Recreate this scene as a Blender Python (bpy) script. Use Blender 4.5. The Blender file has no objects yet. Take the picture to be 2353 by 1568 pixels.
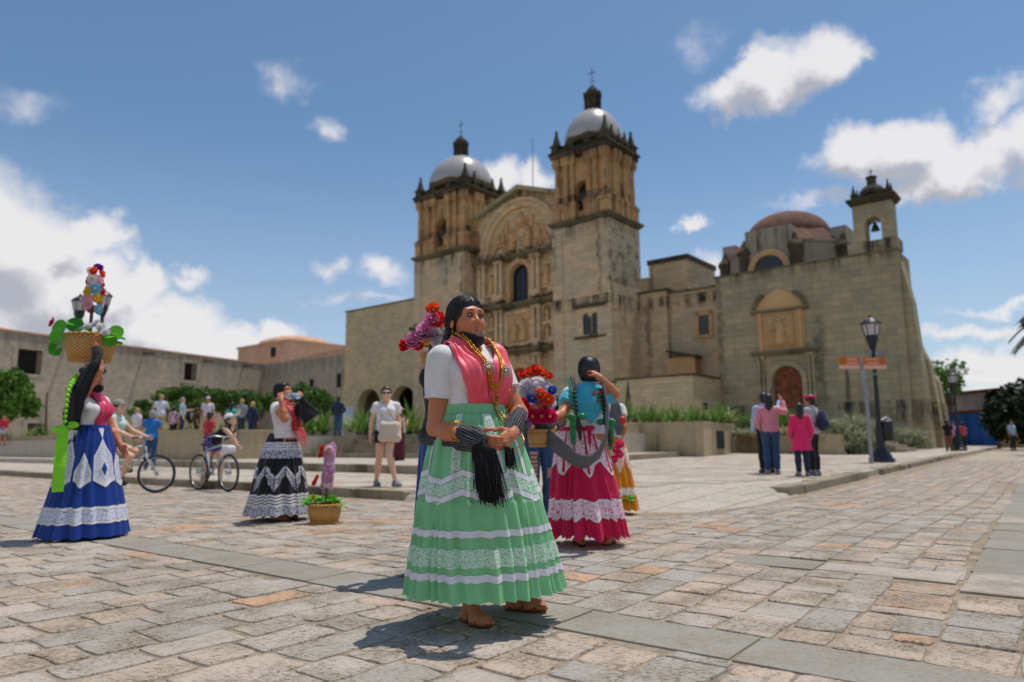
import bpy, math, random
import numpy as np
from mathutils import Vector, Matrix
random.seed(7); rng = np.random.default_rng(7)
SC = bpy.context.scene; COL = SC.collection
R_ = math.radians; PI = math.pi
def S(r, g, b):                                    # sRGB 0-255 -> linear
    f = lambda c: (c/255/12.92) if c <= 10.3 else ((c/255+.055)/1.055)**2.4
    return (f(r), f(g), f(b), 1.0)
# ------------------------------------------------------------------ camera
HC = .87; PITCH = math.atan(230/1634.); ROLL = R_(.6)
_F = np.array([0, math.cos(PITCH), math.sin(PITCH)]); _U = np.array([0, -math.sin(PITCH), math.cos(PITCH)]); _X = np.array([1., 0, 0])
_RR = math.cos(ROLL)*_X - math.sin(ROLL)*_U; _UU = math.cos(ROLL)*_U + math.sin(ROLL)*_X
cam = bpy.data.cameras.new('camera'); camo = bpy.data.objects.new('camera', cam); COL.objects.link(camo)
camo.matrix_world = Matrix(((_RR[0], _UU[0], -_F[0], 0), (_RR[1], _UU[1], -_F[1], 0), (_RR[2], _UU[2], -_F[2], HC), (0, 0, 0, 1)))
cam.sensor_fit = 'HORIZONTAL'; cam.sensor_width = 36; cam.lens = 25.0; cam.clip_end = 3000; cam.clip_start = .05
cam.dof.use_dof = True; cam.dof.focus_distance = 3.6; cam.dof.aperture_fstop = 1.7
SC.camera = camo
def ray(x, y): return _F*1634. + _RR*(x-1176.5) + _UU*(784-y)
def at(x, y, Y):                                   # a point of the photograph at depth Y metres
    d = ray(x, y); return np.array([0, 0, HC]) + d*(Y/d[1])
def gnd(x, y, z=0.):
    d = ray(x, y); return np.array([0, 0, HC]) + d*((z-HC)/d[2])
def proj(P):
    v = np.asarray(P, float)-np.array([0, 0, HC]); w = v@_F
    return np.stack([1176.5+1634*(v@_RR)/w, 784-1634*(v@_UU)/w, w], -1)
# ------------------------------------------------------------------ nodes helper
def N(nt, typ, ins=None, out=0, **props):
    n = nt.nodes.new(typ)
    for k, v in props.items(): setattr(n, k, v)
    for k, v in (ins or {}).items():
        s = n.inputs[k]
        if isinstance(v, bpy.types.NodeSocket): nt.links.new(v, s)
        else: s.default_value = v
    return n.outputs[out]
def M(nt, op, a, b=0., c=0., clamp=False):
    return N(nt, 'ShaderNodeMath', {0: a, 1: b, 2: c}, operation=op, use_clamp=clamp)
def V(nt, op, a, b=(0, 0, 0), out=0, s=None):
    d = {0: a, 1: b}
    if s is not None: d['Scale'] = s
    return N(nt, 'ShaderNodeVectorMath', d, out, operation=op)
def MIX(nt, f, a, b, bt='MIX'):
    n = nt.nodes.new('ShaderNodeMix'); n.data_type = 'RGBA'; n.blend_type = bt
    for s, v in ((n.inputs[0], f), (n.inputs[6], a), (n.inputs[7], b)):
        if isinstance(v, bpy.types.NodeSocket): nt.links.new(v, s)
        else: s.default_value = v
    return n.outputs[2]
def RAMP(nt, f, lo, hi, a=0., b=1.):
    return N(nt, 'ShaderNodeMapRange', {0: f, 1: lo, 2: hi, 3: a, 4: b}, interpolation_type='SMOOTHSTEP')
def NOISE(nt, vec, scale, detail=4., rough=.55, out=0, dist=0.):
    return N(nt, 'ShaderNodeTexNoise', {'Vector': vec, 'Scale': scale, 'Detail': detail, 'Roughness': rough, 'Distortion': dist}, out)
# ------------------------------------------------------------------ sky, sun, exposure
SUN_EL, SUN_AZ = R_(74), R_(51)
W = bpy.data.worlds.new('World'); SC.world = W; W.use_nodes = True
nt = W.node_tree; bg = nt.nodes['Background']; bg.inputs[1].default_value = 1.0
sky = nt.nodes.new('ShaderNodeTexSky'); sky.sky_type = 'NISHITA'; sky.sun_disc = False
sky.sun_elevation = SUN_EL; sky.sun_rotation = SUN_AZ; sky.altitude = 1500; sky.air_density = 1.0; sky.dust_density = 1.6; sky.ozone_density = 1.6
skyc = V(nt, 'SCALE', sky.outputs[0], s=.098)
skyc = MIX(nt, 1.0, skyc, (.71, .83, .85, 1), 'MULTIPLY')
def cloud_group():
    g = bpy.data.node_groups.new('cloud_field', 'ShaderNodeTree')
    g.interface.new_socket('Vector', in_out='INPUT', socket_type='NodeSocketVector')
    g.interface.new_socket('Density', in_out='OUTPUT', socket_type='NodeSocketFloat')
    gi = g.nodes.new('NodeGroupInput'); go = g.nodes.new('NodeGroupOutput'); v0 = gi.outputs[0]
    n1 = V(g, 'SUBTRACT', NOISE(g, v0, 5., 2., .5, 1), (.5, .5, .5)); n2 = V(g, 'SUBTRACT', NOISE(g, v0, 17., 7., .62, 1), (.5, .5, .5))
    v = V(g, 'ADD', v0, V(g, 'ADD', V(g, 'SCALE', n1, s=.055), V(g, 'SCALE', n2, s=.075)))
    # (x, y, half width, half height, strength) of each cloud mass, in pixels of the photograph seen as directions
    B = [(-120, 520, 300, 190, 1), (60, 590, 190, 150, 1), (215, 545, 85, 70, .9), (190, 680, 200, 120, 1), (390, 760, 160, 100, 1), (555, 800, 130, 60, .95), (640, 775, 70, 40, .8), (-80, 760, 300, 140, 1), (250, 830, 420, 60, .9), (-300, 420, 200, 150, 1),
         (1680, 225, 90, 62, .85), (1760, 185, 100, 75, 1), (1890, 140, 120, 82, 1), (1965, 130, 70, 50, .8), (1790, 110, 70, 40, .4),
         (1960, 360, 110, 75, .95), (2090, 340, 140, 85, 1), (2210, 365, 140, 80, 1), (2310, 300, 90, 70, .7), (2130, 420, 170, 45, .7), (2440, 300, 150, 110, .9), (2300, 215, 80, 50, .5),
         (655, 195, 60, 38, .30), (748, 300, 46, 40, .40), (50, 235, 90, 44, .26), (885, 618, 85, 44, .62), (765, 618, 45, 30, .42), (1155, 405, 75, 52, .85), (1235, 405, 65, 48, .8), (1585, 538, 42, 18, .6), (1620, 100, 60, 50, .2), (1635, 625, 65, 40, .45),
         (2240, 760, 260, 26, .5), (2300, 700, 170, 18, .45), (2300, 850, 240, 70, .75), (2480, 780, 220, 80, .7), (2260, 930, 300, 50, .7), (1900, 470, 180, 20, .3), (830, 690, 160, 18, .3), (420, 645, 60, 28, .5), (300, 640, 80, 60, .9)]
    acc = None
    def blob(c, rx, rz, st):
        nonlocal acc
        q = V(g, 'MULTIPLY', V(g, 'SUBTRACT', v, tuple(c)), (1/rx, 1/rx, 1/rz))
        h = M(g, 'MULTIPLY', M(g, 'SUBTRACT', 1., V(g, 'LENGTH', q, out=1)), st)
        acc = h if acc is None else M(g, 'SMOOTH_MAX', acc, h, .12)
    for x, y, a, b, st in B:
        d = ray(x, y); n = np.linalg.norm(d); blob(d/n, a/n, b/n, st)
    for k in range(14):                            # the same kind of sky goes on behind the camera
        az = R_(70+220*(k+random.random())/14); el = R_(random.uniform(8, 45)); s = random.uniform(.08, .2)
        blob((math.sin(az)*math.cos(el), math.cos(az)*math.cos(el), math.sin(el)), s*1.5, s, .9)
    g.links.new(M(g, 'ADD', acc, M(g, 'MULTIPLY', M(g, 'SUBTRACT', NOISE(g, v0, 30., 6., .6), .5), .22)), go.inputs[0]); return g
cg = cloud_group()
tc = N(nt, 'ShaderNodeTexCoord', out=0)
def cd(vec):
    n = nt.nodes.new('ShaderNodeGroup'); n.node_tree = cg; nt.links.new(vec, n.inputs[0]); return n.outputs[0]
d0 = cd(tc); d1 = cd(V(nt, 'NORMALIZE', V(nt, 'ADD', tc, (.028, .012, .045))))
mask = RAMP(nt, d0, -.02, .48)
shade = RAMP(nt, M(nt, 'SUBTRACT', d1, M(nt, 'MULTIPLY', d0, .55)), .02, .5)
ccol = MIX(nt, shade, (.56, .55, .555, 1), (.30, .305, .345, 1))
veil = RAMP(nt, N(nt, 'ShaderNodeSeparateXYZ', {0: tc}, 2), .42, .0, 0., .55)       # thin bright haze low over the land
base = MIX(nt, veil, skyc, (.36, .395, .45, 1))
nt.links.new(MIX(nt, M(nt, 'MULTIPLY', mask, .96), base, ccol), bg.inputs[0])
W.cycles.sampling_method = 'MANUAL'; W.cycles.sample_map_resolution = 512
sl = bpy.data.lights.new('sun', 'SUN'); so = bpy.data.objects.new('sun', sl); COL.objects.link(so)
sl.energy = 2.2; sl.angle = R_(.5); sl.color = (1, .94, .85)
sdir = Vector((math.sin(SUN_AZ)*math.cos(SUN_EL), math.cos(SUN_AZ)*math.cos(SUN_EL), math.sin(SUN_EL)))
so.rotation_euler = (-sdir).to_track_quat('-Z', 'Y').to_euler(); so.location = (30, 30, 80)
SC.view_settings.view_transform = 'Standard'; SC.view_settings.look = 'None'; SC.view_settings.exposure = .58; SC.view_settings.gamma = 1
SC.cycles.max_bounces = 5; SC.cycles.use_denoising = True
# ------------------------------------------------------------------ mesh helpers
class MB:                                          # collects shapes that become ONE mesh object
    def __init__(s): s.v = []; s.f = []; s.m = []; s.n = 0
    def add(s, v, f, m=0):
        v = np.asarray(v, float).reshape(-1, 3); s.v.append(v); s.f += [tuple(i+s.n for i in q) for q in f]; s.m += [m]*len(f); s.n += len(v); return s
    def box(s, x0, x1, y0, y1, z0, z1, m=0):
        return s.add([(x0, y0, z0), (x1, y0, z0), (x1, y1, z0), (x0, y1, z0), (x0, y0, z1), (x1, y0, z1), (x1, y1, z1), (x0, y1, z1)],
                     [(3, 2, 1, 0), (4, 5, 6, 7), (0, 1, 5, 4), (1, 2, 6, 5), (2, 3, 7, 6), (3, 0, 4, 7)], m)
    def obox(s, c, e, rz=0., m=0, mat=None):       # box by centre, half extents and turn
        A = np.array(mat if mat is not None else Matrix.Rotation(rz, 3, 'Z')); o = MB().box(-e[0], e[0], -e[1], e[1], -e[2], e[2])
        return s.add(o.v[0]@A.T+np.asarray(c, float), o.f, m)
    def prism(s, poly, y0, y1, m=0):               # an (x, z) outline with depth in y
        n = len(poly); v = [(x, y0, z) for x, z in poly]+[(x, y1, z) for x, z in poly]
        return s.add(v, [tuple(range(n)), tuple(range(2*n-1, n-1, -1))]+[((i+1) % n, i, n+i, n+(i+1) % n) for i in range(n)], m)
    def slab(s, poly, z0, z1, m=0):                # an (x, y) outline with height
        n = len(poly); v = [(x, y, z0) for x, y in poly]+[(x, y, z1) for x, y in poly]
        return s.add(v, [tuple(range(n-1, -1, -1)), tuple(range(n, 2*n))]+[(i, (i+1) % n, n+(i+1) % n, n+i) for i in range(n)], m)
    def lathe(s, prof, c=(0, 0, 0), n=12, m=0, rot=0., sx=1., sy=1., arc=None):
        k = len(prof); A = [rot+2*PI*i/n for i in range(n)]
        v = [(c[0]+r*math.cos(a)*sx, c[1]+r*math.sin(a)*sy, c[2]+z) for r, z in prof for a in A]
        f = [(i*n+j, i*n+(j+1) % n, (i+1)*n+(j+1) % n, (i+1)*n+j) for i in range(k-1) for j in range(n)]
        if prof[0][0] > 1e-6: f.append(tuple(range(n-1, -1, -1)))
        if prof[-1][0] > 1e-6: f.append(tuple((k-1)*n+j for j in range(n)))
        return s.add(v, f, m)
    def tube(s, pts, rad, n=8, m=0, flat=1., cap=True, up=None):
        P = [np.asarray(p, float) for p in pts]; k = len(P); rad = [rad]*k if np.isscalar(rad) else rad
        v = []; u0 = None
        for i in range(k):
            t = P[min(i+1, k-1)]-P[max(i-1, 0)]; t = t/(np.linalg.norm(t)+1e-9)
            if u0 is None:
                a = np.array(up if up is not None else ((0, 0, 1.) if abs(t[2]) < .9 else (1., 0, 0))); 
            else: a = u0
            u = a-t*(a@t); u /= np.linalg.norm(u)+1e-9; u0 = u; w = np.cross(t, u)
            for j in range(n):
                A = 2*PI*j/n; v.append(P[i]+rad[i]*(math.cos(A)*u+math.sin(A)*flat*w))
        f = [(i*n+j, i*n+(j+1) % n, (i+1)*n+(j+1) % n, (i+1)*n+j) for i in range(k-1) for j in range(n)]
        if cap: f += [tuple(range(n-1, -1, -1)), tuple((k-1)*n+j for j in range(n))]
        return s.add(v, f, m)
    def ball(s, c, r, n=10, k=6, m=0, A=None):
        r = (r, r, r) if np.isscalar(r) else r
        v = [(math.sin(PI*i/k)*math.cos(2*PI*j/n)*r[0], math.sin(PI*i/k)*math.sin(2*PI*j/n)*r[1], -math.cos(PI*i/k)*r[2]) for i in range(k+1) for j in range(n)]
        v = np.array(v)
        if A is not None: v = v@np.asarray(A).T
        return s.add(v+np.asarray(c, float), [(i*n+j, i*n+(j+1) % n, (i+1)*n+(j+1) % n, (i+1)*n+j) for i in range(k) for j in range(n)], m)
    def build(s, name, mat, parent=None, smooth=False, loc=(0, 0, 0), rz=0.):
        return mesh(name, np.concatenate(s.v) if s.v else [], s.f, mat, parent, smooth, s.m, loc, rz)
def mesh(name, v, f, mat, parent=None, smooth=False, mi=None, loc=(0, 0, 0), rz=0., uv=None):
    me = bpy.data.meshes.new(name); me.from_pydata(np.asarray(v, float).tolist(), [], [tuple(int(i) for i in q) for q in f] if not isinstance(f, list) else f)
    for m in (mat if isinstance(mat, (list, tuple)) else [mat]): me.materials.append(m)
    if mi is not None and len(mi) == len(me.polygons) and max(mi, default=0): me.polygons.foreach_set('material_index', mi)
    if uv is not None:
        l = me.uv_layers.new(name='UVMap'); idx = np.empty(len(me.loops), int); me.loops.foreach_get('vertex_index', idx); l.data.foreach_set('uv', np.asarray(uv, float)[idx].ravel())
    if smooth: me.polygons.foreach_set('use_smooth', [True]*len(me.polygons))
    me.update(); o = bpy.data.objects.new(name, me); COL.objects.link(o); o.parent = parent; o.location = loc; o.rotation_euler = (0, 0, rz); return o
def quads(name, Q, mat, parent=None, smooth=False, tint=None, kind=None):   # Q: (n,4,3) loose quads
    Q = np.asarray(Q, float); n = len(Q); me = bpy.data.meshes.new(name); me.vertices.add(n*4); me.vertices.foreach_set('co', Q.ravel())
    me.loops.add(n*4); me.loops.foreach_set('vertex_index', np.arange(n*4)); me.polygons.add(n); me.polygons.foreach_set('loop_start', np.arange(n)*4)
    try: me.polygons.foreach_set('loop_total', np.full(n, 4))
    except Exception: pass
    me.materials.append(mat); me.update(calc_edges=True)
    if tint is not None:
        a = me.attributes.new('tint', 'FLOAT', 'FACE'); a.data.foreach_set('value', np.asarray(tint, float))
    if smooth: me.polygons.foreach_set('use_smooth', [True]*n)
    o = bpy.data.objects.new(name, me); COL.objects.link(o); o.parent = parent
    if kind: o['kind'] = kind
    return o
def tag(o, label=None, cat=None, group=None, kind=None):
    for k, v in (('label', label), ('category', cat), ('group', group), ('kind', kind)):
        if v: o[k] = v
    return o
def thing(name, label, cat, loc=(0, 0, 0), rz=0., group=None):
    o = bpy.data.objects.new(name, None); COL.objects.link(o); o.location = loc; o.rotation_euler = (0, 0, rz); o.empty_display_size = .1
    return tag(o, label, cat, group)
def copy_tree(o, parent=None):
    c = o.copy(); COL.objects.link(c); c.parent = parent
    for ch in list(o.children): copy_tree(ch, c)
    return c
# ------------------------------------------------------------------ materials
def new_mat(name):
    m = bpy.data.materials.new(name); m.use_nodes = True; nt = m.node_tree; return m, nt, nt.nodes['Principled BSDF']
def setp(b, **k):
    for a, v in k.items():
        s = b.inputs[a.replace('_', ' ')]
        if isinstance(v, bpy.types.NodeSocket): b.id_data.links.new(v, s)
        else: s.default_value = v
def bump(nt, b, h, strength=.4, dist=.02):
    nt.links.new(N(nt, 'ShaderNodeBump', {'Height': h, 'Strength': strength, 'Distance': dist}), b.inputs['Normal'])
def plain(name, col, rough=.6, var=.12, scale=8., metal=0., bmp=0., spec=.4, **kw):
    m, nt, b = new_mat(name); oc = N(nt, 'ShaderNodeTexCoord', out=3)
    n = NOISE(nt, oc, scale, 4.)
    dark = tuple(c*(1-var*1.6) for c in col[:3])+(1,); lite = tuple(min(1, c*(1+var)) for c in col[:3])+(1,)
    setp(b, Base_Color=MIX(nt, RAMP(nt, n, .3, .7), dark, lite), Roughness=rough, Metallic=metal, Specular_IOR_Level=spec, **kw)
    if bmp: bump(nt, b, n, bmp, .02)
    return m
def stone(name, cols, bw=.9, bh=.42, stain=.5, stainc=(.035, .035, .028, 1), mortar=.012, thr=.56, brick=True, bs=.5, top=None, pv=.5, drips=()):
    """ashlar: block joints, big patches of colour, rain streaks of lichen; object space, so it follows the wall"""
    m, nt, b = new_mat(name); oc = N(nt, 'ShaderNodeTexCoord', out=3); s = nt.nodes.new('ShaderNodeSeparateXYZ'); nt.links.new(oc, s.inputs[0])
    h = M(nt, 'ADD', s.outputs[0], s.outputs[1]); vec = N(nt, 'ShaderNodeCombineXYZ', {0: h, 1: s.outputs[2]})
    big = NOISE(nt, oc, .22, 3., .6); mid = NOISE(nt, oc, 1.1, 5., .65); fine = NOISE(nt, oc, 9., 5., .7)
    c = MIX(nt, RAMP(nt, big, .38, .62), cols[0], cols[1]); c = MIX(nt, RAMP(nt, mid, .42, .72, 0, pv), c, cols[2])
    hgt = fine
    if brick:
        bt = nt.nodes.new('ShaderNodeTexBrick'); nt.links.new(vec, bt.inputs['Vector'])
        for k, v in (('Color1', (.84, .84, .84, 1)), ('Color2', (1.16, 1.14, 1.1, 1)), ('Mortar', (.5, .48, .44, 1)), ('Scale', 1.), ('Mortar Size', mortar), ('Brick Width', bw), ('Row Height', bh), ('Mortar Smooth', .3)): bt.inputs[k].default_value = v
        c = MIX(nt, .8, c, bt.outputs[0], 'MULTIPLY'); hgt = M(nt, 'SUBTRACT', M(nt, 'MULTIPLY', fine, .5), M(nt, 'MULTIPLY', bt.outputs[1], 1.))
    c = MIX(nt, RAMP(nt, fine, .25, .75, .45, 0), c, (.6, .57, .52, 1), 'MULTIPLY')
    sv = V(nt, 'MULTIPLY', oc, (1.3, 1.3, .09)); st = NOISE(nt, sv, 1., 6., .7); st2 = NOISE(nt, V(nt, 'MULTIPLY', oc, (.5, .5, .3)), 1., 5., .65)
    k = M(nt, 'MULTIPLY', RAMP(nt, st, thr, thr+.16), RAMP(nt, st2, .4, .6)); k = M(nt, 'MULTIPLY', k, stain)
    if top is not None:                            # black crust that grows downwards from ledges (heights given)
        acc = 0.
        for z, d in top:
            q = M(nt, 'SUBTRACT', z, s.outputs[2]); w = M(nt, 'MULTIPLY', RAMP(nt, q, d, 0.), M(nt, 'GREATER_THAN', q, -.6)); acc = M(nt, 'MAXIMUM', acc, w)
        k = M(nt, 'MAXIMUM', k, M(nt, 'MULTIPLY', acc, RAMP(nt, M(nt, 'ADD', st, M(nt, 'MULTIPLY', mid, .5)), .62, .92)), clamp=True)
    for x0, w, za, zb in drips:                    # long black run-off stains below spouts and joints
        d = M(nt, 'ABSOLUTE', M(nt, 'SUBTRACT', M(nt, 'ADD', s.outputs[0], M(nt, 'MULTIPLY', M(nt, 'SUBTRACT', mid, .5), 1.6)), x0)); zr = M(nt, 'MULTIPLY', RAMP(nt, s.outputs[2], zb, zb+(za-zb)*.5), RAMP(nt, M(nt, 'ADD', s.outputs[2], M(nt, 'MULTIPLY', mid, 1.5)), za+.9, za-.2))
        k = M(nt, 'MAXIMUM', k, M(nt, 'MULTIPLY', M(nt, 'MULTIPLY', RAMP(nt, d, w, w*.3), zr), RAMP(nt, M(nt, 'ADD', fine, mid), (.8), 1.1, .08, .62)))
    c = MIX(nt, k, c, stainc)
    setp(b, Base_Color=c, Roughness=.9, Specular_IOR_Level=.2); bump(nt, b, hgt, bs, .03); return m
TAN, GREEN, PINK, OCH = S(220, 192, 155), S(202, 189, 160), S(214, 164, 122), S(208, 166, 118)
m_tower = stone('tower_stone', (TAN, GREEN, S(226, 190, 152)), .85, .36, .9, thr=.58, top=((20, 2.4), (12.5, 1.)), drips=((-1.25, .28, 20, 10.5), (-6.0, .2, 20, 14), (-19.6, .3, 20, 15), (-17.1, .3, 20, 12), (.6, .35, 13.5, 3), (-.15, .2, 20, 8)))
m_portal = stone('portal_stone', (S(224, 192, 150), S(230, 202, 162), S(208, 178, 138)), .8, .4, .8, thr=.55, top=((18.6, 1.6), (13.7, 1.5), (9.2, 1.2), (25.2, 2.2)))
m_belfry = stone('belfry_stone', (OCH, S(194, 152, 108), S(218, 178, 130)), .7, .4, 1., thr=.5, top=((26.7, 2.6), (21.9, 1.0)))
m_dark = stone('lichen_black_stone', (S(104, 92, 72), S(76, 70, 56), S(120, 104, 78)), .7, .4, .9, thr=.46, brick=False)
m_ledge = stone('mossy_ledge_stone', (S(132, 122, 94), S(108, 104, 80), S(150, 134, 100)), .7, .4, .9, thr=.46, brick=False)
m_moss = stone('pale_mossy_coping', (S(172, 168, 136), S(150, 152, 122), S(186, 170, 132)), .7, .4, .8, thr=.5, brick=False)
m_wing = stone('wing_stone', (S(208, 188, 150), S(194, 180, 148), S(214, 186, 146)), .7, .3, .35, thr=.62)
m_chapel = stone('green_cantera_stone', (S(182, 168, 136), S(164, 158, 130), S(198, 168, 130)), 1.25, .46, .95, thr=.56, mortar=.012, bs=.6, top=((2.6, 2.2), (13.2, 1.6)), pv=.65, drips=((15.9, .45, 9.5, .2), (8.9, .4, 12.8, 1), (11.9, .25, 9, 3)))
m_convent = stone('rubble_wall_stone', (S(194, 181, 163), S(176, 168, 154), S(204, 184, 162)), .5, .26, .3, thr=.64, bs=1., top=((11.7, 3.4),), stainc=S(132, 126, 112))
m_relief = stone('relief_stone', (S(222, 178, 128), S(208, 168, 122), S(226, 190, 142)), .8, .4, .6, thr=.55, brick=False)
m_planter = stone('planter_wall_stone', (S(188, 170, 138), S(168, 156, 130), S(200, 176, 138)), 1.1, .8, .8, stainc=S(104, 96, 78), thr=.5, brick=False)
m_pinkdome = stone('red_brick_dome', (S(148, 108, 94), S(122, 92, 80), S(166, 132, 116)), .25, .12, .6, stainc=S(88, 66, 58), thr=.5)
m_terracotta = stone('terracotta_roof', (S(230, 184, 156), S(222, 172, 142), S(234, 196, 170)), .4, .2, .15)
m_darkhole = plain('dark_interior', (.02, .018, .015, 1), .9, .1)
m_glass = plain('dark_window_glass', (.012, .014, .02, 1), .15, .1, spec=.5)
m_door = plain('brown_door_wood', S(142, 80, 48), .7, .3, 3., bmp=.2)
m_bell = plain('bronze_bell', S(70, 80, 72), .5, .2, 3., metal=.6)
m_iron = plain('black_iron', (.012, .014, .018, 1), .45, .2, 5., spec=.5)
m_galv = plain('galvanised_steel', S(150, 150, 155), .45, .12, 6., metal=.5)
def tile_mat():
    m, nt, b = new_mat('white_and_grey_dome_tiles'); uv = N(nt, 'ShaderNodeTexCoord', out=3); s = nt.nodes.new('ShaderNodeSeparateXYZ'); nt.links.new(uv, s.inputs[0])
    a = M(nt, 'ARCTAN2', s.outputs[1], s.outputs[0]); zz = M(nt, 'MULTIPLY', s.outputs[2], 2.4)
    p = M(nt, 'ADD', M(nt, 'MULTIPLY', a, 24/PI), M(nt, 'MULTIPLY', zz, 1.0)); k = M(nt, 'PINGPONG', p, .5)
    n = NOISE(nt, uv, 2., 3.); c = MIX(nt, RAMP(nt, k, .2, .3), S(204, 200, 194), S(146, 144, 146)); c = MIX(nt, RAMP(nt, n, .45, .75, 0, .4), c, S(170, 150, 120))
    setp(b, Base_Color=c, Roughness=.28, Specular_IOR_Level=.6); return m
m_tile = tile_mat()
# ================================================================== GROUND: street frame (a along the street, b to the right of it)
VA, WB = np.array([.614, .789, 0]), np.array([.789, -.614, 0])
def AB(a, b, z=0.): return a*VA+b*WB+np.array([0, 0, z])
def ab_of(P): return float(P[0]*.614+P[1]*.789), float(P[0]*.789-P[1]*.614)
def abxy(l): return [tuple(AB(a, b)[:2]) for a, b in l]
def paving_mat(name, c0, c1, c2, c3, pit=1., scale=1.):
    m, nt, b = new_mat(name); oc = N(nt, 'ShaderNodeTexCoord', out=3); t = N(nt, 'ShaderNodeAttribute', out=2, attribute_name='tint')
    t = M(nt, 'ADD', t, M(nt, 'MULTIPLY', M(nt, 'SUBTRACT', NOISE(nt, oc, 5., 3.), .5), .22)); c = MIX(nt, RAMP(nt, t, .0, .45), c0, c1); c = MIX(nt, RAMP(nt, t, .45, .82), c, c2); c = MIX(nt, RAMP(nt, t, .88, .95), c, c3)
    rot = N(nt, 'ShaderNodeMapping', {0: oc, 2: (0, 0, .66), 3: (1., 2.2, 1.)})
    p1 = NOISE(nt, rot, 34*scale, 4., .7, dist=.8); p2 = NOISE(nt, oc, 3.1*scale, 4., .6); p3 = NOISE(nt, oc, 60*scale, 3., .6)
    pits = RAMP(nt, M(nt, 'ADD', p1, M(nt, 'MULTIPLY', p2, .35)), (.80), .69); pits = M(nt, 'SUBTRACT', 1., pits)
    pk = RAMP(nt, pits, .1, .9, 0., .8*pit)
    c = MIX(nt, RAMP(nt, p2, .38, .66, 0, .55), c, S(156, 143, 126)); c = MIX(nt, RAMP(nt, NOISE(nt, oc, .7, 4., .6), .42, .66, 0, .3), c, S(140, 130, 114)); c = MIX(nt, pk, c, S(112, 98, 82)); c = MIX(nt, RAMP(nt, p3, .3, .7, .14, 0), c, S(130, 120, 106))
    setp(b, Base_Color=c, Roughness=.92, Specular_IOR_Level=.08)
    bump(nt, b, M(nt, 'ADD', M(nt, 'MULTIPLY', pits, -.8*pit), M(nt, 'MULTIPLY', p3, .25)), .45, .016); return m
m_cob = paving_mat('chiselled_paving_stone', S(172, 166, 158), S(188, 178, 167), S(194, 174, 156), S(202, 162, 132))
m_slab = paving_mat('grey_green_slab', S(148, 145, 136), S(156, 153, 144), S(162, 158, 149), S(190, 178, 166), .3)
m_plaza = paving_mat('pale_plaza_stone', S(196, 187, 174), S(204, 193, 178), S(194, 180, 163), S(188, 170, 150), .4)
def far_mat(name, cols, bw, bh, mort):
    m, nt, b = new_mat(name); oc = N(nt, 'ShaderNodeTexCoord', out=3); mp = N(nt, 'ShaderNodeMapping', {0: oc, 2: (0, 0, -math.atan2(.789, .614))})
    bt = nt.nodes.new('ShaderNodeTexBrick'); nt.links.new(mp, bt.inputs['Vector'])
    for k, v in (('Color1', cols[0]), ('Color2', cols[1]), ('Mortar', mort), ('Scale', 1.), ('Mortar Size', .018), ('Brick Width', bw), ('Row Height', bh), ('Bias', .1)): bt.inputs[k].default_value = v
    n = NOISE(nt, oc, 1.2, 5.); n2 = NOISE(nt, oc, 14., 5., .7)
    c = MIX(nt, RAMP(nt, n, .4, .7, 0, .6), bt.outputs[0], cols[2]); c = MIX(nt, RAMP(nt, n2, .3, .7, .4, 0), c, S(110, 98, 84))
    setp(b, Base_Color=c, Roughness=.9, Specular_IOR_Level=.2); bump(nt, b, M(nt, 'SUBTRACT', n2, bt.outputs[1]), .5, .02); return m
m_street = far_mat('distant_cobbles', (S(196, 184, 166), S(180, 170, 154), S(202, 176, 146)), .42, .36, S(118, 108, 94))
m_plazafar = far_mat('distant_plaza_paving', (S(198, 189, 175), S(190, 181, 166), S(202, 187, 168)), .9, .6, S(150, 140, 126))
m_mortar = plain('sandy_mortar', S(152, 136, 116), .95, .2, 9., bmp=.5)
m_soil = plain('dry_soil', S(110, 94, 70), .95, .3, 4., bmp=.5)
m_kerb = stone('kerb_stone', (S(164, 152, 132), S(150, 138, 116), S(176, 160, 134)), .8, .4, .9, stainc=S(84, 76, 60), thr=.48, brick=False)
tag(mesh('ground', [(-900, -900, -.12), (900, -900, -.12), (900, 900, -.12), (-900, 900, -.12)], [(0, 1, 2, 3)], m_soil), kind='structure')
tag(MB().slab([(-70, -8), (60, -8), (60, 90), (-70, 90)], -.10, -.0095).build('street', m_mortar), kind='structure')
street = bpy.data.objects['street']
far = MB()
for P in ([(31, -3.45), (31, 7), (95, 7), (95, -4.8)], [(7.6, -27), (7.6, -75), (-30, -75), (-12, -27)]): far.slab(abxy(P), -.03, -.004)
tag(far.build('distant_street', m_street), kind='structure')
def stone_mesh(c, z, rd, lift=.006):
    """one worn stone: rounded uneven outline, chamfer down into the joint; c four (a, b) corners -> verts, faces"""
    P = np.array([AB(a, b) for a, b in c]); O = []
    if np.cross((P[1]-P[0])[:2], (P[2]-P[1])[:2]) < 0: P = P[::-1]
    for i in range(4):
        p, q, n = P[i-1], P[i], P[(i+1) % 4]; u, w = p-q, n-q; lu, lw = np.linalg.norm(u), np.linalg.norm(w); u, w = u/lu, w/lw; r = min(rd*rng.uniform(.5, 1.5), lu*.3, lw*.3)
        O += [q+u*r, q+(u+w)*r*.3, q+w*r]+[q+w*(lw*f)+(u+0)*rng.normal(0, rd*.38) for f in (.5,)]
    O = np.array(O); m = O.mean(0); d = m-O; d /= np.linalg.norm(d, axis=1)[:, None]; n = len(O); ins = rd*.55
    T = O+d*ins; T[:, 2] = z+rng.normal(0, .0012, n); Mi = O+d*ins*.3; Mi[:, 2] = z-lift*.4; L = O.copy(); L[:, 2] = z-lift*1.9
    f = [tuple(range(n))]+[(n+i, n+(i+1) % n, (i+1) % n, i) for i in range(n)]+[(2*n+i, 2*n+(i+1) % n, n+(i+1) % n, n+i) for i in range(n)]
    return np.concatenate([T, Mi, L]), f
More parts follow.
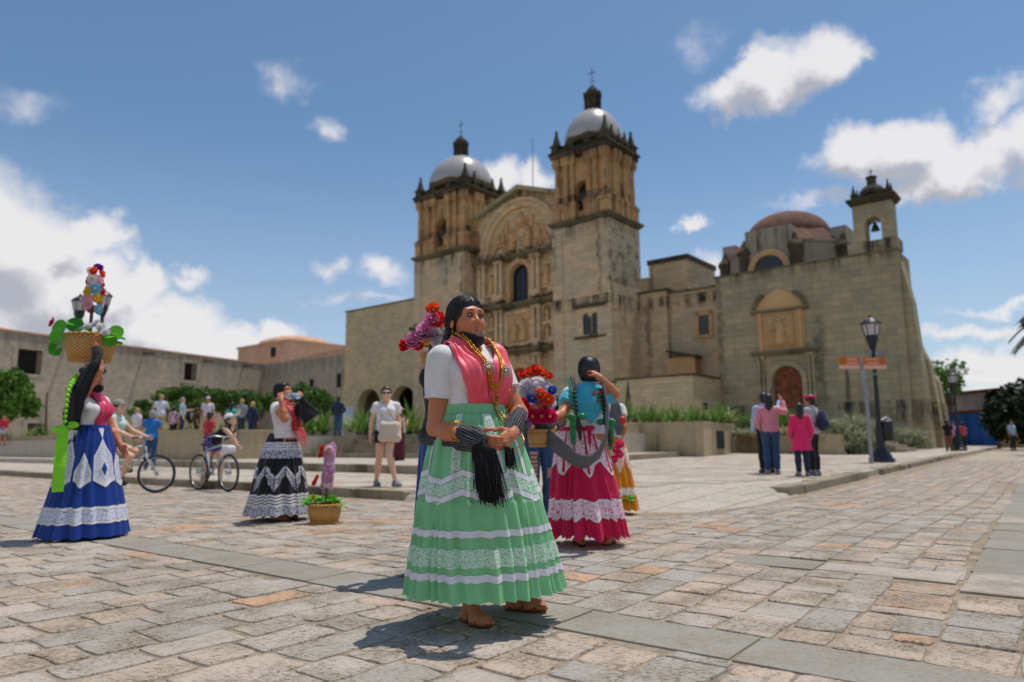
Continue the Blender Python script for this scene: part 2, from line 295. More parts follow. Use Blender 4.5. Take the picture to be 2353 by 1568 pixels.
def pave(regions, parent, name, mat, z, cap, rd=.024):
    """stones: list of (corners, tint); the biggest in view become parts, the rest one mesh"""
    items = []
    for c, t in regions:
        P = np.array([AB(a, b, z) for a, b in c]); ctr = P.mean(0)
        if ctr[1] < 1.6: continue
        q = proj(P)
        if q[:, 0].max() < -60 or q[:, 0].min() > 2420 or q[:, 1].min() > 1620: continue
        x, y = q[:, 0], q[:, 1]; A = abs(np.dot(x, np.roll(y, 1))-np.dot(y, np.roll(x, 1)))/2
        items.append((A, c, t))
    items.sort(key=lambda i: -i[0]); V_, F_, T_, n0 = [], [], [], 0
    def tint(o, v): a = o.data.attributes.new('tint', 'FLOAT', 'FACE'); a.data.foreach_set('value', np.asarray(v, float))
    for k, (A, c, t) in enumerate(items):
        v, f = stone_mesh(c, z+rng.normal(0, .0016), rd)
        if k < cap: tint(mesh(name, v, f, mat, parent), [t]*len(f))
        else: V_.append(v); F_ += [tuple(i+n0 for i in q) for q in f]; T_ += [t]*len(f); n0 += len(v)
    if V_: o = mesh(name+'s', np.concatenate(V_), F_, mat, parent); tint(o, T_); o['kind'] = 'stuff'
def in_plaza(a, b): return a > 7.6 and b < -3.35 and not (b > -4.3 and a < 7.6+(b+4.3)*.9)
def columns():
    out = []; b = -27.
    while b < 4.5:
        w = random.uniform(.23, .36); a = random.uniform(-3, -2.4); 
        while a < 31:
            L = random.uniform(.22, .5) if random.random() < .75 else random.uniform(.16, .28)
            a0, a1 = a, a+L; a = a1
            lo = 2.87-.004*(b+1); hi = lo+.42
            if a0 < lo < a1: a1 = a = lo
            if a0 >= lo-1e-6 and a0 < hi: a = hi; continue
            if 5.1 < (a0+a1)/2 < 5.47 and -2.1 < b+w/2 < -.62: continue
            eb = -.6-.025*(a0-5.1)
            if a1 > 4.85 and a0 < 16.3 and b+w > eb+.02:
                if b > eb-.12: continue
                w_ = eb-b
            else: w_ = w
            if a1-a0 < .1: continue
            am, bm = (a0+a1)/2, b+w/2
            if in_plaza(am, bm) or in_plaza(a1, b) or (bm < -27): continue
            g = random.uniform(.005, .013); j = lambda s=.012: random.uniform(-s, s)
            wob = lambda aa: .05*math.sin(aa*.7+b*.3)
            c = [(a0+g+j(), b+g+j()+wob(a0)), (a1-g+j(), b+g+j()+wob(a1)), (a1-g+j(), b+w_-g+j()+wob(a1)), (a0+g+j(), b+w_-g+j()+wob(a0))]
            if random.random() < .16 and w_ > .34:                      # some courses are split
                bmid = b+w_*random.uniform(.4, .6)
                out.append(([c[0], c[1], (c[1][0], bmid-g/2+wob(a1)), (c[0][0], bmid-g/2+wob(a0))], random.random())); out.append(([(c[0][0], bmid+g/2+wob(a0)), (c[1][0], bmid+g/2+wob(a1)), c[2], c[3]], random.random()))
            else: out.append((c, random.random()*.97))
        b += w
    return out
pave(columns(), street, 'paving_stone', m_cob, 0., 290)
sl_ = []
b = -14.
while b < 4.5:                                     # the slab strips
    L = random.uniform(.75, 1.15); lo = 2.87-.004*(b+1); g = .007
    sl_.append(([(lo+.012, b+g), (lo+.40, b+g), (lo+.40, b+L-g), (lo+.012, b+L-g)], random.random())); b += L
sl_.append(([(5.11, -2.08), (5.46, -2.08), (5.46, -1.46), (5.11, -1.45)], .3)); sl_.append(([(5.11, -1.44), (5.46, -1.44), (5.45, -.63), (5.1, -.63)], .99))
a = 4.86
while a < 16:
    L = random.uniform(.5, .9); bb = -.6-.025*(a-5.1)
    while bb < 3.2:
        w = random.uniform(.9, 1.3); sl_.append(([(a+.006, bb+.006), (a+L-.006, bb+.006), (a+L-.006, bb+w-.006), (a+.006, bb+w-.006)], random.random())); bb += w
    a += L
pave(sl_, street, 'grey_slab', m_slab, .002, 80, .008)
# ------------------------------------------------------------------ plaza, terrace, stairs
inner = [(7.75, -8.2), (8.9, -6.7), (9.6, -5.7), (10.2, -5.1), (10.9, -4.5), (11.6, -3.6)]
outer = [(7.66, -8.2), (7.68, -5.6), (7.72, -4.3), (8.13, -3.62), (9.25, -3.36), (11.6, -3.42)]
plaza = tag(MB().slab(abxy([(7.95, -70), (7.95, -8.2)]+inner[1:]+[(70, -4.4), (110, -5), (110, -70)]), -.05, .118).build('plaza', m_plazafar), kind='structure')
rv, rf = [], []
for i, ((a0, b0), (a1, b1)) in enumerate(zip(outer, inner)):
    for t in (0, .5, 1.): rv.append(AB(a0+(a1-a0)*t, b0+(b1-b0)*t, -.02+.15*(t*t*(3-2*t))))
    if i:
        k = 3*i
        for q in (0, 1): rf.append((k-3+q, k+q, k+q+1, k-2+q))
tag(mesh('ramp', rv, rf, m_plazafar), kind='structure')
ps = []; a = 8.0
while a < 29:
    L = random.uniform(.5, .75); b = -27.
    b += random.random()
    while b < -3.9:
        w = random.uniform(.7, 1.2); am, bm = a+L/2, b+w/2
        if not (bm > -8.6 and am < 12.2+(-8.6-bm)*.0 and (am-8)+(-(bm+8.4))*-.62 < 3.2*.0+ (bm+8.4)*.62*2+.3) and not (am > 11.9 and bm < -11.6): ps.append(([(a+.006, b+.006), (a+L-.006, b+.006), (a+L-.006, b+w-.006), (a+.006, b+w-.006)], random.random()))
        b += w
    a += L
def in_ramp(a, b):
    return b > -8.3 and a < np.interp(b, [p[1] for p in inner], [p[0] for p in inner])+.45
ps = [p for p in ps if not any(in_ramp(*q) for q in p[0]) and max(q[1] for q in p[0]) < -3.78]
pave(ps, plaza, 'plaza_slab', m_plaza, .13, 150, .01)
def kerb_run(name, pts, hgt, mat, label, w=.3, gaps=(), lmin=.7, lmax=1.2, z0=-.05, rough=.012):
    """a run of separate kerb blocks from one (a, b) point to another"""
    root = thing(name, label, 'kerb', tuple(AB(*pts[0]))); (a0, b0), (a1, b1) = pts; L = math.hypot(a1-a0, b1-b0); da, db = (a1-a0)/L, (b1-b0)/L; t = 0
    while t < L:
        l = random.uniform(lmin, lmax); e = min(t+l, L)-.012
        if not any(g0 < (t+e)/2 < g1 for g0, g1 in gaps):
            j = lambda: random.uniform(-rough, rough); zt = hgt+j()*.5
            P = [(a0+da*t, b0+db*t), (a0+da*e, b0+db*e), (a0+da*e-db*w, b0+db*e+da*w), (a0+da*t-db*w, b0+db*t+da*w)]
            P = [AB(p+j(), q+j())-AB(*pts[0]) for p, q in P]; lo = [(p[0], p[1], z0) for p in P]; c = sum(P)/4
            md = [(p[0], p[1], zt-.02) for p in P]; up = [tuple((p+(c-p)*.05*1)[:2])+(zt+j()*.3,) for p in P]
            f = [(0, 1, 5, 4), (1, 2, 6, 5), (2, 3, 7, 6), (3, 0, 4, 7), (4, 5, 9, 8), (5, 6, 10, 9), (6, 7, 11, 10), (7, 4, 8, 11), (8, 9, 10, 11)]
            v = lo+md+up
            if np.cross(np.array(v[9])-np.array(v[8]), np.array(v[10])-np.array(v[8]))[2] < 0: f = [q[::-1] for q in f]
            mesh('kerb_stone', v, f, mat, root)
        t += l
    return root
kerb_run('kerb', [(7.66, -8.1), (7.95, -40)], .135, m_kerb, 'low worn stone kerb along the plaza edge behind the bicycles')
kerb_run('kerb', [(38.5, -4.0), (11.2, -3.46)], .135, m_kerb, 'worn kerb of broken stone blocks beside the cobbled street at right', gaps=((20.0, 21.3),), rough=.022, lmin=.5)
tag(MB().slab(abxy([(12.2, -60), (12.2, -12.1), (29.5, -13.6), (29.5, -60)]), .10, .315).build('terrace', m_plazafar), kind='structure')
kerb_run('terrace_edge', [(11.95, -12.0), (12.2, -24.4)], .325, m_kerb, 'single stone step edging the raised terrace behind the walking tourist', z0=.1)
kerb_run('terrace_edge', [(29.2, -13.5), (12.05, -11.9)], .325, m_kerb, 'stone step edging the terrace that ends at the right planter', z0=.1)
st = thing('staircase', 'broad stone steps climbing from the terrace towards the church', 'stairs', tuple(AB(17.5, -24.2)))
for k in range(5):
    b = -24.2
    while b < -15.6:
        l = min(random.uniform(1.5, 2.3), -15.5-b)
        P = [AB(17.5+.34*k, b+.006)-AB(17.5, -24.2), AB(19.4, b+.006)-AB(17.5, -24.2), AB(19.4, b+l-.006)-AB(17.5, -24.2), AB(17.5+.34*k, b+l-.006)-AB(17.5, -24.2)]
        MB().slab([tuple(p[:2]) for p in P][::-1], .31+.17*k, .31+.17*(k+1)+random.uniform(-.006, .006)).build('step_stone', m_kerb, st); b += l
tag(MB().slab(abxy([(13.7, -80), (13.7, -24.5), (19.2, -24.5), (19.2, -15.2), (29.8, -15.2), (29.8, -12.9), (38, -14.4), (41, -8.8), (62, -9.5), (130, -9.5), (130, -130), (40, -130)]), .05, 1.16).build('upper_terrace', m_plazafar), kind='structure')
tag(MB().slab(abxy([(19.3, -24.4), (19.3, -15.8), (48, -22), (48, -34)]), 1.13, 1.168).build('church_path', m_plazafar), kind='structure')
def wall_run(name, pts, z0, z1, label, th=.35, cap=.08, L=2.4):
    """a planter wall made of separate big blocks with a coping"""
    root = thing(name, label, 'planter wall', tuple(AB(*pts[0])))
    for (a0, b0), (a1, b1) in zip(pts, pts[1:]):
        D = math.hypot(a1-a0, b1-b0); da, db = (a1-a0)/D, (b1-b0)/D; n = max(1, round(D/L))
        for k in range(n):
            t, e = D*k/n+.006, D*(k+1)/n-.006
            for (o, zz0, zz1, nm) in ((0, z0, z1-cap, 'wall_panel'), (-.03, z1-cap, z1+random.uniform(-.008, .008), 'coping_stone')):
                P = [(a0+da*t-db*o, b0+db*t+da*o), (a0+da*e-db*o, b0+db*e+da*o), (a0+da*e-db*th, b0+db*e+da*th), (a0+da*t-db*th, b0+db*t+da*th)]
                P = [tuple((AB(*p)-AB(*pts[0]))[:2]) for p in P]
                A = sum(P[i][0]*P[(i+1) % 4][1]-P[(i+1) % 4][0]*P[i][1] for i in range(4))
                MB().slab(P if A > 0 else P[::-1], zz0, zz1).build(nm, m_planter, root)
    return root
wall_run('planter_wall', [(17.5, -24.2), (13.2, -24.2), (15.4, -58)], .1, 1.40, 'long low planter wall behind the cyclists, left of the broad steps')
wall_run('planter_wall', [(29.4, -12.57), (29.4, -15.5), (17.5, -15.5)], .1, 1.64, 'planter wall between the broad steps and the corner by the orange skirt')
wall_run('planter_wall', [(37.8, -14.3), (29.42, -12.5)], .1, 1.64, 'planter wall side with a dark plaque, left of the pink sweater', L=2.8)
wall_run('planter_wall', [(34.0, -8.2), (37.8, -14.2)], .1, 1.02, 'lower planter wall behind the pink sweater and pink coat')
pq = MB(); A0 = AB(32.6, -13.13); pq.obox((0, 0, .55), (.42, .012, .42), math.atan2(.789, .614)-.21); pq.build('dark_plaque', m_iron, None, loc=tuple(A0+np.array([.03, -.02, .28])))
tag(bpy.data.objects['dark_plaque'], 'dark weathered plaque on the side of the planter wall', 'plaque')
ss_ = thing('staircase', 'small flight of stone steps beside the chapel buttress at right', 'stairs', tuple(AB(40, -7.6)))
for k in range(5): MB().slab([tuple((AB(a, b)-AB(40, -7.6))[:2]) for a, b in ((39.8+.1*k, -6.6-.42*k), (39.8+.1*k, -9.6), (43.6, -9.6), (43.6, -6.6-.42*k))], .1, .30+.17*k).build('step_stone', m_kerb, ss_)
# ================================================================== CHURCH (local x right along the front, y deep, z up)
P0 = (8.6, 58., 0); CRZ = -R_(39)
def arch_wall(mb, x0, x1, z0, z1, ops, y0, y1, m=0, n=10):
    """a wall with round-headed openings (centre, width, sill z, springing z)"""
    x = x0
    for cx, w, zb, zs in sorted(ops):
        l, r = cx-w/2, cx+w/2
        if l > x+1e-4: mb.box(x, l, y0, y1, z0, z1, m)
        if zb > z0+1e-4: mb.box(l, r, y0, y1, z0, zb, m)
        pts = [(l, zs)]+[(cx-w/2*math.cos(PI*i/n), zs+w/2*math.sin(PI*i/n)) for i in range(1, n)]+[(r, zs)]
        for (xa, za), (xb, zb2) in zip(pts, pts[1:]): mb.prism([(xa, za), (xb, zb2), (xb, z1), (xa, z1)], y0, y1, m)
        x = r
    if x < x1-1e-4: mb.box(x, x1, y0, y1, z0, z1, m)
    return mb
def ring_arch(mb, cx, zs, r0, r1, y0, y1, n=14, m=0, a0=0., a1=PI):
    for i in range(n):
        A, B = a0+(a1-a0)*i/n, a0+(a1-a0)*(i+1)/n
        mb.prism([(cx-r1*math.cos(A), zs+r1*math.sin(A)), (cx-r1*math.cos(B), zs+r1*math.sin(B)), (cx-r0*math.cos(B), zs+r0*math.sin(B)), (cx-r0*math.cos(A), zs+r0*math.sin(A))], y0, y1, m)
def cornice(mb, x0, x1, y0, y1, z, h=.5, out=.35, m=0):
    """a square moulded course round a block: three stepped bands"""
    for k, (o, a, b) in enumerate(((out*.35, 0, .3), (out*.7, .3, .6), (out, .6, 1.))): mb.box(x0-o, x1+o, y0-o, y1+o, z+h*a+(.003 if k else 0), z+h*b, m)
def column(mb, x, y, z0, z1, r, m=0, n=10, square=.0):
    H = z1-z0; mb.box(x-r*1.35, x+r*1.35, y-r*1.35, y+r*1.35, z0, z0+H*.04, m)
    mb.lathe([(r*1.25, H*.04), (r*1.0, H*.075), (r*1.05, H*.3), (r*.86, H*.88), (r*1.15, H*.9), (r*.95, H*.915), (r*1.35, H*.96)], (x, y, z0), n, m)
    mb.box(x-r*1.45, x+r*1.45, y-r*1.45, y+r*1.45, z0+H*.96, z1, m)
def statue(mb, x, y, z, h, m=0):
    mb.lathe([(.17*h, 0), (.2*h, .1*h), (.15*h, .45*h), (.19*h, .7*h), (.16*h, .8*h), (.06*h, .84*h)], (x, y, z), 8, m); mb.ball((x, y, z+.91*h), .09*h, 8, 6, m)
    mb.tube([(x-.17*h, y-.02, z+.74*h), (x-.2*h, y-.14*h, z+.52*h), (x-.04*h, y-.2*h, z+.58*h)], [.05*h, .045*h, .035*h], 6, m)
def pinnacle(mb, x, y, z, s, m=0):
    mb.box(x-.34*s, x+.34*s, y-.34*s, y+.34*s, z, z+.55*s, m); mb.box(x-.42*s, x+.42*s, y-.42*s, y+.42*s, z+.553*s, z+.7*s, m)
    mb.lathe([(.42*s, .7*s), (.3*s, 1.0*s), (.17*s, 1.5*s), (.1*s, 1.8*s), (.14*s, 1.9*s), (.02*s, 2.1*s)], (x, y, z), 4, m, PI/4)
church = thing('church', 'baroque stone church front with two domed bell towers', 'church', P0, CRZ)
def bell_tower(x0, x1, dep, rd, zr):
    """shaft, cornice, open belfry with columns, tiled dome, lantern, cross"""
    w = x1-x0; cx = (x0+x1)/2; cy = dep/2; T = thing('bell_tower', None, None); T.parent = church
    b = MB(); b.box(x0, x1, 0, dep, .6, 19.6); b.box(x1-1.3, x1+.05, -.22, 1.2, .6, 19.6); b.box(x0-.05, x0+1.0, -.1, .9, .6, 19.6)
    b.build('shaft', m_tower, T)
    b = MB(); cornice(b, x0, x1, 0, dep, 19.7, .42, .36); cornice(b, x1-1.3, x1+.1, -.22, 1.2, 19.704, .42, .3); b.build('shaft_cornice', m_ledge, T)
    i = .35; bx0, bx1, by0, by1 = x0+i, x1-i, i, dep-i; bw, bd = bx1-bx0, by1-by0; z0, z1 = 20.15, 25.6
    b = MB(); ow = bw*.26
    arch_wall(b, bx0, bx1, z0, z1, [(cx, ow, 20.9, 23.0)], by0, by0+.9); arch_wall(b, bx0, bx1, z0, z1, [(cx, ow, 20.9, 23.0)], by1-.9, by1)
    s = MB(); od = bd*.28; arch_wall(s, by0+.9, by1-.9, z0, z1, [((by0+by1)/2, od, 20.9, 23.0)], 0, .9)
    V_ = np.concatenate(s.v)
    for xs in (bx0, bx1-.9): b.add(np.stack([xs+V_[:, 1], V_[:, 0], V_[:, 2]], 1), [q[::-1] for q in s.f])
    b.box(bx0+.01, bx1-.01, by0+.01, by1-.01, z1, 25.9)
    b.build('belfry', m_belfry, T)
    pos = []
    for fx in (.02, .2, .335, .665, .8, .98): pos += [(bx0+bw*fx, by0-.12), (bx0+bw*fx, by1+.12)]
    for fy in (.25, .36, .64, .75): pos += [(bx1+.12, by0+bd*fy), (bx0-.12, by0+bd*fy)]
    for px, py in pos:
        c = MB(); column(c, px, py, 21.75, 25.45, .24); c.build('column', m_belfry, T)
        c = MB(); c.box(px-.4, px+.4, py-.36, py+.36, 20.15, 21.35); c.box(px-.46, px+.46, py-.42, py+.42, 21.353, 21.7); c.build('pedestal', m_belfry, T)
        c = MB(); c.box(px-.38, px+.38, py-.34, py+.34, 25.46, 26.1); c.build('impost_block', m_belfry, T)
    b = MB(); cornice(b, bx0-.05, bx1+.05, by0-.05, by1+.05, 26.1, .6, .55)
    for px, py in pos[:12]: b.box(px-.5, px+.5, py-.48, py+.48, 26.12, 26.74)
    b.build('belfry_cornice', m_dark, T)
    b = MB(); b.box(bx0+.2, bx1-.2, by0+.2, by1-.2, 26.7, 27.5)
    b.lathe([(rd*1.06, 0), (rd*1.06, .5), (rd*1.0, .55), (rd*.98, .6)], (cx, cy, 27.3), 8, 0, PI/8); b.build('dome_drum', m_dark, T)
    for fx, fy in ((0, 0), (.33, 0), (.67, 0), (1, 0), (0, 1), (.33, 1), (.67, 1), (1, 1), (0, .5), (1, .5), (1, .25), (1, .75)):
        c = MB(); pinnacle(c, bx0+bw*fx, by0+bd*fy, 26.7, 1.12 if (fx in (0, 1) and fy in (0, 1)) else .9); c.build('pinnacle', m_dark, T)
    zb = 27.75; hd = zr-zb; c = MB(); c.lathe([(rd*math.cos(a), hd*math.sin(a)) for a in np.linspace(0, 1.36, 14)], (0, 0, 0), 40); c.build('dome', m_tile, T, True, (cx, cy, zb))
    zl = zr-.12; L = MB(); L.lathe([(.95, 0), (.8, .2), (.62, .25), (.62, 1.35), (.85, 1.4), (.85, 1.55), (.68, 1.6), (.62, 1.95), (.4, 2.3), (.18, 2.45), (.18, 2.55)], (cx, cy, zl), 12)
    for k in range(8):
        a = 2*PI*k/8; L.lathe([(.1, 0), (.1, 1.1)], (cx+.72*math.cos(a), cy+.72*math.sin(a), zl+.25), 6); L.obox((cx+.77*math.cos(a), cy+.77*math.sin(a), zl+1.62), (.09, .09, .22), a)
    L.build('lantern', m_dark, T)
    c = MB(); zc = zl+2.5; c.tube([(cx, cy, zc), (cx, cy, zc+1.75)], .035, 6); c.tube([(cx-.32, cy, zc+1.35), (cx+.32, cy, zc+1.35)], .035, 6); c.tube([(cx-.3, cy, zc+.55), (cx+.42, cy, zc+.42)], .03, 6)
    for dx, dz in ((-.32, 1.35), (.32, 1.35), (0, 1.75)): c.ball((cx+dx, cy, zc+dz), .075, 6, 4)
    c.build('cross', m_iron, T)
    c = MB(); c.lathe([(.62, 0), (.58, .06), (.42, .45), (.34, .85), (.22, 1.05), (.05, 1.12)], (cx, by0+.5, 21.75), 14); c.tube([(cx-.6, by0+.5, 23.0), (cx+.6, by0+.5, 23.0)], .07, 6); c.lathe([(.08, -.16), (.1, 0), (.04, .2)], (cx, by0+.5, 21.75), 8); c.build('bell', m_bell, T, True)
    return T
TR = bell_tower(-6.2, -.35, 5.2, 2.68, 31.0); TL = bell_tower(-24.1, -16.9, 6.4, 3.45, 31.3)
b = MB()                                           # twin window of the right tower
for cx in (-2.85, -1.95): b.box(cx-.3, cx+.3, -.06, .2, 9.75, 11.3); b.lathe([(.3, 0), (.3, .25)], (cx, .07, 11.2), 12)
tw = thing('twin_window', None, None); tw.parent = church
b = MB()
for cx in (-2.85, -1.95):
    b.prism([(cx-.3, 9.75), (cx+.3, 9.75), (cx+.3, 11.25)]+[(cx+.3*math.cos(PI*i/8), 11.25+.3*math.sin(PI*i/8)) for i in range(1, 8)]+[(cx-.3, 11.25)], -.05, .1)
b.build('pane', m_glass, tw)
b = MB()
arch_wall(b, -3.75, -1.05, 9.6, 12.2, [(-2.85, .62, 9.75, 11.25), (-1.95, .62, 9.75, 11.25)], -.16, -.004); b.build('window_frame', m_portal, tw)
b = MB(); b.box(-4.1, -.7, -.4, 0, 12.2, 12.36); b.box(-3.95, -.85, -.3, 0, 12.05, 12.197); b.box(-4.0, -.8, -.32, 0, 9.44, 9.597); b.tube([(-2.4, -.2, 9.7), (-2.4, -.2, 11.2)], .1, 8); b.build('sill', m_dark, tw)
# ---- portal between the towers
PX, Y0 = -11.25, 1.5
po = thing('portal', None, None); po.parent = church
b = MB(); arch_wall(b, -16.9, -6.2, .6, 18.5, [(PX, 2.25, 13.9, 16.5)], Y0, Y0+2.5); b.build('portal_wall', m_portal, po)
b = MB(); b.box(PX-1.15, PX+1.15, Y0+.42, Y0+.5, 13.8, 17.8); b.build('choir_window', m_glass, po)
b = MB()
for k in range(4): b.box(PX-.9+.6*k-.03, PX-.9+.6*k+.03, Y0+.36, Y0+.4, 13.9, 17.5)
for k in range(5): b.box(PX-1.12, PX+1.12, Y0+.365, Y0+.395, 14.4+.7*k-.03, 14.4+.7*k+.03)
b.build('window_grille', m_iron, po)
b = MB(); ring_arch(b, PX, 16.5, 1.15, 1.62, Y0-.2, Y0+.2); b.box(PX-1.62, PX-1.15, Y0-.2, Y0+.2, 13.95, 16.5); b.box(PX+1.15, PX+1.62, Y0-.2, Y0+.2, 13.95, 16.5); b.box(PX-.25, PX+.25, Y0-.35, Y0+.1, 17.7, 18.3); b.build('window_surround', m_relief, po)
gable = [(-16.9, 18.5), (-6.2, 18.5), (-6.2, 23.4), (-6.6, 23.5), (PX, 25.1), (-15.9, 23.5), (-16.9, 23.2)]
b = MB(); b.prism(gable, Y0+.35, Y0+2.5); b.build('gable', m_portal, po)
b = MB(); ring_arch(b, PX, 19.3, 4.0, 4.55, Y0+.0, Y0+.5, 20); ring_arch(b, PX, 19.3, 4.55, 4.85, Y0-.2, Y0+.49, 20); b.box(PX-4.9, PX-4.1, Y0-.1, Y0+.4, 18.5, 19.3); b.box(PX+4.1, PX+4.9, Y0-.1, Y0+.4, 18.5, 19.3); b.build('great_arch', m_portal, po)
b = MB()
for (xa, za), (xb, zb) in (((-16.9, 23.1), (-15.9, 23.45)), ((-15.9, 23.45), (PX, 25.05)), ((PX, 25.05), (-6.6, 23.45)), ((-6.6, 23.45), (-6.2, 23.35))): b.prism([(xa, za), (xb, zb), (xb, zb+.42), (xa, za+.42)], Y0-.3, Y0+2.7)
b.build('gable_coping', m_moss, po)
b = MB(); rr = random.Random(3)                    # carved figures of the tympanum
for k in range(16):
    x = PX+rr.uniform(-3.2, 3.2); z = 19.0+rr.uniform(0, 1)*max(.3, 3.4-abs(x-PX)*.75); h = rr.uniform(.9, 1.5); statue(b, x, Y0+.25, z, h)
for k in range(40): x = PX+rr.uniform(-3.4, 3.4); b.ball((x, Y0+.33, 19+rr.uniform(0, 1)*max(.2, 3.9-abs(x-PX)*.8)), (rr.uniform(.12, .4), .16, rr.uniform(.12, .35)), 7, 5)
for s in (-1, 1):
    statue(b, PX+s*1.0, Y0+.1, 19.1, 2.1); ring_arch(b, PX+s*2.6, 19.0, .75, 1.1, Y0+.1, Y0+.4, 10)
b.lathe([(.6, 0), (.7, .5), (.3, .9), (.1, 1.3)], (PX, Y0+.25, 21.6), 8); b.build('tympanum_relief', m_relief, po, True)
for z, o, h in ((18.1, .42, .4), (13.4, .46, .42), (9.0, .5, .42)):
    b = MB(); cornice(b, -16.85, -6.25, Y0-.3, Y0+.5, z, h, o)
    for s in (-1, 1):
        for k in (2.2, 4.4): cornice(b, PX+s*k-.55, PX+s*k+.55, Y0-.75, Y0, z+.004, h, o*.55)
    b.build('cornice', m_ledge, po)
for z0, z1 in ((14.1, 18.1), (9.5, 13.3), (2.0, 8.9)):
    for s in (-1, 1):
        for dx in (1.95, 2.55, 4.15, 4.7):
            c = MB(); column(c, PX+s*dx, Y0-.5, z0+.55, z1-.02, .2); c.build('column', m_portal, po)
            c = MB(); c.box(PX+s*dx-.3, PX+s*dx+.3, Y0-.82, Y0, z0, z0+.55); c.build('pedestal', m_portal, po)
        for zz, hh in ([(z0+.9, 2.2)] if z0 != 9.5 else [(z0+.4, 1.5), (z0+2.2, 1.35)]):
            n = MB(); x = PX+s*3.35; ring_arch(n, x, zz+hh*.75, .45, .68, Y0-.25, Y0+.02, 10); n.box(x-.68, x-.45, Y0-.25, Y0+.02, zz, zz+hh*.75); n.box(x+.45, x+.68, Y0-.25, Y0+.02, zz, zz+hh*.75); n.box(x-.75, x+.75, Y0-.4, Y0+.02, zz-.22, zz-.003); f = n.build('niche', m_portal, po)
            n = MB(); n.box(x-.45, x+.45, Y0-.03, Y0-.004, zz, zz+hh*.75); n.lathe([(.45, 0), (.45, .02)], (x, Y0-.02, zz+hh*.75), 12); n.build('niche_back', m_dark, po)
            n = MB(); statue(n, x, Y0-.2, zz, hh*1.0); n.build('statue', m_relief, po, True)
b = MB(); b.box(PX-1.75, PX+1.75, Y0-.12, Y0, 9.7, 13.1); b.build('relief_panel', m_relief, po)
b = MB()
for x0, x1, z0, z1 in ((-1.7, 1.7, 12.75, 13.1), (-1.7, 1.7, 9.7, 10.05), (-1.7, -1.35, 10.05, 12.75), (1.35, 1.7, 10.05, 12.75)): b.box(PX+x0, PX+x1, Y0-.32, Y0-.122, z0, z1)
b.build('relief_frame', m_portal, po)
b = MB()
for s in (-1, 1): statue(b, PX+s*.55, Y0-.25, 10.1, 2.0)
for k in range(26): b.ball((PX+rr.uniform(-1.2, 1.2), Y0-.14, 10.15+rr.uniform(0, 2.4)), (rr.uniform(.08, .25), .12, rr.uniform(.08, .25)), 7, 5)
b.box(PX-.5, PX+.5, Y0-.3, Y0-.12, 11.6, 12.2); b.prism([(PX-.6, 12.2), (PX+.6, 12.2), (PX, 12.6)], Y0-.3, Y0-.12); b.build('saints_relief', m_relief, po, True)
b = MB(); ring_arch(b, PX, 6.2, 1.45, 2.0, Y0-.22, Y0+.1); b.box(PX-2, PX-1.45, Y0-.22, Y0+.1, 1.2, 6.2); b.box(PX+1.45, PX+2, Y0-.22, Y0+.1, 1.2, 6.2); b.build('door_surround', m_relief, po)
b = MB(); b.box(PX-1.45, PX+1.45, Y0-.03, Y0-.004, 1.2, 6.2); b.lathe([(1.45, 0), (1.45, .02)], (PX, Y0, 6.2), 3) if False else None
b.prism([(PX+1.45*math.cos(PI*i/12), 6.2+1.45*math.sin(PI*i/12)) for i in range(13)], Y0-.03, Y0-.004); b.build('church_door', m_door, po)
c = MB(); c.tube([(PX+.6, Y0+1.5, 24.7), (PX+.62, Y0+1.5, 30.6)], .045, 6); c.build('mast', m_galv, po)
# ---- nave walls behind and the block beside the right tower
b = MB(); b.box(-24, -.4, 6.5, 42, .6, 15.5); b.build('nave', m_wing, church)
b = MB(); b.box(-.42, 2.4, 4.5, 14, .6, 13.55); b.build('side_wall', m_tower, church)
b = MB(); b.box(-.5, 3.3, 7.0, 13, 13.5, 16.7); b.build('raised_block', m_tower, church)
b = MB(); b.box(-.6, 3.42, 6.88, 13.1, 16.7, 17.15); b.box(-.4, 2.6, 4.4, 14.1, 13.553, 13.75); b.build('block_coping', m_dark, church)
# ---- flat wing with the arches, left of the towers
wing = thing('portico_wing', 'plain stone wing with dark round arches left of the bell towers', 'building', P0, CRZ)
b = MB(); arch_wall(b, -35.6, -24.15, .6, 15.7, [(-31.2, 3.9, 1.16, 4.75), (-25.7, 3.9, 1.16, 4.75)], .05, 1.0); b.box(-35.6, -34.6, 1.0, 9, .6, 15.7); b.box(-35.6, -24.2, 8, 9, .6, 15.7); b.build('wall', m_wing, wing)
b = MB(); b.box(-35.7, -24.16, -.03, 9.1, 15.7, 15.86); b.build('parapet', m_ledge, wing)
b = MB(); b.prism([(-36.6, .6), (-35.602, .6), (-35.602, 8.0), (-35.75, 8.0)], .06, 6.0); b.build('battered_corner', m_wing, wing)
for cx in (-31.2, -25.7):
    b = MB(); ring_arch(b, cx, 4.75, 1.95, 2.35, -.05, .2, 14); b.build('arch_ring', m_wing, wing)
b = MB(); b.box(-34.5, -24.3, 7.0, 7.1, 1.1, 9); b.build('back_wall', m_darkhole, wing)
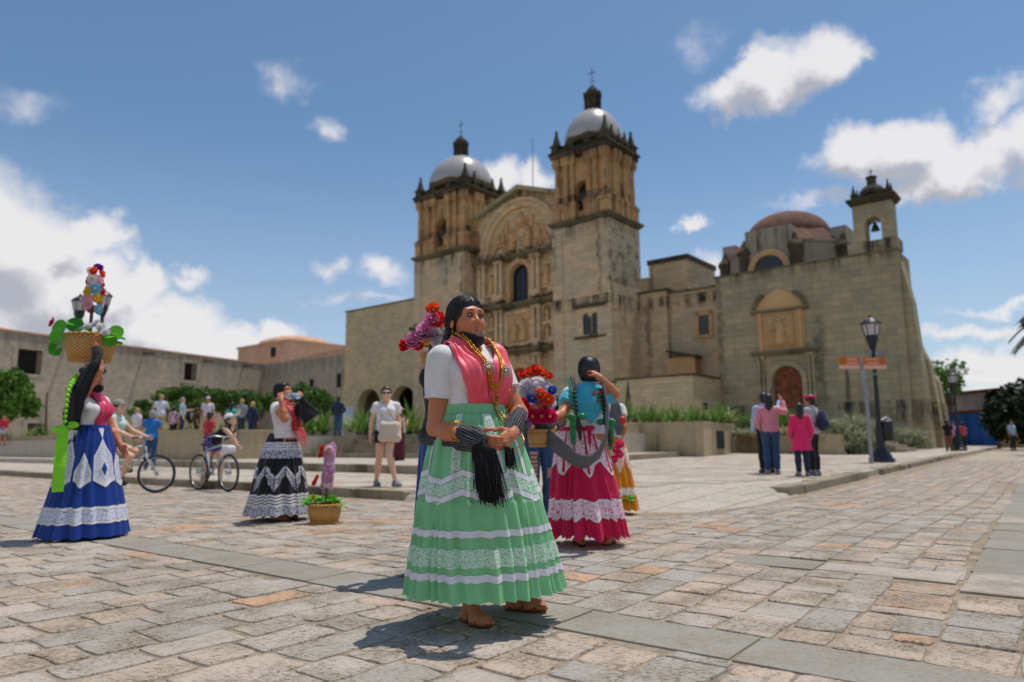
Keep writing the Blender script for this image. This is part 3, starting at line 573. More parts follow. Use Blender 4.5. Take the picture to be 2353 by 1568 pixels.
# ---- chapel
ch = thing('chapel', 'green stone chapel with red dome, open bellcote and arched brown door', 'chapel', P0, CRZ)
b = MB(); arch_wall(b, 8.7, 21.1, .3, 12.85, [(13.55, 2.05, .9, 4.85)], 0, .9); b.box(8.7, 9.6, .9, 20, .3, 12.85); b.box(20.2, 21.1, .9, 3.6, .3, 12.85); b.box(9.6, 20.2, 1.6, 3.6, .3, 12.6); b.box(9.6, 17.8, 3.6, 20, .3, 12.6); b.box(17.8, 20.9, 3.6, 9, .3, 6.2); b.build('wall', m_chapel, ch)
b = MB(); b.box(8.62, 21.18, -.06, 1.0, 12.85, 13.0); b.build('wall_coping', m_ledge, ch)
d = MB(); d.box(12.5, 14.6, .45, .55, .9, 4.85); d.prism([(13.55+1.03*math.cos(PI*i/12), 4.85+1.03*math.sin(PI*i/12)) for i in range(13)], .45, .55); dr = d.build('arched_door', m_door, ch)
d = MB()
for k in range(6): d.box(12.62+.33*k, 12.66+.33*k, .41, .447, .9, 5.3)
d.box(12.55, 14.55, .405, .447, 4.7, 4.85); d.build('door_panel', m_door, dr)
b = MB(); ring_arch(b, 13.55, 4.85, 1.04, 1.4, -.12, .05, 14); b.box(12.15, 12.51, -.12, .05, .9, 4.85); b.box(14.59, 14.95, -.12, .05, .9, 4.85)
for x in (11.7, 11.98, 15.12, 15.4): column(b, x, -.14, .9, 6.7, .11)
b.box(11.4, 15.7, -.12, -.004, 6.3, 6.75); b.build('door_surround', m_chapel, ch)
b = MB(); b.box(11.2, 15.9, -.42, 0, 6.8, 7.0); b.box(11.35, 15.75, -.28, 0, 6.62, 6.8); b.build('relief_ledge', m_ledge, ch); b = MB(); b.box(11.35, 15.35, -.34, 0, 9.75, 9.93); b.build('relief_ledge', m_ledge, ch)
b = MB(); b.box(11.75, 15.0, -.14, 0, 7.0, 9.72); b.build('relief_panel', m_relief, ch)
b = MB(); b.box(12.4, 14.3, -.26, -.142, 7.25, 9.55)
for k in range(40): b.ball((13.35+rr.uniform(-.85, .85), -.26, 7.4+rr.uniform(0, 2)), (rr.uniform(.06, .2), .1, rr.uniform(.08, .24)), 7, 5)
statue(b, 13.35, -.34, 7.4, 1.9)
for x in (12.0, 14.75): column(b, x, -.22, 7.02, 9.7, .13)
b.build('saint_relief', m_relief, ch, True)
b = MB(); b.prism([(11.5, 9.94), (15.2, 9.94), (14.8, 10.5), (14.1, 11.1), (13.35, 11.4), (12.6, 11.1), (11.9, 10.5)], -.12, 0); b.build('pediment', m_relief, ch)
b = MB()
for s in (-1, 1):
    ring_arch(b, 13.35, 9.5, 1.75, 2.02, -.36, -.0, 8, 0, .32 if s < 0 else PI-.95, .95 if s < 0 else PI-.32)
b.build('broken_pediment', m_ledge, ch)
for dy, k in ((0, 1.), (4.2, .62), (7.0, .5)):
    b = MB(); p = [(21.11 if k == 1 else 20.91, .1), (22.0, .1), (21.85, 5*k), (21.6, 9.5*k), (21.11 if k == 1 else 20.91, 12.3*k)]; b.prism(p, .3+dy, 1.7+dy); b.build('buttress', m_chapel, ch)
# bellcote
bc = thing('bellcote', None, None); bc.parent = ch
b = MB(); b.box(18.1, 21.14, -.02, 1.6, 13.0, 13.75); arch_wall(b, 18.55, 20.95, 13.75, 16.3, [(19.75, .98, 13.75, 14.9)], .05, 1.4); b.build('bellcote_wall', m_chapel, bc)
b = MB(); cornice(b, 18.55, 20.95, .05, 1.4, 16.3, .45, .3); b.box(18.6, 20.9, .1, 1.35, 16.75, 17.05); b.lathe([(.85, 0), (.8, .25), (.55, .55), (.3, .68)], (19.75, .72, 17.05), 12); b.lathe([(.3, 0), (.3, .45), (.36, .5), (.36, .6), (.1, .65)], (19.75, .72, 17.7), 10); b.tube([(19.75, .72, 18.3), (19.75, .72, 18.9)], .03, 5); b.tube([(19.6, .72, 18.7), (19.9, .72, 18.7)], .03, 5); b.build('bellcote_roof', m_dark, bc)
for x in (18.7, 20.8):
    for y in (.2, 1.25): c = MB(); pinnacle(c, x, y, 16.75, .5); c.build('pinnacle', m_dark, bc)
b = MB(); b.lathe([(.3, 0), (.27, .04), (.18, .3), (.1, .5), (.02, .55)], (19.75, .7, 14.55), 12); b.tube([(19.2, .7, 15.12), (20.3, .7, 15.12)], .04, 6); b.build('bell', m_bell, bc, True)
# red dome
dm = thing('dome', None, None); dm.parent = ch; dc = (11.9, 7.6)
b = MB(); b.lathe([(4.75, 0), (4.75, 2.9), (4.9, 2.95), (4.9, 3.15), (4.6, 3.2)], (dc[0], dc[1], 12.6), 8, 0, PI/8)
for k in range(4):
    a = -PI/2+PI/2*k; n = (math.cos(a), math.sin(a)); b.obox((dc[0]+n[0]*4.3, dc[1]+n[1]*4.3, 14.6), (.55, 1.75, 2.2), a)
b.build('dome_drum', stone('drum_render', (S(178, 166, 146), S(160, 152, 136), S(186, 168, 144)), .8, .4, 1., thr=.5, brick=False), dm)
b = MB(); b.lathe([(4.6, 0), (3.5, 1.15), (3.3, 1.25)], (0, 0, 0), 8, 0, PI/8); b.build('drum_roof', m_pinkdome, dm, False, (dc[0], dc[1], 15.8))
b = MB(); b.lathe([(3.3*math.cos(a), 2.25*math.sin(a)) for a in np.linspace(0, PI/2-.03, 12)], (0, 0, 0), 32); b.build('dome_shell', m_pinkdome, dm, True, (dc[0], dc[1], 16.9))
b = MB(); yf = dc[1]-4.87; b.box(dc[0]-1.1, dc[0]+1.1, yf, yf+.01, 12.7, 13.6); b.prism([(dc[0]+1.1*math.cos(PI*i/10), 13.6+1.0*math.sin(PI*i/10)) for i in range(11)], yf, yf+.01); b.build('dome_window', m_glass, dm)
b = MB(); ring_arch(b, dc[0], 13.5, 1.15, 1.6, yf-.2, yf+.2, 12); b.build('window_arch', m_relief, dm)
for k in range(8):
    a = PI/8+2*PI*k/8; c = MB(); c.lathe([(.5, 0), (.5, 2.2), (.62, 2.3), (.62, 2.5), (.3, 2.9), (.12, 3.4), (.02, 3.5)], (dc[0]+5.0*math.cos(a), dc[1]+5.0*math.sin(a), 12.7), 8); c.build('buttress_pier', m_dark, dm)
# recessed wall with window between tower and chapel
rw = thing('recessed_wall', 'recessed stone wall with one window between the right tower and the chapel', 'wall', P0, CRZ)
b = MB(); arch_wall(b, 2.42, 8.68, .4, 13.3, [], 5.0, 6.0); b.build('wall_face', m_chapel if False else m_tower, rw)
b = MB(); b.box(5.05, 5.95, 4.93, 4.996, 9.5, 11.1); b.build('window', m_glass, rw)
b = MB(); b.box(4.75, 5.05, 4.88, 4.996, 9.4, 11.4); b.box(5.95, 6.25, 4.88, 4.996, 9.4, 11.4); b.box(4.75, 6.25, 4.88, 4.996, 11.1, 11.397); b.box(4.7, 6.3, 4.8, 4.996, 9.2, 9.397); b.build('window_frame', m_relief, rw)
b = MB(); b.box(2.43, 8.6, 4.9, 6.1, 13.3, 13.5); b.build('wall_coping', m_ledge, rw)
b = MB(); b.prism([(2.6, 8.1), (5.2, 7.5), (5.2, 7.7), (2.6, 8.3)], 3.6, 4.99); b.build('lean_to_roof', m_dark, rw)
b = MB(); b.box(2.5, 5.0, 3.9, 4.9, 1, 7.6); b.build('lean_to', m_relief, rw)
# low stone building in front
lb = thing('low_stone_building', 'low mossy stone annexe in front of the right tower and recessed wall', 'building', P0, CRZ)
b = MB(); b.box(2.6, 8.65, -4.6, -.01, .6, 5.25); b.box(-1.2, 2.6, -4.0, -.3, .6, 5.1); b.build('wall', m_wing, lb)
b = MB(); b.box(2.5, 8.75, -4.7, -.011, 5.25, 5.4); b.box(-1.3, 2.5, -4.1, -.25, 5.1, 5.25); b.build('parapet', m_dark, lb)
b = MB(); b.box(8.652, 8.7, -3.2, -2.5, 1.2, 3.4); b.build('door_opening', m_darkhole, lb)
# ------------------------------------------------------------------ convent at left
def wpt(x, y, z): return gnd(x, y, z)
ZT = 11.7; K1 = wpt(606, 838, ZT); K0 = wpt(-160, 737, ZT); K2 = wpt(796, 815, ZT)
def wall_frame(A, B):
    d = (B-A)[:2]; return math.atan2(d[1], d[0]), float(np.linalg.norm(d))
cv = thing('convent', 'long weathered convent wall with dark square windows at left', 'building', (float(K0[0]), float(K0[1]), 0), wall_frame(K0, K1)[0])
CL = wall_frame(K0, K1)[1]
Ci = np.array(cv.matrix_basis.inverted()) if False else None
ang = wall_frame(K0, K1)[0]; ca, sa = math.cos(ang), math.sin(ang)
def conv_x(px, py):                               # where a pixel's ray meets the convent wall: distance along it and height
    d = ray(px, py); n = np.array([-sa, ca, 0]); t = ((K0-np.array([0, 0, HC]))@n)/(d@n); P = np.array([0, 0, HC])+d*t; return float((P-K0)[0]*ca+(P-K0)[1]*sa), float(P[2])
wins = []
for (xa, ya), (xb, yb) in (((42, 801), (93, 862)), ((424, 833), (450, 876)), ((63, 973), (98, 1008))):
    x0, z0 = conv_x(xa, ya); x1, z1 = conv_x(xb, yb); wins.append((x0, x1, z1, z0))
b = MB(); cuts = sorted(wins[:2]); x = -14
for x0, x1, z0, z1 in cuts:
    b.box(x, x0, 0, 1.2, .3, ZT); b.box(x0, x1, 0, 1.2, .3, z0); b.box(x0, x1, 0, 1.2, z1, ZT); x = x1
b.box(x, CL, 0, 1.2, .3, ZT); b.build('wall', m_convent, cv)
b = MB(); b.box(-14, CL, -.12, 1.3, ZT, ZT+.14); b.build('wall_coping', m_terracotta, cv)
for k, (x0, x1, z0, z1) in enumerate(wins):
    w = MB()
    if k < 2: w.box(x0, x1, .8, .9, z0, z1)
    else: w.box(x0, x1, -.03, .002, z0, z1)
    f = w.build('window', m_darkhole, cv)
    w = MB(); w.box(x0-.45, x0, -.05, .3, z0-.3, z1+.4); w.box(x1, x1+.45, -.05, .3, z0-.3, z1+.4); w.box(x0, x1, -.05, .3, z1, z1+.4); w.box(x0, x1, -.06, .3, z0-.3, z0); w.build('window_frame', m_convent, f)
for px in (150, 330, 470, 560):                    # spouts under the coping, whose long shadows fall down the wall
    x0 = conv_x(px, 800)[0]; w = MB(); w.tube([(x0, 0, ZT-.5), (x0, -1.5, ZT-.65)], .16, 8); w.build('rain_spout', m_dark, cv)
hb = MB(); hb.lathe([(3.4*math.cos(a), 1.2*math.sin(a)) for a in np.linspace(0, 1.5, 8)], (0, 0, 0), 20)
for px in (48, 385): x0 = conv_x(px, 790)[0]; o_ = hb.build('vault_dome', m_terracotta, cv, True, (x0+1, 7, ZT+.1)); o_.scale = (1, 1, .7 if px > 100 else 1)
a2, L2 = wall_frame(K1, K2)
c2 = thing('convent_wing', 'convent back wall with terracotta roof line behind the bushes', 'building', (float(K1[0]), float(K1[1]), 0), a2)
b = MB(); b.box(.02, L2+6, .02, 1.0, .3, ZT); b.build('wall', m_convent, c2)
b = MB(); b.prism([(0.05, ZT), (L2+6, ZT), (L2+6, ZT+1.6), (L2*.5, ZT+.7)], 1.0, 8.0); b.build('roof', m_terracotta, c2)
for fx in (.30, .62, .93):
    w = MB(); w.box(L2*fx-.45, L2*fx+.45, -.02, .018, 6.6+fx*1.2, 8.3+fx*1.2); f = w.build('window', m_darkhole, c2)
    w = MB(); w.box(L2*fx-.7, L2*fx-.45, -.08, .018, 6.4+fx*1.2, 8.6+fx*1.2); w.box(L2*fx+.45, L2*fx+.7, -.08, .018, 6.4+fx*1.2, 8.6+fx*1.2); w.build('window_frame', m_convent, f)
# domed terracotta building behind
D0 = at(640, 800, 128.); db = thing('domed_building', 'square terracotta building with low pink dome behind the convent', 'building', (float(D0[0]), float(D0[1])+8, 0), CRZ)
def dz(px, py, Y=128.): return at(px, py, Y)[2]
zt = dz(640, 788); wd = (at(728, 800, 128)-at(552, 800, 128))[0]
b = MB(); b.box(-wd*.62, wd*.62, -wd*.45, wd*.5, 0, zt); b.build('wall', m_terracotta, db)
b = MB(); b.box(-wd*.64, wd*.64, -wd*.47, wd*.52, zt, zt+.35); b.build('parapet', m_terracotta, db)
b = MB(); b.lathe([(wd*.5*math.cos(a), (dz(660, 766)-zt-.3)*1.25*math.sin(a)) for a in np.linspace(0, 1.53, 10)], (0, 0, 0), 8, 0, PI/8); b.build('dome', m_terracotta, db, False, (wd*.1, 0, zt+.3))
b = MB(); b.box(-.8, .8, -.03, 0, -.9, .9); b.build('window', m_darkhole, db, loc=(wd*.25, -wd*.45-.01, zt-1.6))
# blue wall and far houses at the end of the street
m_blue = plain('blue_painted_wall', S(18, 88, 176), .7, .15, 1.5)
m_roof2 = plain('dark_red_tile_roof', S(110, 52, 44), .8, .3, 3.)
A = at(2150, 1005, 62.); Bq = at(2296, 1000, 55.); an, L = wall_frame(A, Bq)
bw = thing('blue_wall', 'bright blue painted street wall with red tile coping at the far right', 'wall', (float(A[0]), float(A[1]), 0), an)
b = MB(); b.box(-3, L, 0, .4, -.05, 2.75); b.build('wall_face', m_blue, bw); b = MB(); b.box(-3.1, L+.1, -.2, .6, 2.75, 2.95); b.build('tile_coping', m_roof2, bw)
b = MB(); b.box(L*.52, L*.56, -.04, 0, 0, 2.74); b.build('pilaster', plain('darker_blue_paint', S(14, 66, 140), .7), bw)
b = MB(); b.box(L+.02, L+4.5, .05, .45, -.05, 2.1); b.build('grey_wall', m_wing, bw)
m_cream = plain('cream_house_render', S(168, 160, 160), .8, .1, 1.)
hs = thing('far_house', 'pale flat roofed house behind the blue wall', 'house', (float(A[0])+3, float(A[1])+9, 0), an)
b = MB(); b.box(-6, 13, 0, 8, 0, 4.6); b.build('wall', m_cream, hs); b = MB(); b.box(-6.2, 13.2, -.3, 8.3, 4.6, 4.85); b.build('roof', m_roof2, hs)
# ================================================================== PLANTS
def leaf_mat(name, a, b_, c, trans=.25):
    m, nt, b = new_mat(name); t = N(nt, 'ShaderNodeAttribute', out=2, attribute_name='tint')
    col = MIX(nt, RAMP(nt, t, 0, .5), a, b_); col = MIX(nt, RAMP(nt, t, .6, 1.), col, c)
    setp(b, Base_Color=col, Roughness=.55, Specular_IOR_Level=.3)
    tr = nt.nodes.new('ShaderNodeBsdfTranslucent'); nt.links.new(col, tr.inputs[0]); mx = nt.nodes.new('ShaderNodeMixShader'); mx.inputs[0].default_value = trans
    o = nt.nodes['Material Output']; nt.links.new(b.outputs[0], mx.inputs[1]); nt.links.new(tr.outputs[0], mx.inputs[2]); nt.links.new(mx.outputs[0], o.inputs[0]); return m
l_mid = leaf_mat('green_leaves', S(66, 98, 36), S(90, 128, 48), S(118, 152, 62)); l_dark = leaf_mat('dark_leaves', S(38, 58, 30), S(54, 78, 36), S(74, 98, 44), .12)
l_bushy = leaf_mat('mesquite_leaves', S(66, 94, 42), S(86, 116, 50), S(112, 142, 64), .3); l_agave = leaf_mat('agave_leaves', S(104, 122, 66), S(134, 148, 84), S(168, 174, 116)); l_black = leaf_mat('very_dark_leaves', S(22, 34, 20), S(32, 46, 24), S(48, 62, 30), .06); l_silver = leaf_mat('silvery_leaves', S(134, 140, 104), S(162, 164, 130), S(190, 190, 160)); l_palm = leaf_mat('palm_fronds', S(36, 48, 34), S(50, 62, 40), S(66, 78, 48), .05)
l_bright = leaf_mat('bright_basket_leaves', S(52, 140, 30), S(86, 176, 40), S(120, 200, 60))
m_bark = plain('bark', S(104, 88, 70), .9, .3, 6., bmp=.5); m_stalk = plain('dry_stalk', S(92, 76, 60), .9, .2, 6.)
def leaf_quads(blobs, n, size, thin=.5, seed=0, shell=.55):
    g = np.random.default_rng(seed); vol = np.array([b[3]*b[4]*b[5] for b in blobs])**.67; pick = g.choice(len(blobs), n, p=vol/vol.sum()); B = np.array(blobs)[pick]
    d = g.normal(size=(n, 3)); d /= np.linalg.norm(d, axis=1)[:, None]; r = shell+(1-shell)*g.random(n)**.6; r *= 1+.22*np.sin(d[:, 0]*5+d[:, 2]*7+pick)*g.random(n)
    c = B[:, :3]+d*B[:, 3:6]*r[:, None]
    u = g.normal(size=(n, 3)); u /= np.linalg.norm(u, axis=1)[:, None]; w = np.cross(u, g.normal(size=(n, 3))); w /= np.linalg.norm(w, axis=1)[:, None]
    s = size*(.6+.8*g.random(n)); u *= s[:, None]; w *= (s*thin)[:, None]
    Q = np.stack([c-u, c-.1*u+w, c+u, c-.1*u-w], 1); return Q, np.clip(g.random(n)*.8+.1*np.sin(pick*2.3)+.1, 0, 1)
def tree(name, label, cat, base, blobs, n, size, lm, trunk_r=.12, group=None, thin=.5, seed=0, limbs=True, shell=.55):
    t = thing(name, label, cat, tuple(base), group=group); b = MB(); low = min(bb[2] for bb in blobs)*.55
    b.tube([(0, 0, -.2), (.05, 0, low*.5), (0, .05, low)], [trunk_r*1.3, trunk_r, trunk_r*.8], 8)
    if limbs:
        for bb in blobs: b.tube([(0, .05, low*.95), (bb[0]*.5, bb[1]*.5, (low+bb[2])*.5+.1), (bb[0], bb[1], bb[2]+bb[5]*.3)], [trunk_r*.7, trunk_r*.45, trunk_r*.15], 6)
    b.build('trunk', m_bark, t); Q, ti = leaf_quads(blobs, n, size, thin, seed, shell); quads('crown', Q, lm, t, tint=ti); return t
def px_tree(px, py, w, h, base_y, Y, *a, nb=6, seed=1, zb=1.1, rr=1., **k):
    """a tree whose crown is centred where the photograph has it, at depth Y"""
    g = random.Random(seed); c = at(px, py, Y); s = Y/1634.; base = (c[0], c[1], zb); H = c[2]-zb
    bl = [(g.uniform(-.6, .6)*w*s, g.uniform(-.5, .5)*w*s, H+g.uniform(-.45, .45)*h*s, w*s*g.uniform(.35, .55)*rr, w*s*g.uniform(.35, .5)*rr, h*s*g.uniform(.45, .7)*rr) for _ in range(nb)]
    return tree(a[0], a[1], a[2], base, bl, *a[3:], seed=seed, **k)
G = 'mesquite trees in front of the convent wall'
px_tree(18, 908, 72, 76, 0, 42, 'leafy_tree', 'dense dark green tree at the left edge before the convent', 'tree', 7500, .16, l_mid, nb=20, seed=3, shell=.35, rr=.7)
for i, (x, y, w, h, Y, lab) in enumerate(((366, 936, 62, 34, 60, 'low spreading green tree left of the window in the convent wall'), (440, 916, 78, 46, 63, 'taller spreading green tree right under the narrow convent window'), (522, 918, 70, 40, 62, 'flat topped green tree between the convent window and the drinking woman'),
        (590, 920, 56, 40, 60, 'rounded green tree just left of the drinking woman'), (690, 908, 66, 44, 62, 'green tree behind the raised water bottle'), (742, 922, 44, 48, 61, 'green tree against the battered corner of the stone wing'))):
    px_tree(x, y+5, w*1.08, h*.92, 0, Y, 'mesquite_tree', lab, 'tree', 5200, .19, l_bushy, .1, G, nb=20, seed=20+i, shell=.3, rr=.62)
px_tree(2178, 862, 46, 56, 0, 62, 'thin_tree', 'sparse young tree with thin bent trunk beside the chapel', 'tree', 520, .24, l_mid, .11, nb=10, seed=41, zb=0, shell=.2)
px_tree(2140, 950, 34, 40, 0, 70, 'bushy_tree', 'mid green bush behind the chapel buttress', 'tree', 1500, .25, l_dark, .1, nb=6, seed=42, zb=0)
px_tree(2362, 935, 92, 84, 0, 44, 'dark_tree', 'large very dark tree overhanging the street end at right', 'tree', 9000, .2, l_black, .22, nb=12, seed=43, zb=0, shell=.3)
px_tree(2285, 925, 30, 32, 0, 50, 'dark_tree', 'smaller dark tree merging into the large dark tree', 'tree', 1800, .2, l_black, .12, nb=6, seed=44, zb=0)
# palm at the right edge
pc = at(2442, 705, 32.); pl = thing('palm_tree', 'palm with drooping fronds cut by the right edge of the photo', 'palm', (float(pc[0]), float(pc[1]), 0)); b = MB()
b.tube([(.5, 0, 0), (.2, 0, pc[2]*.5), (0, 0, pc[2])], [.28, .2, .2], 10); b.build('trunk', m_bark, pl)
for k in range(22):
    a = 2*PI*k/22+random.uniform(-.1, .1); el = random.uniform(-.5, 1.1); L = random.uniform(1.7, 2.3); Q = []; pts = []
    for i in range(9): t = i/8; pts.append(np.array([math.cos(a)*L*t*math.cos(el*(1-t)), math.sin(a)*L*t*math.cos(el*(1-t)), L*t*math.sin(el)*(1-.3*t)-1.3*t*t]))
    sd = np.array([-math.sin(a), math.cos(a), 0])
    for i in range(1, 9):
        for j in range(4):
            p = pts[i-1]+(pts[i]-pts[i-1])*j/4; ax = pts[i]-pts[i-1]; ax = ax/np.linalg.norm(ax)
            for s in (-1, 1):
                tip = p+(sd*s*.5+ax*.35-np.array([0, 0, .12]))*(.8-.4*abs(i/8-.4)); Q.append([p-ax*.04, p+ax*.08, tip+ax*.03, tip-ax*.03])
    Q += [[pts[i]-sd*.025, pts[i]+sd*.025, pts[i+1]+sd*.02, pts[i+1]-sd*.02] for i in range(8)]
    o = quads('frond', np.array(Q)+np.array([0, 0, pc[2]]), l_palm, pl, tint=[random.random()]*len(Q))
def rosette(n, L, w, seed, up=.75):
    g = random.Random(seed); Q = []
    for k in range(n):
        a = 2*PI*k/n*2.4+g.uniform(-.3, .3); e = up*g.uniform(.45, 1.3)+.1; l = L*g.uniform(.7, 1.1); d = np.array([math.cos(a), math.sin(a), 0]); sd = np.array([-math.sin(a), math.cos(a), 0]); pr = None
        for i in range(4):
            t = i/3; p = d*l*t*math.cos(e)*(1+.3*t)+np.array([0, 0, l*(t*math.sin(e)-.18*t*t)]); ww = w*(1-t)**.7*(1 if i else .7)
            if pr is not None: Q.append([pr[0]-sd*pr[1], pr[0]+sd*pr[1], p+sd*ww, p-sd*ww])
            pr = (p, ww)
    return np.array(Q)
ros = [(rosette(26, .55, .03, 5), l_agave), (rosette(34, .62, .022, 6, 1.0), l_mid), (rosette(30, .5, .035, 7, .8), l_silver)]
RME = {}
def agave(P, kind, s, label, group):
    if kind not in RME:
        Q, lm = ros[kind]; o = quads('agave_plant', Q, lm, tint=np.random.default_rng(kind).random(len(Q))); RME[kind] = o.data
    else: o = bpy.data.objects.new('agave_plant', RME[kind]); COL.objects.link(o)
    o.location = tuple(P); s *= 1.3; o.scale = (s, s, s*random.uniform(.9, 1.35)); o.rotation_euler = (0, 0, random.uniform(0, 6)); return tag(o, label, 'plant', group)
# (pixel x, pixel y of the foot, depth, kind, size)
ORD = 'first second third fourth fifth sixth seventh eighth ninth tenth eleventh twelfth thirteenth fourteenth fifteenth sixteenth seventeenth eighteenth'.split()
GP = {'right': 'spiky plants on top of the corner planter', 'left': 'spiky plants along the long planter wall', 'mid': 'spiky plants beside the broad steps', 'low': 'pale plants in the lower planter'}
for g, kinds, lab, L in (('right', (1, 1, 0), 'green spiky plant on the corner planter', [(x, 974-.004*(x-1430), 33.5+i % 3*.8, 1.25+.3*((i*7) % 3)) for i, x in enumerate(range(1424, 1690, 18))]),
        ('left', (0, 0, 1), 'agave rosette on the long planter wall', [(x, 1003-.022*x+6, 29+(600-x)*.026+i % 2, 1.15+.2*((i*5) % 3)) for i, x in enumerate((20, 62, 100, 128, 262, 300, 352, 392, 416, 448, 500, 548))]),
        ('mid', (1, 1, 0), 'bushy spiky plant above the broad steps', [(x, 1000-(i % 2)*6, 32+i % 3, 1.5+.25*((i*5) % 3)) for i, x in enumerate(list(range(694, 750, 13))+list(range(806, 960, 17))+[1195, 1215])]),
        ('low', (2, 2, 0), 'pale silvery plant in the low planter', [(x, 1004+(i % 2)*2-(0 if x < 1800 else 2), 38-(x-1680)*.022, 1.1+.25*((i*3) % 3)) for i, x in enumerate(list(range(1684, 1770, 14))+list(range(1800, 1890, 15)))])):
    for i, (x, y, Y, s) in enumerate(L): agave(at(x, y, Y), kinds[i % 3], s, ORD[i]+' '+lab+', counted from the left', GP[g])
def mound(px, py, w, h, Y, n, label, lm=l_silver, sz=.3, seed=9):
    c = at(px, py+h, Y); s = Y/1634.; o_ = thing('silvery_bush', label, 'bush', tuple(c)); bl = [(0, 0, h*s*.9, w*s, w*s, h*s*1.1), (w*s*.5, -.2, h*s*.6, w*s*.6, w*s*.6, h*s*.8), (-w*s*.5, .2, h*s*.7, w*s*.6, w*s*.6, h*s*.8)]
    Q, t = leaf_quads(bl, n, sz, .09, seed, .6); quads('foliage', Q, lm, o_, tint=t)
    b = MB(); b.tube([(0, 0, -.3), (0, 0, h*s)], [.12, .05], 6); b.build('stem', m_bark, o_); return o_
mound(1950, 998, 62, 38, 33, 3800, 'large silvery rounded bush left of the sign post'); mound(2085, 1004, 40, 18, 40, 1500, 'low silvery bush beside the small steps', seed=10)
mound(1800, 962, 90, 16, 43, 2400, 'band of green grasses behind the pink sweater', l_mid, .35, 11)
for i, (x, y0, y1, dx, Y) in enumerate(((105, 905, 992, 3, 40), (163, 893, 990, -10, 40), (193, 872, 985, -3, 42), (383, 904, 985, 0, 44), (1437, 880, 960, 6, 36), (1452, 893, 960, -8, 36), (1760, 890, 950, 14, 46), (1796, 888, 950, -8, 46))):
    A = at(x, y1, Y); Bp = at(x+dx, y0, Y); b = MB(); b.tube([(0, 0, 0), tuple((Bp-A)*.5), tuple(Bp-A)], [.075, .06, .04], 7); b.ball(tuple(Bp-A), (.05, .05, .09), 6, 4)
    tag(b.build('dry_agave_stalk', m_stalk, loc=tuple(A)), ('tall dry agave stalk by the left tree, leaning slightly', 'second dry stalk from the left edge, leaning left', 'tallest dry stalk just left of the woman in blue', 'dry stalk standing between the girl on the bicycle and the convent', 'dry stalk before the low annexe, leaning right', 'dry stalk before the low annexe, leaning left', 'dry stalk left of the chapel door, leaning right', 'dry stalk beside the chapel door, leaning left')[i], 'stalk', 'dry agave stalks in the beds')
# ================================================================== STREET FURNITURE
m_milk = plain('frosted_lamp_glass', S(196, 190, 190), .35, .05, 5.)
m_orange = plain('orange_sign_board', S(214, 116, 60), .5, .06, 6.); m_orange2 = plain('deep_orange_square', S(196, 100, 20), .5, .05); m_pale = plain('pale_sign_strip', S(236, 176, 150), .5, .05)
m_grey = plain('grey_box_paint', S(120, 128, 134), .5, .1); m_white = plain('white_paint', S(226, 226, 226), .45, .04)
def lantern(par, c, s=1.):
    """six-sided street lantern standing on a funnel"""
    b = MB(); b.lathe([(.045*s, 0), (.06*s, .25*s), (.09*s, .3*s), (.12*s, .42*s), (.15*s, .46*s), (.16*s, .62*s)], c, 12); z = c[2]+.62*s
    for k in range(6):
        a = PI/6+2*PI*k/6; b.tube([(c[0]+.165*s*math.cos(a), c[1]+.165*s*math.sin(a), z), (c[0]+.225*s*math.cos(a), c[1]+.225*s*math.sin(a), z+.3*s)], .012*s, 5)
    f = b.build('lantern', m_iron, par)
    b = MB(); b.lathe([(.155*s, 0), (.215*s, .3*s)], (c[0], c[1], z), 6, 0, PI/6); b.build('lantern_glass', m_milk, f)
    b = MB(); b.lathe([(.27*s, .3*s), (.26*s, .33*s), (.2*s, .4*s), (.11*s, .46*s), (.04*s, .5*s), (.05*s, .53*s), (.01*s, .58*s)], (c[0], c[1], z), 12); b.build('lantern_roof', m_iron, f); return f
def lamp_post(label, P, H):
    t = thing('street_lamp', label, 'street lamp', tuple(P)); b = MB()
    b.lathe([(.36, 0), (.36, .1), (.3, .14), (.26, .24), (.18, .34), (.14, .42)], (0, 0, 0), 12); b.build('base', m_iron, t)
    b = MB(); b.lathe([(.13, .4), (.13, 1.0), (.1, 1.08), (.085, 1.2), (.07, 1.3), (.06, H*.65), (.055, H-1.3)], (0, 0, 0), 12); b.build('post', m_iron, t); return t
H1 = 4.45; P = gnd(2027, 1062, .13); L1 = lamp_post('black street lamp with loudspeakers behind the orange direction sign', P, H1); lantern(L1, (0, 0, H1-1.3), 1.15)
b = MB(); b.box(-.16, .16, -.14, .14, H1-1.62, H1-1.3); b.build('control_box', m_grey, L1)
for dx, dz, a in ((-.3, -1.34, .6), (-.22, -1.12, .2), (.2, -1.16, -.5)):
    b = MB(); A = np.array(Matrix.Rotation(a, 3, 'Z')@Matrix.Rotation(PI/2, 3, 'X')); o = MB().lathe([(.03, -.1), (.045, 0), (.09, .1), (.105, .11), (.07, .08)], (0, 0, 0), 12); b.add(o.v[0]@A.T+np.array([dx, -.05, H1+dz]), o.f); b.tube([(0, 0, H1+dz), (dx, 0, H1+dz)], .025, 6); b.build('loudspeaker', m_galv, L1, True)
b = MB(); b.lathe([(.075, 0), (.075, .06)], (0, 0, 2.62), 10); b.build('green_band', plain('green_tape', S(96, 150, 130), .5), L1)
P2 = gnd(2205, 1036, .13); L2 = lamp_post('distant black street lamp before the blue wall', P2, 4.2); lantern(L2, (0, 0, 2.9), 1.1)
bn = thing('litter_bin', 'black litter bin fixed to the near right lamp post', 'bin', tuple(P+np.array([.22, -.05, .62]))); b = MB(); b.lathe([(.14, 0), (.16, .1), (.17, .6), (.14, .62), (.14, .5)], (0, 0, 0), 12); b.build('bucket', m_iron, bn); b = MB(); b.tube([(-.18, 0, .62), (-.02, 0, .72), (.12, 0, .62)], .03, 6); b.build('hood', m_white, bn)
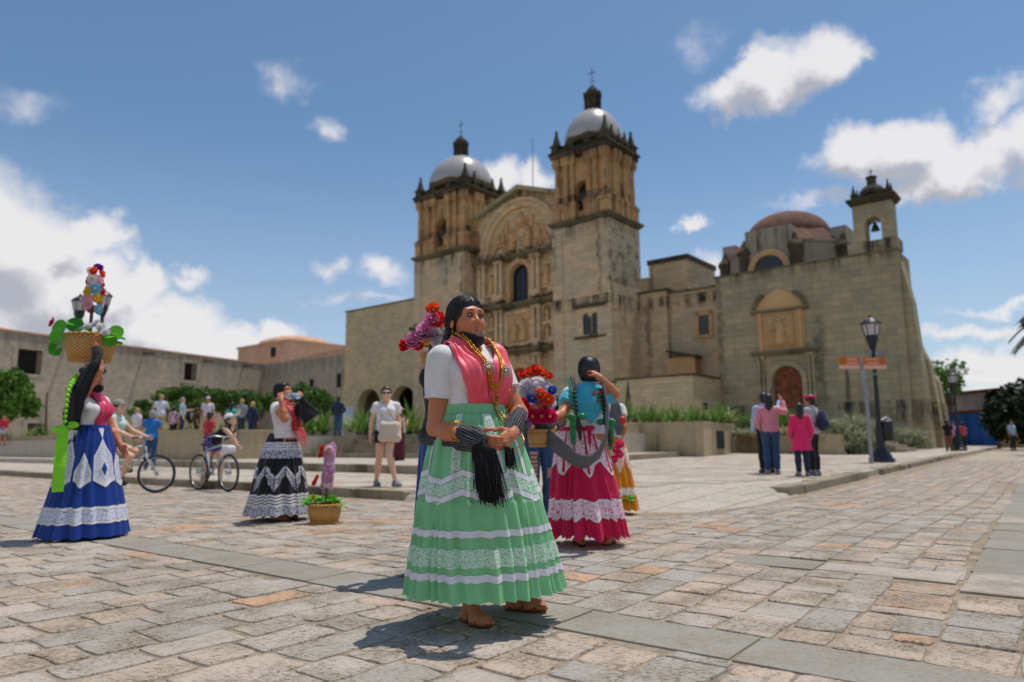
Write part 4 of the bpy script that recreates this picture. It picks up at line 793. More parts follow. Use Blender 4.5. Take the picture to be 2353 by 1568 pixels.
P = gnd(2003, 1065, .13); T = at(1974, 818, P[1]); SH = T[2]-.13
sp = thing('sign_post', 'grey steel sign post with two orange direction boards', 'sign', tuple(P), .12)
b = MB(); b.tube([(0, 0, 0), (0, 0, SH*.62)], .05, 10); b.tube([(0, 0, SH*.62), (-.1, 0, SH)], .065, 10); b.lathe([(.07, -.03), (.07, .03)], (0, 0, SH*.62), 10); b.build('pole', m_galv, sp)
for s, ln in ((-1, .64), (1, .72)):
    for k in range(3):
        x0, x1 = sorted((-.1+s*.06, -.1+s*(.06+ln-.03*k*(k < 2)))); z = SH-.16-.115*k; b = MB(); b.box(x0, x1, -.05, -.02, z, z+.105); bd = b.build('direction_board', m_orange if k < 2 else m_pale, sp)
        b = MB(); u = x0+.1
        while u < x1-.12 and k < 2: w = random.uniform(.03, .08); b.box(u, u+w, -.053, -.0505, z+.03, z+.07); u += w+.02
        if k < 2: b.build('lettering', m_pale, bd)
    b = MB(); xs = -.1+s*(.06+ln-.13); b.box(xs-.1, xs+.1, -.058, -.0545, SH-.275, SH-.06); b.build('pictogram_square', m_orange2, sp)
PL = at(182, 1088, 24.); PL[2] = .13; HL = at(203, 708, 24.)[2]
L3 = lamp_post('black double street lamp behind the raised flower basket at left', PL, HL+.2)
b = MB(); b.tube([(0, 0, HL-1.2), (-.15, 0, HL-1.05), (-.36, 0, HL-1.0), (-.4, 0, HL-.85)], .035, 8); b.tube([(0, 0, HL-1.2), (.15, 0, HL-1.05), (.36, 0, HL-1.0), (.4, 0, HL-.85)], .035, 8); b.build('cross_arm', m_iron, L3)
lantern(L3, (-.4, 0, HL-.88), 1.05); lantern(L3, (.4, 0, HL-.7), 1.05)
P = at(800, 985, 37.); ib = thing('information_board', 'pale blue information board standing by the wing arches', 'board', tuple(P), -.3); b = MB(); b.box(-.3, .3, -.03, .03, .1, 1.1); b.build('panel', plain('pale_blue_panel', S(170, 184, 204), .5), ib); b = MB(); b.box(-.34, -.3, -.04, .04, -.4, 1.15); b.box(.3, .34, -.04, .04, -.4, 1.15); b.build('frame', m_galv, ib)
# ================================================================== FIGURES: a body is one smooth surface grown from blended shapes
def nrm(v): v = np.asarray(v, float); return v/(np.linalg.norm(v)+1e-9)
def rot(z=0., x=0., y=0.): return np.array(Matrix.Rotation(z, 3, 'Z')@Matrix.Rotation(x, 3, 'X')@Matrix.Rotation(y, 3, 'Y'))
def rc(a, b, ra, rb, k=.03, op='u'): return ('rc', np.asarray(a, float), np.asarray(b, float), ra, rb, k, op)
def el(c, r, k=.03, R=None, op='u'): return ('el', np.asarray(c, float), np.asarray(r if not np.isscalar(r) else (r, r, r), float), R, None, k, op)
def _d(p, X):
    if p[0] == 'rc':
        ba = p[2]-p[1]; pa = X-p[1]; t = np.clip((pa@ba)/(ba@ba+1e-12), 0, 1); return np.linalg.norm(pa-t[..., None]*ba, axis=-1)-(p[3]+t*(p[4]-p[3]))
    q = X-p[1]
    if p[3] is not None: q = q@p[3]
    k0 = np.linalg.norm(q/p[2], axis=-1); k1 = np.linalg.norm(q/p[2]**2, axis=-1)+1e-9; return k0*(k0-1)/k1
def _cmb(f, d, k, op):
    if op == 's': d = -d; h = np.maximum(k-abs(f-d), 0)/k; return np.maximum(f, d)+h*h*k*.25
    h = np.maximum(k-abs(f-d), 0)/k; return np.minimum(f, d)-h*h*k*.25
def sd(prims, X):
    f = np.full(X.shape[:-1], 1.)
    for p in prims: f = _cmb(f, _d(p, X), p[5], p[6])
    return f
def infl(prims, e): return [(p[0], p[1], p[2] if p[0] == 'rc' else p[2]+e, p[3]+e if p[0] == 'rc' else p[3], p[4]+e if p[0] == 'rc' else None, p[5], p[6]) for p in prims]
def bbox(p, m=0.):
    if p[0] == 'rc': r = max(p[3], p[4])+m; return np.minimum(p[1], p[2])-r, np.maximum(p[1], p[2])+r
    r = p[2].max()+m; return p[1]-r, p[1]+r
def grow(prims, h, clips=(), folds=0., ff=26., seed=0):
    """surface nets over the blended field; clips: (point, normal) keeps the side the normal points away from"""
    bb = [bbox(p, .01) for p in prims if p[6] == 'u']; lo = np.min([b[0] for b in bb], 0)-3*h; hi = np.max([b[1] for b in bb], 0)+3*h
    n = np.ceil((hi-lo)/h).astype(int)+1; f = np.full(n, 1.); ax = [lo[i]+h*np.arange(n[i]) for i in range(3)]
    for p in prims:
        a, b = bbox(p, p[5]+2*h); i0 = np.clip(np.floor((a-lo)/h).astype(int), 0, n-1); i1 = np.clip(np.ceil((b-lo)/h).astype(int)+1, 1, n)
        if (i1 <= i0).any(): continue
        sl = tuple(slice(i0[i], i1[i]) for i in range(3)); X = np.stack(np.meshgrid(*[ax[i][sl[i]] for i in range(3)], indexing='ij'), -1)
        f[sl] = _cmb(f[sl], _d(p, X), p[5], p[6])
    if folds or clips:
        X = np.stack(np.meshgrid(*ax, indexing='ij'), -1)
        if folds:
            g = np.random.default_rng(seed); w = 0
            for _ in range(4): k = nrm(g.normal(size=3)*(1, 1, .35)); w = w+np.sin(X@k*ff*g.uniform(.7, 1.6)+g.uniform(0, 6))
            f = f-folds*np.abs(w)*.5
        for pt, nn in clips: f = np.maximum(f, (X-np.asarray(pt))@nrm(nn))
    s = f < 0; idx = -np.ones(tuple(n-1), int); acc = np.zeros(tuple(n-1), np.int8)
    for i in (0, 1):
        for j in (0, 1):
            for k in (0, 1): acc += s[i:n[0]-1+i, j:n[1]-1+j, k:n[2]-1+k]
    C = np.argwhere((acc > 0) & (acc < 8)); 
    if not len(C): return np.zeros((0, 3)), []
    idx[tuple(C.T)] = np.arange(len(C)); V_ = np.zeros((len(C), 3)); cnt = np.zeros(len(C))
    cor = np.array([(i, j, k) for i in (0, 1) for j in (0, 1) for k in (0, 1)])
    fv = np.stack([f[tuple((C+c).T)] for c in cor], 1)
    for a in range(8):
        for b in range(a+1, 8):
            if abs(cor[a]-cor[b]).sum() != 1: continue
            fa, fb = fv[:, a], fv[:, b]; m = (fa < 0) != (fb < 0); t = np.where(m, fa/(fa-fb+1e-12), 0)
            V_ += np.where(m[:, None], cor[a]+t[:, None]*(cor[b]-cor[a]), 0); cnt += m
    V_ = lo+h*(C+V_/cnt[:, None]); F_ = []
    for d in range(3):
        sh = [slice(None)]*3; sh[d] = slice(0, -1); s2 = [slice(None)]*3; s2[d] = slice(1, None); e = s[tuple(sh)] != s[tuple(s2)]; E = np.argwhere(e)
        u, v = (d+1) % 3, (d+2) % 3; E = E[(E[:, u] > 0) & (E[:, v] > 0) & (E[:, u] < n[u]-1) & (E[:, v] < n[v]-1)]
        fl = s[tuple(E.T)]; q = []
        for du, dv in ((1, 1), (0, 1), (0, 0), (1, 0)): c = E.copy(); c[:, u] -= du; c[:, v] -= dv; q.append(idx[tuple(c.T)])
        q = np.stack(q, 1); q = np.where(fl[:, None], q, q[:, ::-1]); F_.append(q[(q >= 0).all(1)])
    return V_, np.concatenate(F_)
def npmesh(name, v, q, mat, parent=None, smooth=True):
    me = bpy.data.meshes.new(name); me.vertices.add(len(v)); me.vertices.foreach_set('co', np.asarray(v, float).ravel()); n = len(q)
    me.loops.add(n*4); me.loops.foreach_set('vertex_index', np.asarray(q).ravel()); me.polygons.add(n); me.polygons.foreach_set('loop_start', np.arange(n)*4)
    try: me.polygons.foreach_set('loop_total', np.full(n, 4))
    except Exception: pass
    me.polygons.foreach_set('use_smooth', np.full(n, smooth)); me.materials.append(mat); me.update(calc_edges=True); me.validate()
    o = bpy.data.objects.new(name, me); COL.objects.link(o); o.parent = parent; return o
def skin_mat(name, c, rough=.45):
    m, nt, b = new_mat(name); oc = N(nt, 'ShaderNodeTexCoord', out=3); n = NOISE(nt, oc, 22., 4.)
    setp(b, Base_Color=MIX(nt, RAMP(nt, n, .3, .7), tuple(x*.88 for x in c[:3])+(1,), c), Roughness=rough, Specular_IOR_Level=.35, Subsurface_Weight=.12, Subsurface_Radius=(.9, .35, .2), Subsurface_Scale=.012); return m
def cloth(name, c, rough=.8, sheen=.15, wv=.15, scale=420., c2=None, stripe=0., trans=0.):
    m, nt, b = new_mat(name); oc = N(nt, 'ShaderNodeTexCoord', out=3); n = NOISE(nt, oc, 7., 4.); w = NOISE(nt, oc, scale, 2.)
    k = MIX(nt, RAMP(nt, n, .3, .7), tuple(x*.86 for x in c[:3])+(1,), c)
    if c2: k = MIX(nt, RAMP(nt, NOISE(nt, oc, stripe or 60., 3.), .5, .56), k, c2)
    setp(b, Base_Color=k, Roughness=rough, Specular_IOR_Level=.3, Sheen_Weight=sheen); bump(nt, b, w, wv, .002)
    if trans: tr = N(nt, 'ShaderNodeBsdfTranslucent', {0: k}); nt.links.new(N(nt, 'ShaderNodeMixShader', {0: trans, 1: b.outputs[0], 2: tr}), nt.nodes['Material Output'].inputs[0])
    return m
def satin(name, c, rough=.32):
    m, nt, b = new_mat(name); oc = N(nt, 'ShaderNodeTexCoord', out=3); n = NOISE(nt, oc, 5., 3.)
    setp(b, Base_Color=MIX(nt, RAMP(nt, n, .3, .7), tuple(x*.88 for x in c[:3])+(1,), c), Roughness=rough, Specular_IOR_Level=.5, Sheen_Weight=.2); return m
def lace(name, c, under, scale=110., thr=.5):
    m, nt, b = new_mat(name); oc = N(nt, 'ShaderNodeTexCoord', out=3)
    v = nt.nodes.new('ShaderNodeTexVoronoi'); v.inputs['Scale'].default_value = scale*.45; nt.links.new(oc, v.inputs['Vector'])
    n = NOISE(nt, oc, scale, 3., .6); k = RAMP(nt, M(nt, 'ADD', M(nt, 'MULTIPLY', v.outputs[0], .6), M(nt, 'MULTIPLY', n, .7)), thr, thr+.18)
    setp(b, Base_Color=MIX(nt, k, c, under), Roughness=.75, Specular_IOR_Level=.25); bump(nt, b, n, .25, .003); return m
SK1 = skin_mat('tan_skin', S(192, 130, 96)); SK2 = skin_mat('brown_skin', S(198, 124, 86)); SK3 = skin_mat('light_skin', S(232, 182, 152))
def hair_mat(name, c, r=.4):
    m, nt, b = new_mat(name); oc = N(nt, 'ShaderNodeTexCoord', out=3); n = NOISE(nt, V(nt, 'MULTIPLY', oc, (150, 30, 22)), 1., 4., .6)
    setp(b, Base_Color=MIX(nt, RAMP(nt, n, .35, .65), tuple(x*.6 for x in c[:3])+(1,), tuple(min(1, x*1.5) for x in c[:3])+(1,)), Roughness=r, Specular_IOR_Level=.5); bump(nt, b, n, .5, .006); return m
HB = hair_mat('black_hair', (.009, .008, .008, 1)); HBR = plain('brown_hair', S(66, 44, 30), .45, .2, 40.); HG = plain('grey_hair', S(150, 146, 140), .6, .2, 40.); HBL = plain('blond_hair', S(180, 148, 96), .5, .2, 40.)
W_ = cloth('white_cotton', S(232, 228, 226), .8, .1, .6, 90.); BK = cloth('black_cloth', (.012, .012, .014, 1)); SHOE = plain('dark_shoe', S(42, 42, 48), .6); SHOE2 = plain('grey_shoe', S(128, 128, 130), .6); LEATH = plain('brown_leather', S(96, 60, 38), .5, .2, 12.)
JEAN = cloth('blue_denim', S(48, 78, 116)); KHAKI = cloth('khaki_cloth', S(190, 166, 132)); NAVY = cloth('navy_cloth', S(38, 48, 72))
GOLD = plain('gold', S(206, 150, 50), .28, .1, 30., metal=1.); m_eye = plain('eye_white', S(124, 110, 100), .25, .03); m_iris = plain('dark_iris', (.012, .007, .005, 1), .12, .05); m_lip = plain('lips', S(170, 100, 88), .45, .1, 40.)
def C_(r, g, b, nm='cloth'): return cloth('%s_%d_%d_%d' % (nm, r, g, b), S(r, g, b))
def hand(w, d, n, side, curl=.35, th=.5, k=.008, sp=0.):
    """palm, four unequal fingers bent towards the palm side n, thumb from the side of the palm"""
    d = nrm(d); n = nrm(np.asarray(n)-d*(np.asarray(n)@d)); s = np.cross(n, d)*side; R = np.stack([d, s, n], 1); P = [el(w+d*.045, (.052, .038, .015), .012, R), rc(w-d*.03, w+d*.02, .026, .027, .02)]
    for i, L in enumerate((.068, .077, .071, .055)):
        b = w+d*.082+s*(.029-.0185*i); a = 0.; u = nrm(d+s*sp*(1.5-i)*.12); c = curl if np.isscalar(curl) else curl[i]; r = .0092-.0006*(i == 3)
        P.append(rc(w+d*.04+s*(.022-.014*i), b, .0105, r, k))
        for q, fr in enumerate((.45, .31, .24)):
            a += c*(.8 if q == 0 else 1.); e = b+(u*math.cos(a)+n*math.sin(a))*L*fr; P.append(rc(b, e, r-.0007*q, r-.0007*(q+1), .004)); b = e
    b = w+d*.022+s*.03; t1 = nrm(d*.65+s*.75+n*th); m_ = b+t1*.036; t2 = nrm(d*.95+s*.1+n*(th+.25)); P += [rc(w+d*.015+s*.012, b, .016, .014, .012), rc(b, m_, .0135, .0115, .006), rc(m_, m_+t2*.032, .011, .0085, .004)]
    return P
DEF = dict(g=1., bust=0., lean=0., twist=0., side=0., yaw=0., pitch=0., tilt=0., pel=(0, 0, .90), la=((.215, .03, 1.09), (.225, -.05, .86)), ra=((-.215, .03, 1.09), (-.225, -.05, .86)), ll=((.09, -.01, .49), (.095, .03, .085)), rl=((-.09, -.01, .49), (-.095, .03, .085)), lh=None, rh=None, lf=.15, rf=-.15, hs=1., lc=.35, rcu=.35, arm=1., leg=1.)
class Fig:
    def __init__(s, **k):
        p = dict(DEF); p.update(k); s.p = p; g = p['g']; A = np.array
        s.pel = A(p['pel'], float); s.Rt = rot(p['twist'], p['lean'], p['side']); s.T = lambda x, y, z: s.pel+s.Rt@A([x, y, z-.90])
        T = s.T; s.neck = T(0, .015, 1.395); s.Rh = rot(p['twist']+p['yaw'], p['pitch'], p['tilt']); s.hc = s.neck+s.Rh@A([0, -.012, .14])
        s.sh = {1: T(.155*g**.4, .012, 1.325), -1: T(-.155*g**.4, .012, 1.325)}; s.hip = {1: s.pel+s.Rt@A([.085*g, 0, -.03]), -1: s.pel+s.Rt@A([-.085*g, 0, -.03])}
        s.el = {1: A(p['la'][0], float), -1: A(p['ra'][0], float)}; s.wr = {1: A(p['la'][1], float), -1: A(p['ra'][1], float)}
        s.kn = {1: A(p['ll'][0], float), -1: A(p['rl'][0], float)}; s.an = {1: A(p['ll'][1], float), -1: A(p['rl'][1], float)}; Rt = s.Rt
        s.torso = [el(T(0, .012, .93), (.158*g, .12*g, .125), .06, Rt), el(T(0, -.008*g, 1.06), (.14*g, .108*g, .14), .07, Rt), el(T(0, .005, 1.235), (.158*g, .112*g, .16), .07, Rt), rc(T(-.02, .015, 1.355), T(-.135*g**.4, .015, 1.325), .062, .05, .05), rc(T(.02, .015, 1.355), T(.135*g**.4, .015, 1.325), .062, .05, .05), rc(T(0, .015, 1.34), s.neck, .07, .058, .04)]
        if p['bust']: s.torso += [el(T(q*.066*g, -.082*g, 1.235), A((.066, .058, .062))*p['bust'], .04, Rt) for q in (-1, 1)]
        s.armp = {q: [rc(s.sh[q], s.el[q], .052*p['arm'], .041*p['arm'], .03), rc(s.el[q], s.el[q]+(s.wr[q]-s.el[q])*.35, .041*p['arm'], .041*p['arm'], .02), rc(s.el[q]+(s.wr[q]-s.el[q])*.35, s.wr[q], .041*p['arm'], .027*p['arm']**.5, .02)] for q in (1, -1)}
        s.legp = {q: [rc(s.hip[q], s.kn[q], .085*p['leg']*g**.5, .056*p['leg'], .03), rc(s.kn[q], s.kn[q]+(s.an[q]-s.kn[q])*.35+A([0, .012, 0]), .054*p['leg'], .056*p['leg'], .03), rc(s.kn[q]+(s.an[q]-s.kn[q])*.35+A([0, .012, 0]), s.an[q], .055*p['leg'], .034, .02)] for q in (1, -1)}
        s.fd = {1: rot(p['lf'])@A([0, -1, 0]), -1: rot(p['rf'])@A([0, -1, 0])}
    def foot(s, q, e=0.):
        a = s.an[q]; d = s.fd[q]; z = np.array([0, 0, 1.]); h = a-z*(a[2]-.03) if a[2] < .2 else a-z*.055; sd_ = np.cross(z, d)
        P = [rc(a, h-d*.035+z*.005, .034+e, .032+e, .03), rc(h-d*.035, h+d*.11, .032+e, .03+e, .02), rc(a+d*.02-z*.01, h+d*.1, .032+e, .026+e, .03), rc(h+d*.06-sd_*.02, h+d*.12+sd_*.018, .026+e, .024+e, .02)]
        if e == 0: P += [rc(h+d*.115+sd_*o*q, h+d*(.158-.009*i)+sd_*o*q, .0135-.0012*i, .011-.001*i, .006) for i, o in enumerate((-.028, -.011, .004, .018, .03))]
        return P
    def head(s, face=True):
        H = lambda x, y, z: s.hc+s.Rh@np.array([x, y, z])*s.p['hs']; R = s.Rh; k = s.p['hs']; E = lambda c, r, kk=.02, op='u': el(H(*c), np.array(r)*k, kk, R, op)
        P = [E((0, .012, .035), (.075, .092, .092), .03), E((0, -.035, -.03), (.063, .06, .085), .03), E((0, -.042, -.078), (.049, .042, .035), .03), rc(s.neck+s.Rt@np.array([0, .005, -.03]), H(0, .018, -.05), .058, .052, .03)]
        if face:
            P += [E((q*.036, -.064, -.036), (.034, .032, .034), .025) for q in (-1, 1)]+[E((0, -.078, -.102), (.022, .02, .017), .02), rc(H(-.04, -.076, .028), H(.04, -.076, .028), .016*k, .016*k, .025)]
            P += [E((q*.031, -.094, .006), (.018, .011, .010), .012, 's') for q in (-1, 1)]
            P += [rc(H(0, -.084, .014), H(0, -.109, -.026), .007*k, .0125*k, .016), E((.0135, -.099, -.031), (.0105, .012, .009), .008), E((-.0135, -.099, -.031), (.0105, .012, .009), .008), E((0, -.092, -.062), (.022, .011, .007), .008), E((0, -.089, -.072), (.019, .011, .007), .008)]
        P += [E((q*.078, .016, -.015), (.009, .019, .031), .008) for q in (-1, 1)]; return P
    def hands(s, q, th=.5):
        p = s.p; d = s.wr[q]-s.el[q]; spec = p['lh'] if q == 1 else p['rh']; n = np.array([-q, -.2, 0]); 
        if spec is not None: d = np.asarray(spec[0]) if spec[0] is not None else d; n = np.asarray(spec[1])
        return hand(s.wr[q]+nrm(d)*.012, d, n, q, p['lc'] if q == 1 else p['rcu'], th)
    def body(s, root, mat, h=.009, face=True, feet=True, legs=True, torso=True):
        P = list(infl(s.torso, -.006)) if torso else []
        for q in (1, -1):
            P += s.armp[q]+s.hands(q)
            if legs: P += s.legp[q]
            if feet: P += s.foot(q)
        P += s.head(face); v, f = grow(P, h); return npmesh('body', v, f, mat, root)
    def shirt(s, root, mat, sleeve=.5, hem=.86, e=.014, h=.011, neck=True, folds=.006, name='shirt', seed=1, low=None):
        P = infl(s.torso, e); cl = [(s.T(0, 0, hem), s.Rt@np.array([0, 0, -1.]))]
        cl.append((s.T(0, -.03 if neck else -.09, 1.39), s.Rt@np.array([0, -.8, 1.])))
        body = grow(P, h, cl, folds, seed=seed); parts = [body]
        for q in (1, -1):
            if sleeve <= 0: continue
            a = s.armp[q]; ex = e+.006
            if sleeve <= 1: end = s.sh[q]+(s.el[q]-s.sh[q])*sleeve; pr = [rc(s.sh[q], s.el[q], .055*s.p['arm']+ex, .044*s.p['arm']+ex, .03)]; cl2 = [(end, s.el[q]-s.sh[q])]
            else: pr = [rc(s.sh[q], s.el[q], .052*s.p['arm']+ex, .042+ex, .03), rc(s.el[q], s.wr[q], .042+ex, .028+ex, .03)]; cl2 = [(s.el[q]+(s.wr[q]-s.el[q])*min(1, sleeve-1), s.wr[q]-s.el[q])]
            parts.append(grow(pr, h, cl2, folds, seed=seed+q))
        n = 0; vs, fs = [], []
        for v, f in parts:
            if len(v): vs.append(v); fs.append(np.asarray(f)+n); n += len(v)
        return npmesh(name, np.concatenate(vs), np.concatenate(fs), mat, root)
    def trousers(s, root, mat, length=2., e=.014, h=.011, folds=.004, name='trousers', waist=1.0, flare=0.):
        P = infl(s.torso[:2], e*.8)
        cl = [(s.T(0, 0, waist), s.Rt@np.array([0, 0, 1.]))]; vs, fs, n = [], [], 0; parts = [grow(P, h, cl+[(s.T(0, 0, .83), s.Rt@np.array([0, 0, -1.]))], folds)]
        for q in (1, -1):
            L = s.legp[q]; 
            if length <= 1: pr = [rc(s.hip[q], s.kn[q], .088*s.p['leg']*s.p['g']**.5+e, .062*s.p['leg']+e+.01, .03)]; c2 = [(s.hip[q]+(s.kn[q]-s.hip[q])*length, s.kn[q]-s.hip[q])]
            else: pr = infl(L, e); pr[2] = rc(L[2][1], L[2][2], .055+e, .04+e+flare, .03); c2 = [(s.kn[q]+(s.an[q]-s.kn[q])*(length-1), s.an[q]-s.kn[q])]
            parts.append(grow(pr, h, c2, folds))
        for v, f in parts:
            if len(v): vs.append(v); fs.append(np.asarray(f)+n); n += len(v)
        return npmesh(name, np.concatenate(vs), np.concatenate(fs), mat, root)
    def shoes(s, root, mat, h=.011):
        for q in (1, -1): v, f = grow(s.foot(q, .008), h, [(s.an[q]+np.array([0, 0, .005]), (0, 0, 1))]); npmesh('shoe', v, f, mat, root)
    def hair(s, root, mat, style='short', h=.009):
        k = s.p['hs']; H = lambda x, y, z: s.hc+s.Rh@np.array([x, y, z])*k; R = s.Rh; E = lambda c, r, kk=.02, op='u': el(H(*c), np.array(r)*k, kk, R, op)
        P = [E((0, .014, .038), (.089, .104, .1), .02), E((0, .05, -.02), (.084, .066, .085), .03)]
        if style == 'long': P += [E((0, .062, -.12), (.085, .045, .15), .04)]
        if style == 'verylong': P += [E((0, .062, -.12), (.085, .05, .15), .04), E((.01, .085, -.27), (.07, .04, .16), .04)]
        if style == 'pony': P += [E((0, .12, .0), (.035, .04, .04), .02), rc(H(0, .13, -.02), H(.01, .12, -.22), .036, .018, .02)]
        if style == 'bun': P += [E((0, .105, -.03), (.05, .04, .045), .015)]
        P += [E((0, -.115, -.056), (.064, .082, .080), .03, 's'), E((0, -.112, .0), (.030, .055, .064), .03, 's'), E((0, -.06, -.13), (.1, .08, .08), .02, 's'), rc(H(0, -.07, .142), H(0, .06, .142), .005, .005, .01, 's')]
        if style in ('short', 'pony', 'bun', 'braids'): P += [E((q*.09, -.0, -.07), (.03, .045, .06), .02, 's') for q in (-1, 1)]
        s.hp = P; v, f = grow(P, h); return npmesh('hair', v, f, mat, root)
    def strands(s, root, mat, n=220, seed=0, ears=True):
        """combed hairs lying on the hair mass, from the parting back to the nape, with a few loose ones"""
        g = np.random.default_rng(seed); k = s.p['hs']; q = g.choice([-1, 1], n); y0 = g.uniform(-.085, .09, n); u = np.linspace(0, 1, 9)[None, :]
        a = np.stack([q*.006, y0, .135-.9*np.maximum(0, -y0-.03)], 1); z = np.stack([q*g.uniform(.05, .09, n), .03+.07*g.random(n), -.06+g.uniform(-.05, .05, n)], 1); m_ = np.stack([q*.092, y0*.75+.01, .03+.05*g.random(n)], 1)
        P = (a[:, None]*((1-u)**2)[..., None]+m_[:, None]*(2*u*(1-u))[..., None]+z[:, None]*(u**2)[..., None])*k; P = P@s.Rh.T+s.hc; off = g.uniform(-.001, .003, n)[:, None]+np.where(g.random(n) < .06, .007, 0)[:, None]*u
        for _ in range(5):
            f = sd(s.hp, P); G = np.stack([(sd(s.hp, P+np.eye(3)[i]*1e-3)-f)/1e-3 for i in range(3)], -1); G /= np.linalg.norm(G, axis=-1)[..., None]+1e-9; P = P-G*np.clip(f-off, -.03, .03)[..., None]
        b = MB()
        for i in range(n): b.tube(list(P[i]), [.0008]+[.0021]*7+[.0007], 4, 0, 1., False)
        o = b.build('hair_strands', mat, root, True); o['kind'] = 'stuff'; return o
    def cap(s, root, mat, brim='cap', h=.009):
        k = s.p['hs']; H = lambda x, y, z: s.hc+s.Rh@np.array([x, y, z])*k; R = s.Rh; nn = s.Rh@np.array([0, .1, -1.])
        P = [el(H(0, .015, .055), np.array((.092, .108, .1))*k, .02, R)]
        if brim == 'cap': P.append(el(H(0, -.115, .055), np.array((.07, .08, .012))*k, .015, R))
        else: P.append(el(H(0, .01, .055), np.array((.19, .2, .013))*k, .02, R))
        v, f = grow(P, h, [(H(0, 0, .038), nn)]); return npmesh('cap' if brim == 'cap' else 'hat', v, f, mat, root)
def place(root, P, rz, H): root.location = tuple(P); root.rotation_euler = (0, 0, rz); sc = H/1.65; root.scale = (sc, sc, sc); return root
def inv_local(P, rz, H):                           # photograph point -> the figure's own coordinates
    R = rot(rz).T*(1.65/H); P = np.asarray(P, float); return lambda x, y, Y: R@(at(x, y, Y)-P)
class Skirt:
    """pleated skirt surface: th round the body, t from waist (0) to hem (1)"""
    def __init__(s, c0, c1, prof, n=26, amp=(.003, .025), seed=0, tiers=(), ry=1., hemwave=.008, skew=.7):
        g = np.random.default_rng(seed); s.c0, s.c1, s.prof, s.amp, s.tiers, s.ry, s.hw = np.array(c0, float), np.array(c1, float), prof, amp, tiers, ry, hemwave
        s.ph = g.uniform(0, 6, 3)
        def wave(n):
            e = np.cumsum(g.uniform(.35, 1.75, n)); e = np.concatenate([[0], e/e[-1]])*2*PI; th = np.linspace(0, 2*PI, 1440); i = np.clip(np.searchsorted(e, th, 'right')-1, 0, n-1); f = (th-e[i])/(e[i+1]-e[i]); a = g.uniform(.45, 1.5, n)[i]
            w = np.where(f < skew, f/skew, (1-f)/(1-skew)); w = (w*w*(3-2*w)-.5)*2*a; k = np.hanning(9); k /= k.sum(); return np.convolve(np.concatenate([w[-20:], w, w[:20]]), k, 'same')[20:-20]
        s.w1, s.w2 = wave(n), wave(int(n*1.8)); s.th = np.linspace(0, 2*PI, 1440)
    def __call__(s, th, t, off=0.):
        th = np.asarray(th, float); t = np.asarray(t, float); T = [p[0] for p in s.prof]; rx = np.interp(t, T, [p[1] for p in s.prof]); a = s.amp[0]+(s.amp[1]-s.amp[0])*t**.8
        tt = (th+.05*np.sin(t*5+th*3)) % (2*PI); w = np.interp(tt, s.th, s.w1)
        for tr in s.tiers: w = np.where(t > tr, .6*w+.75*np.interp(tt, s.th, s.w2)*np.minimum(1, (t-tr)*4+.35), w); 
        r = rx+a*w+off+a*.75*(t**1.3)*(np.sin(3*th+s.ph[0])*.5+np.sin(5*th+s.ph[1]+t)*.6+np.sin(8*th+s.ph[2])*.4); 
        for tr in s.tiers: r = r+np.where(t > tr, .006*np.exp(-(t-tr)*20), 0)
        c = s.c0+(s.c1-s.c0)*t[..., None]; P = np.stack([r*np.cos(th), r*np.sin(th)*s.ry, -s.hw*w*t], -1); return c+P
    def surf(s, name, root, mat, t0=0., t1=1., th0=0., th1=2*PI, nth=220, nt=48, off=0.):
        f0 = t0 if callable(t0) else (lambda th: t0+0*th); f1 = t1 if callable(t1) else (lambda th: t1+0*th); full = th1-th0 > 2*PI-1e-6
        th = np.linspace(th0, th1, nth+1)[:-1] if full else np.linspace(th0, th1, nth+1); u = np.linspace(0, 1, nt+1); TH, U = np.meshgrid(th, u, indexing='ij'); A, B = f0(TH), f1(TH); P = s(TH, A+(B-A)*U, off)
        m, k = P.shape[:2]; I = np.arange(m*k).reshape(m, k); J = np.roll(I, -1, 0) if full else I[1:]; I0 = I if full else I[:-1]
        q = np.stack([I0[:, :-1], I0[:, 1:], J[:, 1:], J[:, :-1]], -1).reshape(-1, 4); return npmesh(name, P.reshape(-1, 3), q, mat, root)
def resample(pts, n):
    P = np.asarray(pts, float); d = np.concatenate([[0], np.cumsum(np.linalg.norm(np.diff(P, axis=0), axis=1))]); t = np.linspace(0, d[-1], n)
    k = [np.interp(t, d, P[:, i]) for i in range(P.shape[1])]; Q = np.stack(k, 1)
    for _ in range(3): Q[1:-1] = .25*Q[:-2]+.5*Q[1:-1]+.25*Q[2:]
    return Q
